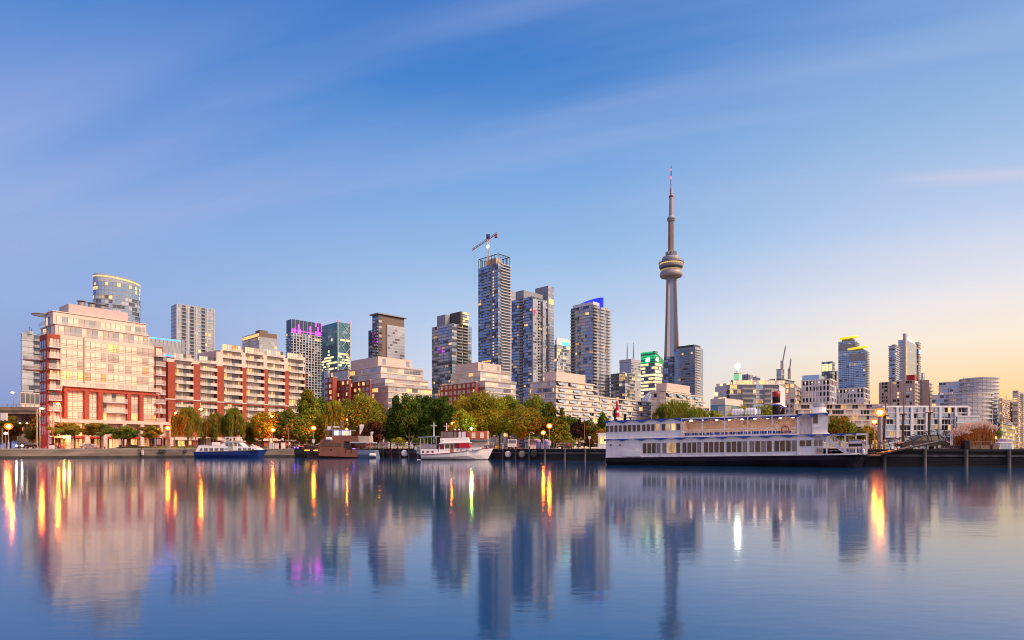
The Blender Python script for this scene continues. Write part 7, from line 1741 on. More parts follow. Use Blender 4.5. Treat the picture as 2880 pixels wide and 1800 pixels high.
def cruiser(px0, px1, pt, Y, label, canopy=white_paint):
    Q = Plane(px0, Y, 90); L_ = Q.s(px1); T = thing("motor_cruiser", label, "motor boat", Q.pt(L_ / 2, -1.3, 0), "white motor cruisers in the basin")
    hull(T, Q, [(0, 1.5, 1.3, .3), (L_ * .45, 1.5, 1.5, L_ * .45), (L_ * .8, 1.65, 1.0, L_ * .76), (L_, 1.8, .05, L_ * .88)], white_paint)
    zt = at(0, pt, Y).z
    MB().ppoly(Q, [(L_ * .12, 1.5), (L_ * .75, 1.6), (L_ * .58, zt - .35), (L_ * .2, zt - .35)], -2.6, -.4).build("cabin", white_paint, T)
    for j in range(3): MB().ppoly(Q, [(L_ * (.2 + .14 * j), 1.75), (L_ * (.32 + .14 * j), 1.75), (L_ * (.30 + .13 * j), zt - .5), (L_ * (.22 + .13 * j), zt - .5)], -.42, -.36).build("cabin_window", g_blue, T)
    MB().ppoly(Q, [(L_ * .1, zt - .35), (L_ * .64, zt - .35), (L_ * .6, zt - .2), (L_ * .15, zt - .15)], -2.7, -.3).build("hard_top", canopy, T)
    b = MB()
    for j in range(5): b.tube([Q.pt(L_ * (.6 + .09 * j), -.8, 1.6), Q.pt(L_ * (.6 + .09 * j), -.8, 2.3)], .02, 4)
    b.tube([Q.pt(L_ * .58, -.8, 2.3), Q.pt(L_, -1.4, 2.45)], .025, 4); b.build("bow_rail_edge", steel_bright, T)
cruiser(2482, 2534, 1236, 112, "white cruiser with blue canopy between the bollards and dark car", blue_trim)
cruiser(2505, 2548, 1229, 122, "white cruiser with maroon framed top behind the blue canopied one", maroon)
cruiser(2803, 2885, 1240, 104, "large white cruiser with dark raked windows beside the reed planter")
cruiser(2826, 2868, 1231, 124, "white cruiser with a domed cover behind the large one")
# ------------------------------------------------------------------ on and along the quays
def qy(px, tab=FRONT):
    for (a, ya), (b_, yb) in zip(tab[:-1], tab[1:]):
        if a <= px <= b_: return ya + (yb - ya) * (px - a) / (b_ - a)
    return tab[-1][1]
def on(k, x, y=None, dY=0, tab=FRONT):
    px = zx(k, x); Y = qy(px, tab) + dY; return px, Y, gx(px, Y)
for x, y, lb in ((1378, 1047, "black tyre fender, first of the touching pair on the concrete quay"), (1464, 1052, "black tyre fender, second of the touching pair nearer the blue boat"), (1937, 1045, "single black tyre fender beside the blue boat's stern")):
    px, Y, X = on('b', x, dY=-.42); z = at(0, zy('b', y), Y).z
    T = thing("tyre_fender", lb, "tyre fender", (X, Y, z - .45), "tyre fenders on the quay wall")
    MB().torus((X, Y, z), .34, .13, (0, 1, 0), 22, 8).build("tyre", rubber, T)
    MB().tube([(X, Y, z + .4), (X, Y + .15, GZ + .1)], .02, 4).build("chain", dark_steel, T)
px, Y, X = on('b', 912, dY=-.3)
T = thing("quay_ladder", "steel ladder recessed in the concrete quay wall", "ladder", (X, Y, .1)); b = MB()
for dx in (-.45, .45): b.tube([(X + dx, Y, .1), (X + dx, Y, GZ + .05)], .05, 5)
b.build("stile", dark_steel, T)
for i in range(6): MB().tube([(X - .45, Y, .35 + i * .36), (X + .45, Y, .35 + i * .36)], .035, 5).build("rung", dark_steel, T)
MB().box(X + .5, Y - .1, .7, X + .95, Y + .2, GZ - .3).build("kerb_block", cream, T)
for k, x, y, r, m, lb in (('e', 556, 815, .82, white_fab, "pale violet round fender on the wharf by the trawler's stern"), ('f', 348, 905, .68, mat("pale plastic", (.55, .53, .50), .6, var=.15), "white round fender nearest the trawler's bow"),
                       ('f', 628, 905, .70, mat("grimy plastic", (.26, .22, .2), .6, var=.3), "grimy half shaded round fender between white and black ones"), ('f', 868, 895, .76, rubber, "black round fender under the wharf railing")):
    px, Y, X = on(k, x, dY=-.65); z = at(0, zy(k, y), Y).z
    T = thing("round_fender", lb, "fender", (X, Y, z - r), "round fenders on the timber wharf")
    MB().tube([(X, Y - .35, z), (X, Y - .28, z), (X, Y + .3, z), (X, Y + .38, z)], [r * .8, r, r, r * .85], 22).build("drum", m, T)
    MB().tube([(X, Y - .37, z), (X, Y - .34, z)], r * .5, 18).build("face_disc", m, T)
    for dx in (-.3, .3): MB().tube([(X + dx, Y, z + r * .8), (X + dx, Y + .3, GZ)], .025, 4).build("chain", dark_steel, T)
# bollards and cleats
for k, x, tab, lb in (('a', 150, FRONT, "small black mooring bollard below the headlights"), ('b', 118, FRONT, "small black mooring bollard near the bicycles"), ('b', 1925, FRONT, "low mooring cleat beside the blue boat's stern tyre"), ('f', 775, FRONT, "rusty mooring cleat above the black round fender"), ('f', 1440, FRONT, "mooring bollard between the wharf lamps and ferry"), ('h', 1925, PIER, "heap of mooring rope on a bollard beside the reed planter")):
    px, Y, X = on(k, x, dY=.5, tab=tab); T = thing("mooring_bollard", lb, "bollard", (X, Y, GZ))
    big = 'rope' in lb
    MB().lathe([(.18, GZ), (.14, GZ + .1), (.12, GZ + .4), (.22, GZ + .42), (.22, GZ + .5), (.02, GZ + .53)], X, Y, 10).build("post", dark_steel, T)
    if big: MB().torus((X, Y, GZ + .22), .32, .16, (0, .1, 1), 14, 7).build("rope", rubber, T)
# benches on the lawn, people and bicycles
def bench(X, Y, w, label):
    T = thing("bench", label, "bench", (X, Y, GZ))
    MB().box(X - w / 2, Y - .25, GZ + .42, X + w / 2, Y + .25, GZ + .5).build("seat", timber_pale, T)
    MB().box(X - w / 2, Y + .25, GZ + .5, X + w / 2, Y + .33, GZ + .95).build("backrest", timber_pale, T)
    for dx in (-w * .4, w * .4): MB().box(X + dx - .05, Y - .2, GZ, X + dx + .05, Y + .3, GZ + .42).build("leg", dark_steel, T)
px, Y, X = on('b', 735, dY=5); bench(X, Y, 2.6, "dark park bench with two seated people beside the bicycles"); bx, by = X, Y
px, Y, X = on('b', 2070, dY=6); bench(X, Y, 3.4, "long empty bench behind the blue boat's stern")
def person(label, X, Y, zs, top, legs, sit=True, face=-1):
    """one skinned body; sits or stands, facing the water"""
    T = thing("person", label, "person", (X, Y, zs))
    zp = zs + (.52 if sit else .92)
    J = {'pel': (0, 0, zp), 'chest': (0, .04 if sit else 0, zp + .42), 'neck': (0, .03, zp + .56), 'head': (0, -.01, zp + .68), 'crown': (0, -.01, zp + .80)}
    E = [('pel', 'chest'), ('chest', 'neck'), ('neck', 'head'), ('head', 'crown')]
    Rr = {'pel': .15, 'chest': .17, 'neck': .055, 'head': .09, 'crown': .075}
    for s_ in (-1, 1):
        q = 'l' if s_ < 0 else 'r'
        if sit: pts = [('hip', (s_ * .1, -.05, zp - .02), .09), ('knee', (s_ * .14, -.48, zp - .02), .065), ('ankle', (s_ * .14, -.50, zs + .09), .045), ('toe', (s_ * .15, -.70, zs + .05), .04)]
        else: pts = [('hip', (s_ * .1, 0, zp - .05), .09), ('knee', (s_ * .11, -.02, zs + .48), .065), ('ankle', (s_ * .11, .02, zs + .09), .045), ('toe', (s_ * .12, -.17, zs + .05), .04)]
        arm = [('shoulder', (s_ * .20, .03, zp + .46), .06), ('elbow', (s_ * .27, -.08, zp + .20), .045), ('wrist', (s_ * .13, -.32, zp + .10) if sit else (s_ * .26, -.12, zp - .04), .032), ('hand', (s_ * .10, -.40, zp + .08) if sit else (s_ * .25, -.16, zp - .13), .03)]
        for chain, root in ((pts, 'pel'), (arm, 'chest')):
            prev = root
            for nm, p, r in chain: J[nm + q] = p; Rr[nm + q] = r; E.append((prev, nm + q)); prev = nm + q
    keys = list(J); me = bpy.data.meshes.new("body")
    me.from_pydata([(J[k_][0], J[k_][1], J[k_][2] - zs) for k_ in keys], [(keys.index(a), keys.index(c)) for a, c in E], [])
    o = link("body", me, T)
    me.materials.append(top)
    sk = o.modifiers.new("skin", 'SKIN'); 
    for i, k_ in enumerate(keys): me.skin_vertices[0].data[i].radius = (Rr[k_], Rr[k_] * (.75 if k_ in ('chest', 'pel') else 1)); me.skin_vertices[0].data[i].use_root = (k_ == 'pel')
    o.modifiers.new("smooth", 'SUBSURF').levels = 2; o.modifiers["smooth"].render_levels = 2
    dg = bpy.context.evaluated_depsgraph_get(); m2 = bpy.data.meshes.new_from_object(o.evaluated_get(dg)); o.modifiers.clear(); o.data = m2
    m2.materials.clear()
    for m in (top, legs, skin): m2.materials.append(m)
    for f_ in m2.polygons:
        c = f_.center; z_ = c.z + zs
        f_.material_index = 2 if z_ > zp + .55 or (c.y < -.34 and z_ > zp + .03) else (1 if z_ < zp + .02 else 0)
    m2.shade_smooth()
    hx, hy, hz = X, Y - .01, zp + .74
    MB().ball((hx, hy + .025, hz + .03), .105, 10, sz=1.0).build("hair", hair_m, T)
    for s_ in (-.035, .035): MB().ball((hx + s_, hy - .085, hz), .013, 6).build("eye", dark_steel, T)
    MB().ball((hx, hy - .10, hz - .03), .018, 6).build("nose", skin, T); MB().box(hx - .03, hy - .088, hz - .075, hx + .03, hy - .075, hz - .065).build("mouth", red_paint, T)
    return T
person("person in a red top and jeans seated on the bench by the bicycles", gx(zx('b', 612), by), by - .05, GZ, cl_red, cl_jean)
person("person in a dark jacket seated at the bench's far end", gx(zx('b', 722), by), by - .05, GZ, cl_dark, cl_jean)
px, Y, X = on('f', 1555, dY=3); bench(X, Y, 1.8, "short bench with one seated person on the timber wharf")
person("person in a red top seated alone on the timber wharf", X, Y - .05, GZ, cl_red, cl_dark)
px, Y, X = on('a', 1897, dY=2); person("person in pale clothes standing at the quay before the podium", X, Y, GZ, mat("pale shirt", (.45, .5, .65), .8), mat("pale trousers", (.5, .5, .55), .8), sit=False)
def bicycle(X, Y, label, m, group=None, yaw=0.0, scale=1.0):
    T = thing("bicycle", label, "bicycle", (X, Y, GZ), group)
    c, s_ = math.cos(yaw), math.sin(yaw)
    p = lambda a, z: (X + a * c * scale, Y + a * s_ * scale, GZ + z * scale)
    for a in (-.52, .52): MB().torus(p(a, .34), .32 * scale, .022, (-s_, c, 0), 18, 5).build("wheel", rubber if m is not white_paint else white_paint, T)
    b = MB()
    for q in ([(-.52, .34), (-.15, .32), (.38, .78), (-.22, .80), (-.15, .32)], [(-.52, .34), (-.22, .80)], [(.52, .34), (.36, .95)]): b.tube([p(*u) for u in q], .02, 5)
    b.build("frame", m, T)
    MB().tube([p(.36, .95), p(.46, 1.02)], .02, 5).build("handlebar", dark_steel, T); MB().tube([p(-.32, .9), p(-.1, .92)], .045, 6).build("saddle", dark_steel, T)
    return T
px, Y, X = on('b', 312, dY=3); bicycle(X, Y, "white bicycle parked apart at the lawn's edge", white_paint)
px, Y, X = on('b', 500, dY=4); bicycle(X, Y, "dark bicycle leaning beside the person in red", dark_steel)
# shelters and boards in front of the podium
def shelter(k, xa, xb, yt, dY, label, m=cream):
    px, Y, Xa = on(k, xa, dY=dY); Xb = gx(zx(k, xb), Y); zt = at(0, zy(k, yt), Y).z; T = thing("street_shelter", label, "shelter", ((Xa + Xb) / 2, Y, GZ))
    MB().box(Xa - .3, Y - .4, zt, Xb + .3, Y + 1.6, zt + .16).build("roof", m, T)
    n = 3
    for i in range(n): x = Xa + (Xb - Xa) * i / (n - 1); MB().box(x - .12, Y, GZ, x + .12, Y + .2, zt).build("post", m, T)
    MB().box(Xa, Y + 1.3, GZ + .3, Xb, Y + 1.36, zt - .3).build("back_glass", shop, T)
    MB().box(Xa + (Xb - Xa) * .58, Y + .1, GZ + 1.0, Xa + (Xb - Xa) * .88, Y + .16, zt - .5).build("poster", blind, T)
    MB().box(Xa + (Xb - Xa) * .1, Y + .4, GZ + .45, Xb - (Xb - Xa) * .5, Y + .8, GZ + .52).build("bench_seat", timber_pale, T)
    return T
shelter('b', 1090, 1430, 715, 12, "pale transit shelter on the street behind the lawn globe lamp")
shelter('b', 345, 500, 705, 16, "pale board shelter behind the bicycles and bench")
shelter('c', 240, 640, 318, 12, "orange lit transit shelter above the blue boat's stern")
px, Y, X = on('a', 1165, dY=8); zt = at(0, zy('a', 880), Y).z
T = thing("information_pylon", "dark street information board with a pale map panel near the signals", "sign board", (X, Y, GZ))
MB().box(X - .62, Y, GZ + .9, X + .62, Y + .2, zt).build("board", dark_steel, T); MB().box(X - .55, Y - .03, GZ + 1.2, X + .05, Y, zt - .15).build("map_panel", grey_light, T)
MB().box(X - .66, Y - .1, GZ, X + .66, Y + .3, GZ + .9).build("base", white_wall, T)
# railings
def fence(pts, h, label, m=pole_m, gap=1.6, bars=2, name="railing", pickets=0):
    (k0, x0, d0), (k1, x1, d1) = pts; a = Vector(gp(*on(k0, x0, dY=d0)[:2])); c = Vector(gp(*on(k1, x1, dY=d1)[:2]))
    T = thing(name, label, "fence", (a.x, a.y, GZ)); L_ = (c - a).length; d = (c - a) / L_; n = max(2, int(L_ / gap))
    for i in range(bars): z = GZ + h * (1 - i / (bars + .3)); MB().tube([(a.x, a.y, z), (c.x, c.y, z)], .035, 5).build("rail", m, T)
    post = None
    for i in range(n + 1):
        q = a + d * (L_ * i / n)
        if post is None: post = MB().tube([(q.x, q.y, GZ), (q.x, q.y, GZ + h)], .045, 6).build("post", m, T); q0 = q
        else: again(post, q.x - q0.x, q.y - q0.y, 0)
    if pickets:
        b = MB(); n = int(L_ / pickets)
        for i in range(n): q = a + d * (L_ * i / n); b.box(q.x - .015, q.y - .015, GZ + .1, q.x + .015, q.y + .015, GZ + h - .05)
        b.build("picket_grille", m, T)
    return T
fence((('a', 1240, 9), ('a', 2400, 9)), 1.3, "pink railing along the street before the podium shops")
fence((('b', 900, 11), ('b', 2180, 11)), 1.15, "low railing behind the lawn", bars=2)
fence((('c', 0, 14), ('c', 830, 14)), 1.1, "low railing behind the blue boat's roof", red_paint)
white_st = mat("white steel", (.6, .55, .55), .5)
fence((('e', 1960, 3), ('f', 60, 3)), 1.35, "picket railing at the trawler's bow end", white_st, pickets=.22)
fence((('f', 200, 2.5), ('f', 470, 2.5)), 1.2, "railing beside the small red hydrant", white_st)
fence((('f', 700, 2), ('f', 1170, 2)), 1.2, "grey picket railing above the black fender", grey_light, pickets=.2)
fence((('f', 1320, 4), ('f', 1790, 4)), 1.15, "white railing behind the lone seated person", white_st)
fence((('d', 0, 6), ('d', 560, 6)), 1.1, "rail behind the low dark launch", white_st)
# bike share racks behind the brown ship and trawler: each docked bicycle
px0, px1 = zx('d', 1890), zx('e', 1000); nbk = 26; pb_ = None
for i in range(nbk):
    px = px0 + (px1 - px0) * i / nbk; Y = qy(px) + 4; X = gx(px, Y); lb = "docked share bicycle in the long rack behind the wharf edge"
    if pb_ is None: pb_ = bicycle(X, Y, lb, white_wall, "docked share bicycles", yaw=1.2)
    else: copy_thing(pb_, (X, Y, GZ), lb)
fence((('d', 1850, 3.4), ('e', 1010, 3.4)), 1.35, "long pale rack rail with posts behind the docked bicycles", white_st, gap=2.6, bars=1, name="rack_rail")
# road signs, hydrants, bins, canopies on the quays
px, Y, X = on('d', 510, dY=7); zc_ = at(0, zy('d', 540), Y).z
T = thing("road_sign", "yellow diamond road sign with a plate below it", "road sign", (X, Y, GZ)); MB().tube([(X, Y, GZ), (X, Y, zc_)], .05, 6).build("post", pole_m, T)
MB().hexa([(X, Y - .08, zc_ - .62), (X + .62, Y - .08, zc_), (X + .62, Y - .05, zc_), (X, Y - .05, zc_ - .62), (X - .62, Y - .08, zc_), (X, Y - .08, zc_ + .62), (X, Y - .05, zc_ + .62), (X - .62, Y - .05, zc_)]).build("diamond_plate", yellow_p, T)
MB().box(X - .42, Y - .08, zc_ - 1.15, X + .42, Y - .05, zc_ - .75).build("lower_plate", yellow_p, T)
px, Y, X = on('c', 2240, dY=10); zc_ = at(0, zy('c', 305), Y).z
T = thing("road_sign", "round red road sign by the pale kiosks", "road sign", (X, Y, GZ)); MB().tube([(X, Y, GZ), (X, Y, zc_)], .05, 6).build("post", pole_m, T); MB().tube([(X, Y - .1, zc_), (X, Y - .06, zc_)], .36, 16).build("disc_plate", red_paint, T); MB().box(X - .22, Y - .12, zc_ - .06, X + .22, Y - .1, zc_ + .06).build("white_bar", white_paint, T)
px, Y, X = on('d', 2247, dY=5); zc_ = at(0, zy('d', 640), Y).z
T = thing("road_sign", "small white parking plate above the docked bicycles", "road sign", (X, Y, GZ)); MB().tube([(X, Y, GZ), (X, Y, zc_)], .05, 6).build("post", pole_m, T); MB().box(X - .16, Y - .1, zc_ - .32, X + .16, Y - .06, zc_ + .32).build("plate", white_paint, T)
px, Y, X = on('f', 1978, dY=3); zc_ = at(0, zy('f', 572), Y).z
T = thing("road_sign", "white notice plate on a post near the white kiosk", "road sign", (X, Y, GZ)); MB().tube([(X, Y, GZ), (X, Y, zc_)], .06, 6).build("post", white_st, T); MB().box(X - .22, Y - .1, zc_ - .25, X + .22, Y - .06, zc_ + .25).build("plate", white_paint, T)
px, Y, X = on('f', 540, dY=2.5); T = thing("hydrant", "red hydrant on the wharf under the olive tree", "hydrant", (X, Y, GZ))
MB().lathe([(.16, GZ), (.14, GZ + .9), (.2, GZ + .95), (.18, GZ + 1.05), (.1, GZ + 1.2), (.02, GZ + 1.25)], X, Y, 12).build("barrel", red_paint, T); MB().tube([(X - .26, Y, GZ + .75), (X + .26, Y, GZ + .75)], .07, 8).build("nozzle", red_paint, T)
px, Y, X = on('f', 230, dY=2); T = thing("litter_bin", "dark grey bin on the wharf beside the hydrant railing", "bin", (X, Y, GZ)); MB().lathe([(.34, GZ), (.38, GZ + 1.0), (.3, GZ + 1.1), (.02, GZ + 1.2)], X, Y, 14).build("bin_body", grey_wall, T); MB().lathe([(.39, GZ + .95), (.4, GZ + 1.02)], X, Y, 14).build("rim", dark_steel, T)
viol = mat("violet plastic", (.15, .09, .40), .5)
for x, lb in ((950, "violet topped recycling drum nearer the green roofed kiosk"), (1110, "violet topped recycling drum beside the wharf lamp pole")):
    px, Y, X = on('f', x, dY=4); T = thing("recycling_bin", lb, "bin", (X, Y, GZ), "violet bins"); MB().lathe([(.42, GZ), (.48, GZ + 1.5)], X, Y, 14).build("drum", viol, T); MB().lathe([(.55, GZ + 1.5), (.5, GZ + 1.8), (.3, GZ + 1.95), (.02, GZ + 2.0)], X, Y, 14).build("lid", mat("lilac lid", (.5, .3, .5), .5), T)
px, Y, X = on('f', 845, dY=7); zt = at(0, zy('f', 572), Y).z; T = thing("kiosk", "small green roofed kiosk under the curved lamp", "kiosk", (X, Y, GZ))
MB().box(X - 1.0, Y, GZ, X + 1.0, Y + 1.6, zt - .3).build("wall", cream, T); MB().box(X - .7, Y - .04, GZ + .9, X + .6, Y - .005, zt - .6).build("window", boat_glass_b, T)
MB().lathe([(1.5, zt - .3), (1.2, zt), (.1, zt + .25)], X, Y + .8, 4).build("roof", LM['green'], T)
px, Y, X = on('f', 775, dY=6); zt = at(0, zy('f', 465), Y).z; T = thing("hook_lamp", "thin unlit curved post beside the green roofed kiosk", "lamp post", (X, Y, GZ))
MB().tube([(X, Y, GZ), (X, Y, zt - .5), (X + .15, Y, zt - .1), (X + .5, Y, zt), (X + .9, Y, zt - .2)], .05, 6).build("pole", white_st, T); MB().lathe([(.05, zt - .2), (.2, zt - .4)], X + .9, Y, 8).build("shade", white_st, T)
px, Y, X = on('c', 1595, dY=4); T = thing("covered_dinghy", "upturned pale dinghy lying on the quay behind the blue boat", "dinghy", (X, Y, GZ)); w = 1.5
MB().loft([[(X - w + dx, Y + dy, GZ + z * (.5 if abs(dx) < .1 else 1)) for dx, dy, z in ((f_, -.5, 0), (f_ + .1, -.3, .4 + .12 * (1 - abs(f_ / w - 1))), (f_ + .1, .3, .4 + .12 * (1 - abs(f_ / w - 1))), (f_, .5, 0))] for f_ in (0, .6, 1.5, 2.4, 3.0)]).build("hull", mat("pale dinghy", (.4, .36, .33), .6), T); MB().box(X - 1.2, Y - .1, GZ + .42, X + 1.2, Y + .1, GZ + .62).build("keel", white_paint, T)
for x0, x1, yt, lb in ((1905, 2005, 445, "white striped crate kiosk at the quay edge"), (2035, 2110, 452, "grey white service box at the quay edge, middle of three"), (2180, 2262, 440, "white service box nearest the red ringed pole")):
    px, Y, Xa = on('c', x0, dY=3); Xb = gx(zx('c', x1), Y); zt = at(0, zy('c', yt), Y).z; T = thing("service_box", lb, "service box", ((Xa + Xb) / 2, Y, GZ)); MB().box(Xa, Y, GZ, Xb, Y + .6, zt - .1).build("cabinet", white_wall, T); MB().box(Xa - .05, Y - .05, zt - .1, Xb + .05, Y + .65, zt).build("lid", grey_light, T)
px, Y, X = on('e', 2040, dY=6); zt = at(0, zy('e', 360), Y).z; T = thing("boat_kiosk", "red fronted ticket kiosk with a pale gable under the big round tree", "kiosk", (X, Y, GZ))
MB().box(X - 2.4, Y, GZ, X + 2.2, Y + 3, zt - .1).build("wall", cream, T); MB().box(X - 2.4, Y - .06, zt - 2.3, X + 1.9, Y - .005, zt - .1).build("red_front", mat("orange red front", (.45, .1, .04), .6), T)
for dx in (-1.7, .3): MB().box(X + dx, Y - .1, zt - 1.8, X + dx + .9, Y - .06, zt - .5).build("window", blind, T)
MB().hexa([(X - 2.6, Y - .8, zt - 2.5), (X + 2.4, Y - .8, zt - 2.5), (X + 2.4, Y, zt - 2.2), (X - 2.6, Y, zt - 2.2), (X - 2.6, Y - .8, zt - 2.4), (X + 2.4, Y - .8, zt - 2.4), (X + 2.4, Y, zt - 2.1), (X - 2.6, Y, zt - 2.1)]).build("awning", g_teal, T)
px, Y, X = on('f', 125, dY=1.5); T = thing("crate", "yellow crate on the wharf beside the trawler's bow rail", "crate", (X, Y, GZ)); MB().box(X - .45, Y - .3, GZ, X + .45, Y + .3, GZ + .75).build("box", yellow_p, T); MB().box(X - .5, Y - .35, GZ + .75, X + .5, Y + .35, GZ + .82).build("lid", wood, T)

def mooring(boat, a, c):
    a, c = Vector(a), Vector(c); pts = []
    for i in range(9): f_ = i / 8; p = a.lerp(c, f_); p.z -= .5 * math.sin(math.pi * f_); pts.append(p)
    MB().tube(pts, .03, 5).build("mooring_rope", timber_pale, boat)
for nm, pa, pc in (("tour_boat", (gx(552, 157), 157, 1.9), (gx(536, 167), 167, GZ)), ("tour_boat", (gx(740, 157), 157.5, 2.6), (gx(765, 170), 170, GZ)),
                   ("trawler", (gx(1380, 131), 132, 3.2), (gx(1420, 136), 136, GZ)), ("workboat", (gx(1040, 152), 152, 1.6), (gx(1075, 168), 168.5, GZ)), ("riverboat", (gx(2425, 79.5), 79.5, 1.9), (gx(2470, 84.6), 84.8, GZ)),
                   ("riverboat", (gx(1706, 92.5), 94, 1.7), (gx(1672, 121.5), 122.5, GZ))): mooring(SC.objects[nm], pa, pc)
for px_, w_, lb in ((8, 30, "rusty thicket under the elevated road behind the two quay lamps"), (50, 34, "brown thicket behind the parked headlight car"), (96, 30, "brown thicket between the lamp poles and elevated road")): bush(px_, 1212, w_, 238, ['rust', 'olive', 'amber'], lb)
# ------------------------------------------------------------------ vehicles
def car(label, X, Y, L_, m, yaw=0.0, name="parked_car", lights=None, H=1.5, wagon=False, z0=GZ, tails=True):
    """a car along its own x axis, front at -x, built at the origin and turned into place"""
    T = thing(name, label, "car", (X, Y, z0), None, yaw); W = 1.85
    ORG[T.name] = Vector((0, 0, 0))
    h = H
    lo = [(-.50, .28), (-.50, .60), (-.46, .74), (-.22, .88), (.44, .92), (.49, .80), (.50, .50), (.49, .28)]
    b = MB(); P0 = Plane(1440, 1, 90)
    pts = [(a * L_, z * h / 1.5) for a, z in lo]
    def ext(pts, y0, y1, inset=0):
        q = MB(); n = len(pts); q.v = [(x, y0, z) for x, z in pts] + [(x, y1, z) for x, z in pts]
        q.f = [tuple(range(n)), tuple(range(2 * n - 1, n - 1, -1))] + [(i, n + i, n + (i + 1) % n, (i + 1) % n) for i in range(n)]; q.m = [0] * len(q.f); return q
    ext(pts, -W / 2, W / 2).build("body", m, T)
    cab = [(-.24, .88), (-.10, 1.40), (.0, 1.5), (.36, 1.47), (.46, .91)] if wagon else [(-.22, .88), (-.08, 1.36), (.02, 1.45), (.22, 1.40), (.36, .92)]
    ext([(a * L_, z * h / 1.5) for a, z in cab], -W / 2 + .14, W / 2 - .14).build("cabin", m, T)
    gl = [(-.20, .92), (-.08, 1.33), (.02, 1.40), (.05, 1.40), (.05, .92)], [(.08, .92), (.08, 1.40), (.33 if wagon else .2, 1.38), (.42 if wagon else .31, .93)]
    for g_ in gl:
        for y0, y1 in ((-W / 2 + .12, -W / 2 + .15), (W / 2 - .15, W / 2 - .12)): ext([(a * L_, z * h / 1.5) for a, z in g_], y0, y1).build("side_window", boat_glass_g, T)
    for a in (-.31, .31):
        for y in (-W / 2 - .01, W / 2 - .21):
            w_ = MB().tube([(a * L_, y, .36), (a * L_, y + .22, .36)], .36, 18).build("wheel", rubber, T)
            yy = y - .01 if y < 0 else y + .22; MB().tube([(a * L_, yy, .36), (a * L_, yy + .02, .36)], .24, 14).build("rim", steel_bright, w_)
    for y in (-W / 2 + .25, W / 2 - .25):
        if lights: MB().ball((-.5 * L_ - .02, y, .68 * h / 1.5), .17 if lights is head_w else .1, 10).build("headlight", lights, T)
        else: MB().box(-.505 * L_, y - .2, .58 * h / 1.5, -.49 * L_, y + .2, .72 * h / 1.5).build("headlight", blind, T)
        if tails: MB().box(.49 * L_, y - .15, .62 * h / 1.5, .503 * L_, y + .15, .86 * h / 1.5).build("tail_light", tail_r, T)
    ORG[T.name] = Vector((X, Y, z0)); return T
px = zx('h', 825); Yc = 88.0; L_ = (gx(zx('h', 1172), Yc) - gx(zx('h', 470), Yc)) * 1.0
car("long dark estate car parked on the pier behind the gangway", gx(px, Yc), Yc, L_, car_dark, 0.0, H=2.0, wagon=True)
px, Y, X = on('a', 600, dY=3.5); car("dark car facing the water with two dazzling white headlights", X, Y, 4.4, car_dark, rad(90), lights=head_w, H=1.6)
for pxx, dY, m, lb in ((150, 22, red_paint, "red car on the street behind the information board"), (250, 24, grey_wall, "grey car on the street before the podium"), (700, 26, white_wall, "white car on the street behind the golden tree"), (822, 24, dark_wall, "dark car on the street by the thin ringed pole"), (900, 20, red_paint, "red car stopped behind the brown ship's bow")):
    Y = qy(pxx) + dY; car(lb, gx(pxx, Y), Y, 4.4, m, rad(3), lights=lit_w if dY == 26 else None)
px, Y, X = on('f', 60, dY=7); car("dark car parked under trees behind the bow railing", X, Y, 4.5, car_dark, rad(4))
px, Y, X = on('f', 320, dY=6); car("dim maroon car parked behind the hydrant railing", X, Y, 4.5, mat("maroon car", (.10, .02, .03), .3, .3, coat=.5), rad(4))
px, Y, X = on('f', 435, dY=5); T = thing("parked_van", "white box van parked beside the hydrant", "van", (X, Y, GZ)); MB().box(X - 1.0, Y, GZ + .4, X + 1.0, Y + 4, GZ + 2.1).build("body", white_wall, T); MB().box(X - .8, Y - .03, GZ + 1.2, X + .8, Y - .005, GZ + 1.9).build("rear_window", g_dark, T)
for dx in (-.75, .75): MB().tube([(X + dx - .1, Y + .8, GZ + .35), (X + dx + .1, Y + .8, GZ + .35)], .35, 14).build("wheel", rubber, T)

# ------------------------------------------------------------------ the near pier
P = Plane(zx('h', 30), 82.0, 92); k = 'h'
fs = lambda x: P.s(zx(k, x)); fz = lambda y: P.z(zy(k, y))
T = thing("gangway", "black steel gangway sloping up to a railed end over the pier edge", "gangway", P.pt(fs(200), 0, fz(765)))
a0, a1, z0_, z1_ = fs(190), fs(1255), fz(768), fz(548)
MB().ppoly(P, [(a0, z0_), (a1, z1_), (a1, z1_ + .16), (a0, z0_ + .22)], -1.5, 0).build("deck", dark_steel, T)
MB().ppoly(P, [(a0, z0_ + .22), (fs(1090), fz(580) + .22), (fs(1090), fz(580) + .26), (a0, z0_ + .26)], -.02, .03).build("lit_edge_strip", mat("lit steel edge", (.5, .22, .14), .5), T)  # light along the gangway edge painted on as an orange strip
for o_ in (0, -1.5):
    b = MB()
    b.tube([P.pt(fs(178), o_, fz(600)), P.pt(fs(1165), o_, fz(370)), P.pt(fs(1195), o_, fz(372))], .045, 6); b.tube([P.pt(fs(200), o_, fz(660)), P.pt(fs(1200), o_, fz(432))], .035, 6)
    b.build("handrail", dark_steel, T)
    for xb, yb, xt, yt in ((200, 760, 180, 600), (465, 690, 415, 548), (715, 625, 662, 490), (968, 575, 905, 430), (1110, 560, 1070, 395), (1240, 545, 1180, 372)): MB().tube([P.pt(fs(xb), o_, fz(yb)), P.pt(fs(xt), o_, fz(yt))], .045, 5).build("stanchion", dark_steel, T)
b = MB(); b.pbox(P, fs(40), fs(185), -1.4, -1.3, fz(770), fz(760)); 
for x in (38, 100, 150, 185): b.tube([P.pt(fs(x), -1.0, fz(768)), P.pt(fs(x), -1.0, fz(606))], .045, 5)
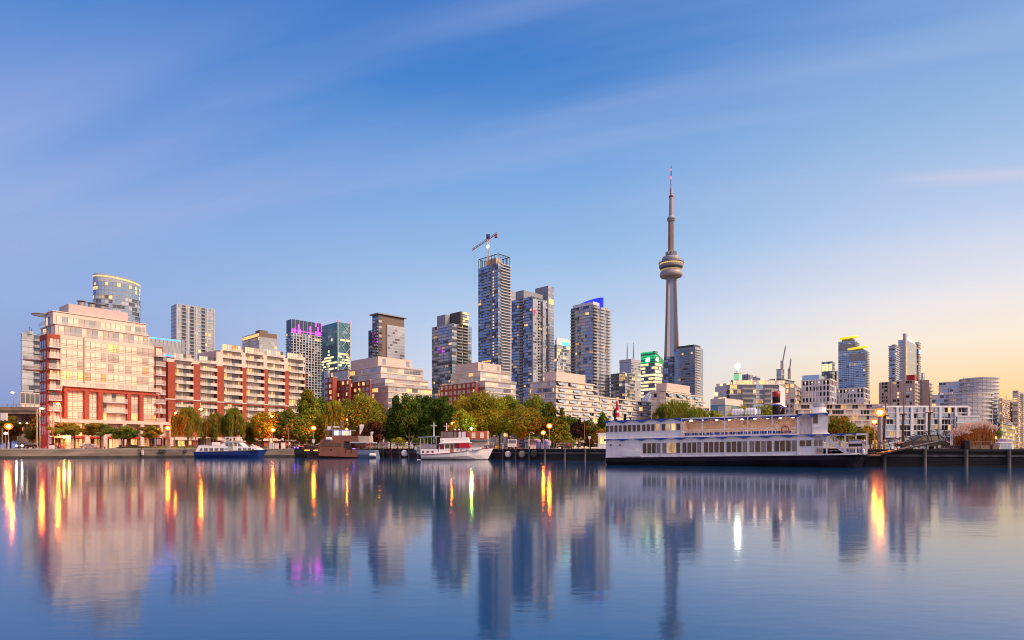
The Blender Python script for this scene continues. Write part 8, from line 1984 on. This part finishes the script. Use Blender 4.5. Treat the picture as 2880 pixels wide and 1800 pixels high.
for y in (606, 680, 730): b.tube([P.pt(fs(36), -1.0, fz(y)), P.pt(fs(188), -1.0, fz(y))], .03, 5)
b.build("landing_grille", dark_steel, T)
MB().pbox(P, fs(30), fs(200), -1.6, .05, fz(775), fz(762)).build("landing_deck", mat("lit steel edge", (.5, .22, .14), .5), T)
for x in (120, 264): 
    Y = 90; X = gx(zx('h', x), Y); zt = at(0, zy('h', 532), Y).z; T = thing("yellow_bollard", "yellow steel bollard " + ("nearer the riverboat's stern" if x == 120 else "nearer the parked dark car"), "bollard", (X, Y, GZ), "yellow bollards")
    MB().lathe([(.2, GZ), (.2, zt - .12), (.14, zt - .03), (.02, zt)], X, Y, 14).build("post", yellow_p, T); MB().lathe([(.24, GZ), (.24, GZ + .06)], X, Y, 14).build("base", steel, T)
Y = 84.5; Xa, Xb = gx(zx('h', 1507), Y), gx(zx('h', 1585), Y); zt = at(0, zy('h', 540), Y).z
T = thing("waste_bin", "tall black box bin at the pier edge beside the reeds", "bin", ((Xa + Xb) / 2, Y, GZ)); MB().box(Xa + .04, Y + .04, GZ, Xb - .04, Y + .9, zt - .15).build("box", black_hull, T); MB().box(Xa, Y, zt - .15, Xb, Y + .95, zt).build("lid", dark_steel, T)
Y = 88.0; Xa, Xb = gx(zx('h', 1590), Y), gx(zx('h', 1980), Y); T = thing("reed_planter", "low timber planter of glowing orange reeds with pale feathery plumes", "planter", ((Xa + Xb) / 2, Y, GZ)); zt = at(0, zy('h', 615), Y).z
MB().box(Xa - .3, Y - .6, GZ, Xb, Y + 3, zt).build("timber_box", mat("planter wood", (.16, .09, .06), .8, var=.4), T)
rc = np.random.default_rng(8); n = 1500; b = MB(); pl = MB(); 
for i in range(n):
    x = Xa - .3 + (Xb - Xa) * rc.random(); y = Y - .4 + 3 * rc.random(); f_ = (x - Xa) / (Xb - Xa); hmax = 2.6 * math.sin(math.pi * clampn(.12 + .8 * f_, 0, 1)) ** .5 + .5
    h_ = hmax * rc.uniform(.55, 1.0); dx = (f_ - .5) * 1.1 + rc.normal() * .28; dy = rc.normal() * .3; w = .025
    b.v += [(x - w, y, zt), (x + w, y, zt), (x + dx * .4 + w, y + dy * .4, zt + h_ * .6), (x + dx * .4 - w, y + dy * .4, zt + h_ * .6), (x + dx, y + dy, zt + h_)]
    q = len(b.v) - 5; b.f += [(q, q + 1, q + 2, q + 3), (q + 3, q + 2, q + 4)]; m_ = int(rc.integers(0, 3)); b.m += [m_, m_]
    if h_ > hmax * .86:
        for j in range(4):
            u = rc.normal(size=3) * .09; px_, py_, pz_ = x + dx + u[0], y + dy + u[1], zt + h_ + u[2] + .05
            pl.face([(px_ - .05, py_, pz_), (px_ + .05, py_, pz_ - .03), (px_ + .10, py_, pz_ + .12), (px_, py_, pz_ + .14)])
b.build("reed_leaves", [leafmat("orange reed", (.36, .12, .03)), leafmat("red brown reed", (.25, .07, .03)), leafmat("straw reed", (.38, .22, .07))], T)
pl.build("plume_foliage", leafmat("pale plume", (.62, .48, .46)), T)
bush(zx('h', 1420), zy('h', 475), 11, 91, ['mid', 'yellow', 'lime'], "small yellow-green bush in tubs behind the black bin")
for x in (1345, 1420): X, Y = gx(zx('h', x), 90), 90; T = thing("plant_tub", "dark wooden tub at the pier edge, " + ("empty and nearer the gangway" if x == 1345 else "under the yellow-green bush"), "planter", (X, Y, GZ)); MB().lathe([(.55, GZ), (.62, GZ + .55), (.52, GZ + .56), (.5, GZ + .45), (.01, GZ + .44)], X, Y, 14).build("tub", brown_wall, T); MB().lathe([(.63, GZ + .3), (.64, GZ + .38)], X, Y, 14).build("hoop", dark_steel, T)
fence_p = thing("pier_rail", "thin wire rail on posts before the reed planter", "fence", (gx(zx('h', 1590), 84), 84, GZ))
for x in (1590, 1750, 1905): MB().tube([(gx(zx('h', x), 84), 84, GZ), (gx(zx('h', x), 84), 84, at(0, zy('h', 548), 84).z)], .07 if x < 1900 else .14, 6).build("post", timber_pale, fence_p)
MB().tube([(gx(zx('h', 1590), 84), 84, at(0, zy('h', 565), 84).z), (gx(zx('h', 1905), 84), 84, at(0, zy('h', 560), 84).z)], .02, 4).build("wire", steel, fence_p)
Y = 82.6; X = gx(zx('h', 931), Y); T = thing("pier_post", "short white topped post between the gangway and dark car's wheel", "post", (X, Y, GZ)); MB().box(X - .13, Y, GZ, X + .13, Y + .2, GZ + .7).build("post", white_wall, T); MB().box(X - .15, Y - .02, GZ + .7, X + .15, Y + .22, GZ + .76).build("cap", white_paint, T)

# ------------------------------------------------------------------ cap the number of like parts on one thing
import re as _re
def cap_parts(limit=100):
    for T in [o for o in SC.objects if o.parent is None and o.type == 'EMPTY']:
        by = {}
        for c in T.children: by.setdefault(_re.sub(r"\.\d+$", "", c.name), []).append(c)
        for nm, cs in by.items():
            if len(cs) <= limit: continue
            cs.sort(key=lambda o: -(o.dimensions.x * o.dimensions.z if o.type == 'MESH' else 0)); rest = cs[limit:]
            if any(c.children for c in rest): continue
            b = MB(); mats = []
            for o in rest:
                n = len(b.v); b.v += [tuple(v.co + o.location) for v in o.data.vertices]
                ix = []
                for m in o.data.materials:
                    if m not in mats: mats.append(m)
                    ix.append(mats.index(m))
                for p in o.data.polygons: b.f.append(tuple(n + i for i in p.vertices)); b.m.append(ix[p.material_index])
            me = bpy.data.meshes.new(nm); me.from_pydata(b.v, [], b.f)
            for m in mats: me.materials.append(m)
            me.polygons.foreach_set("material_index", b.m); me.update()
            s_ = link("further_" + nm, me, T); s_["kind"] = "stuff"
            for o in rest: bpy.data.objects.remove(o)
cap_parts()
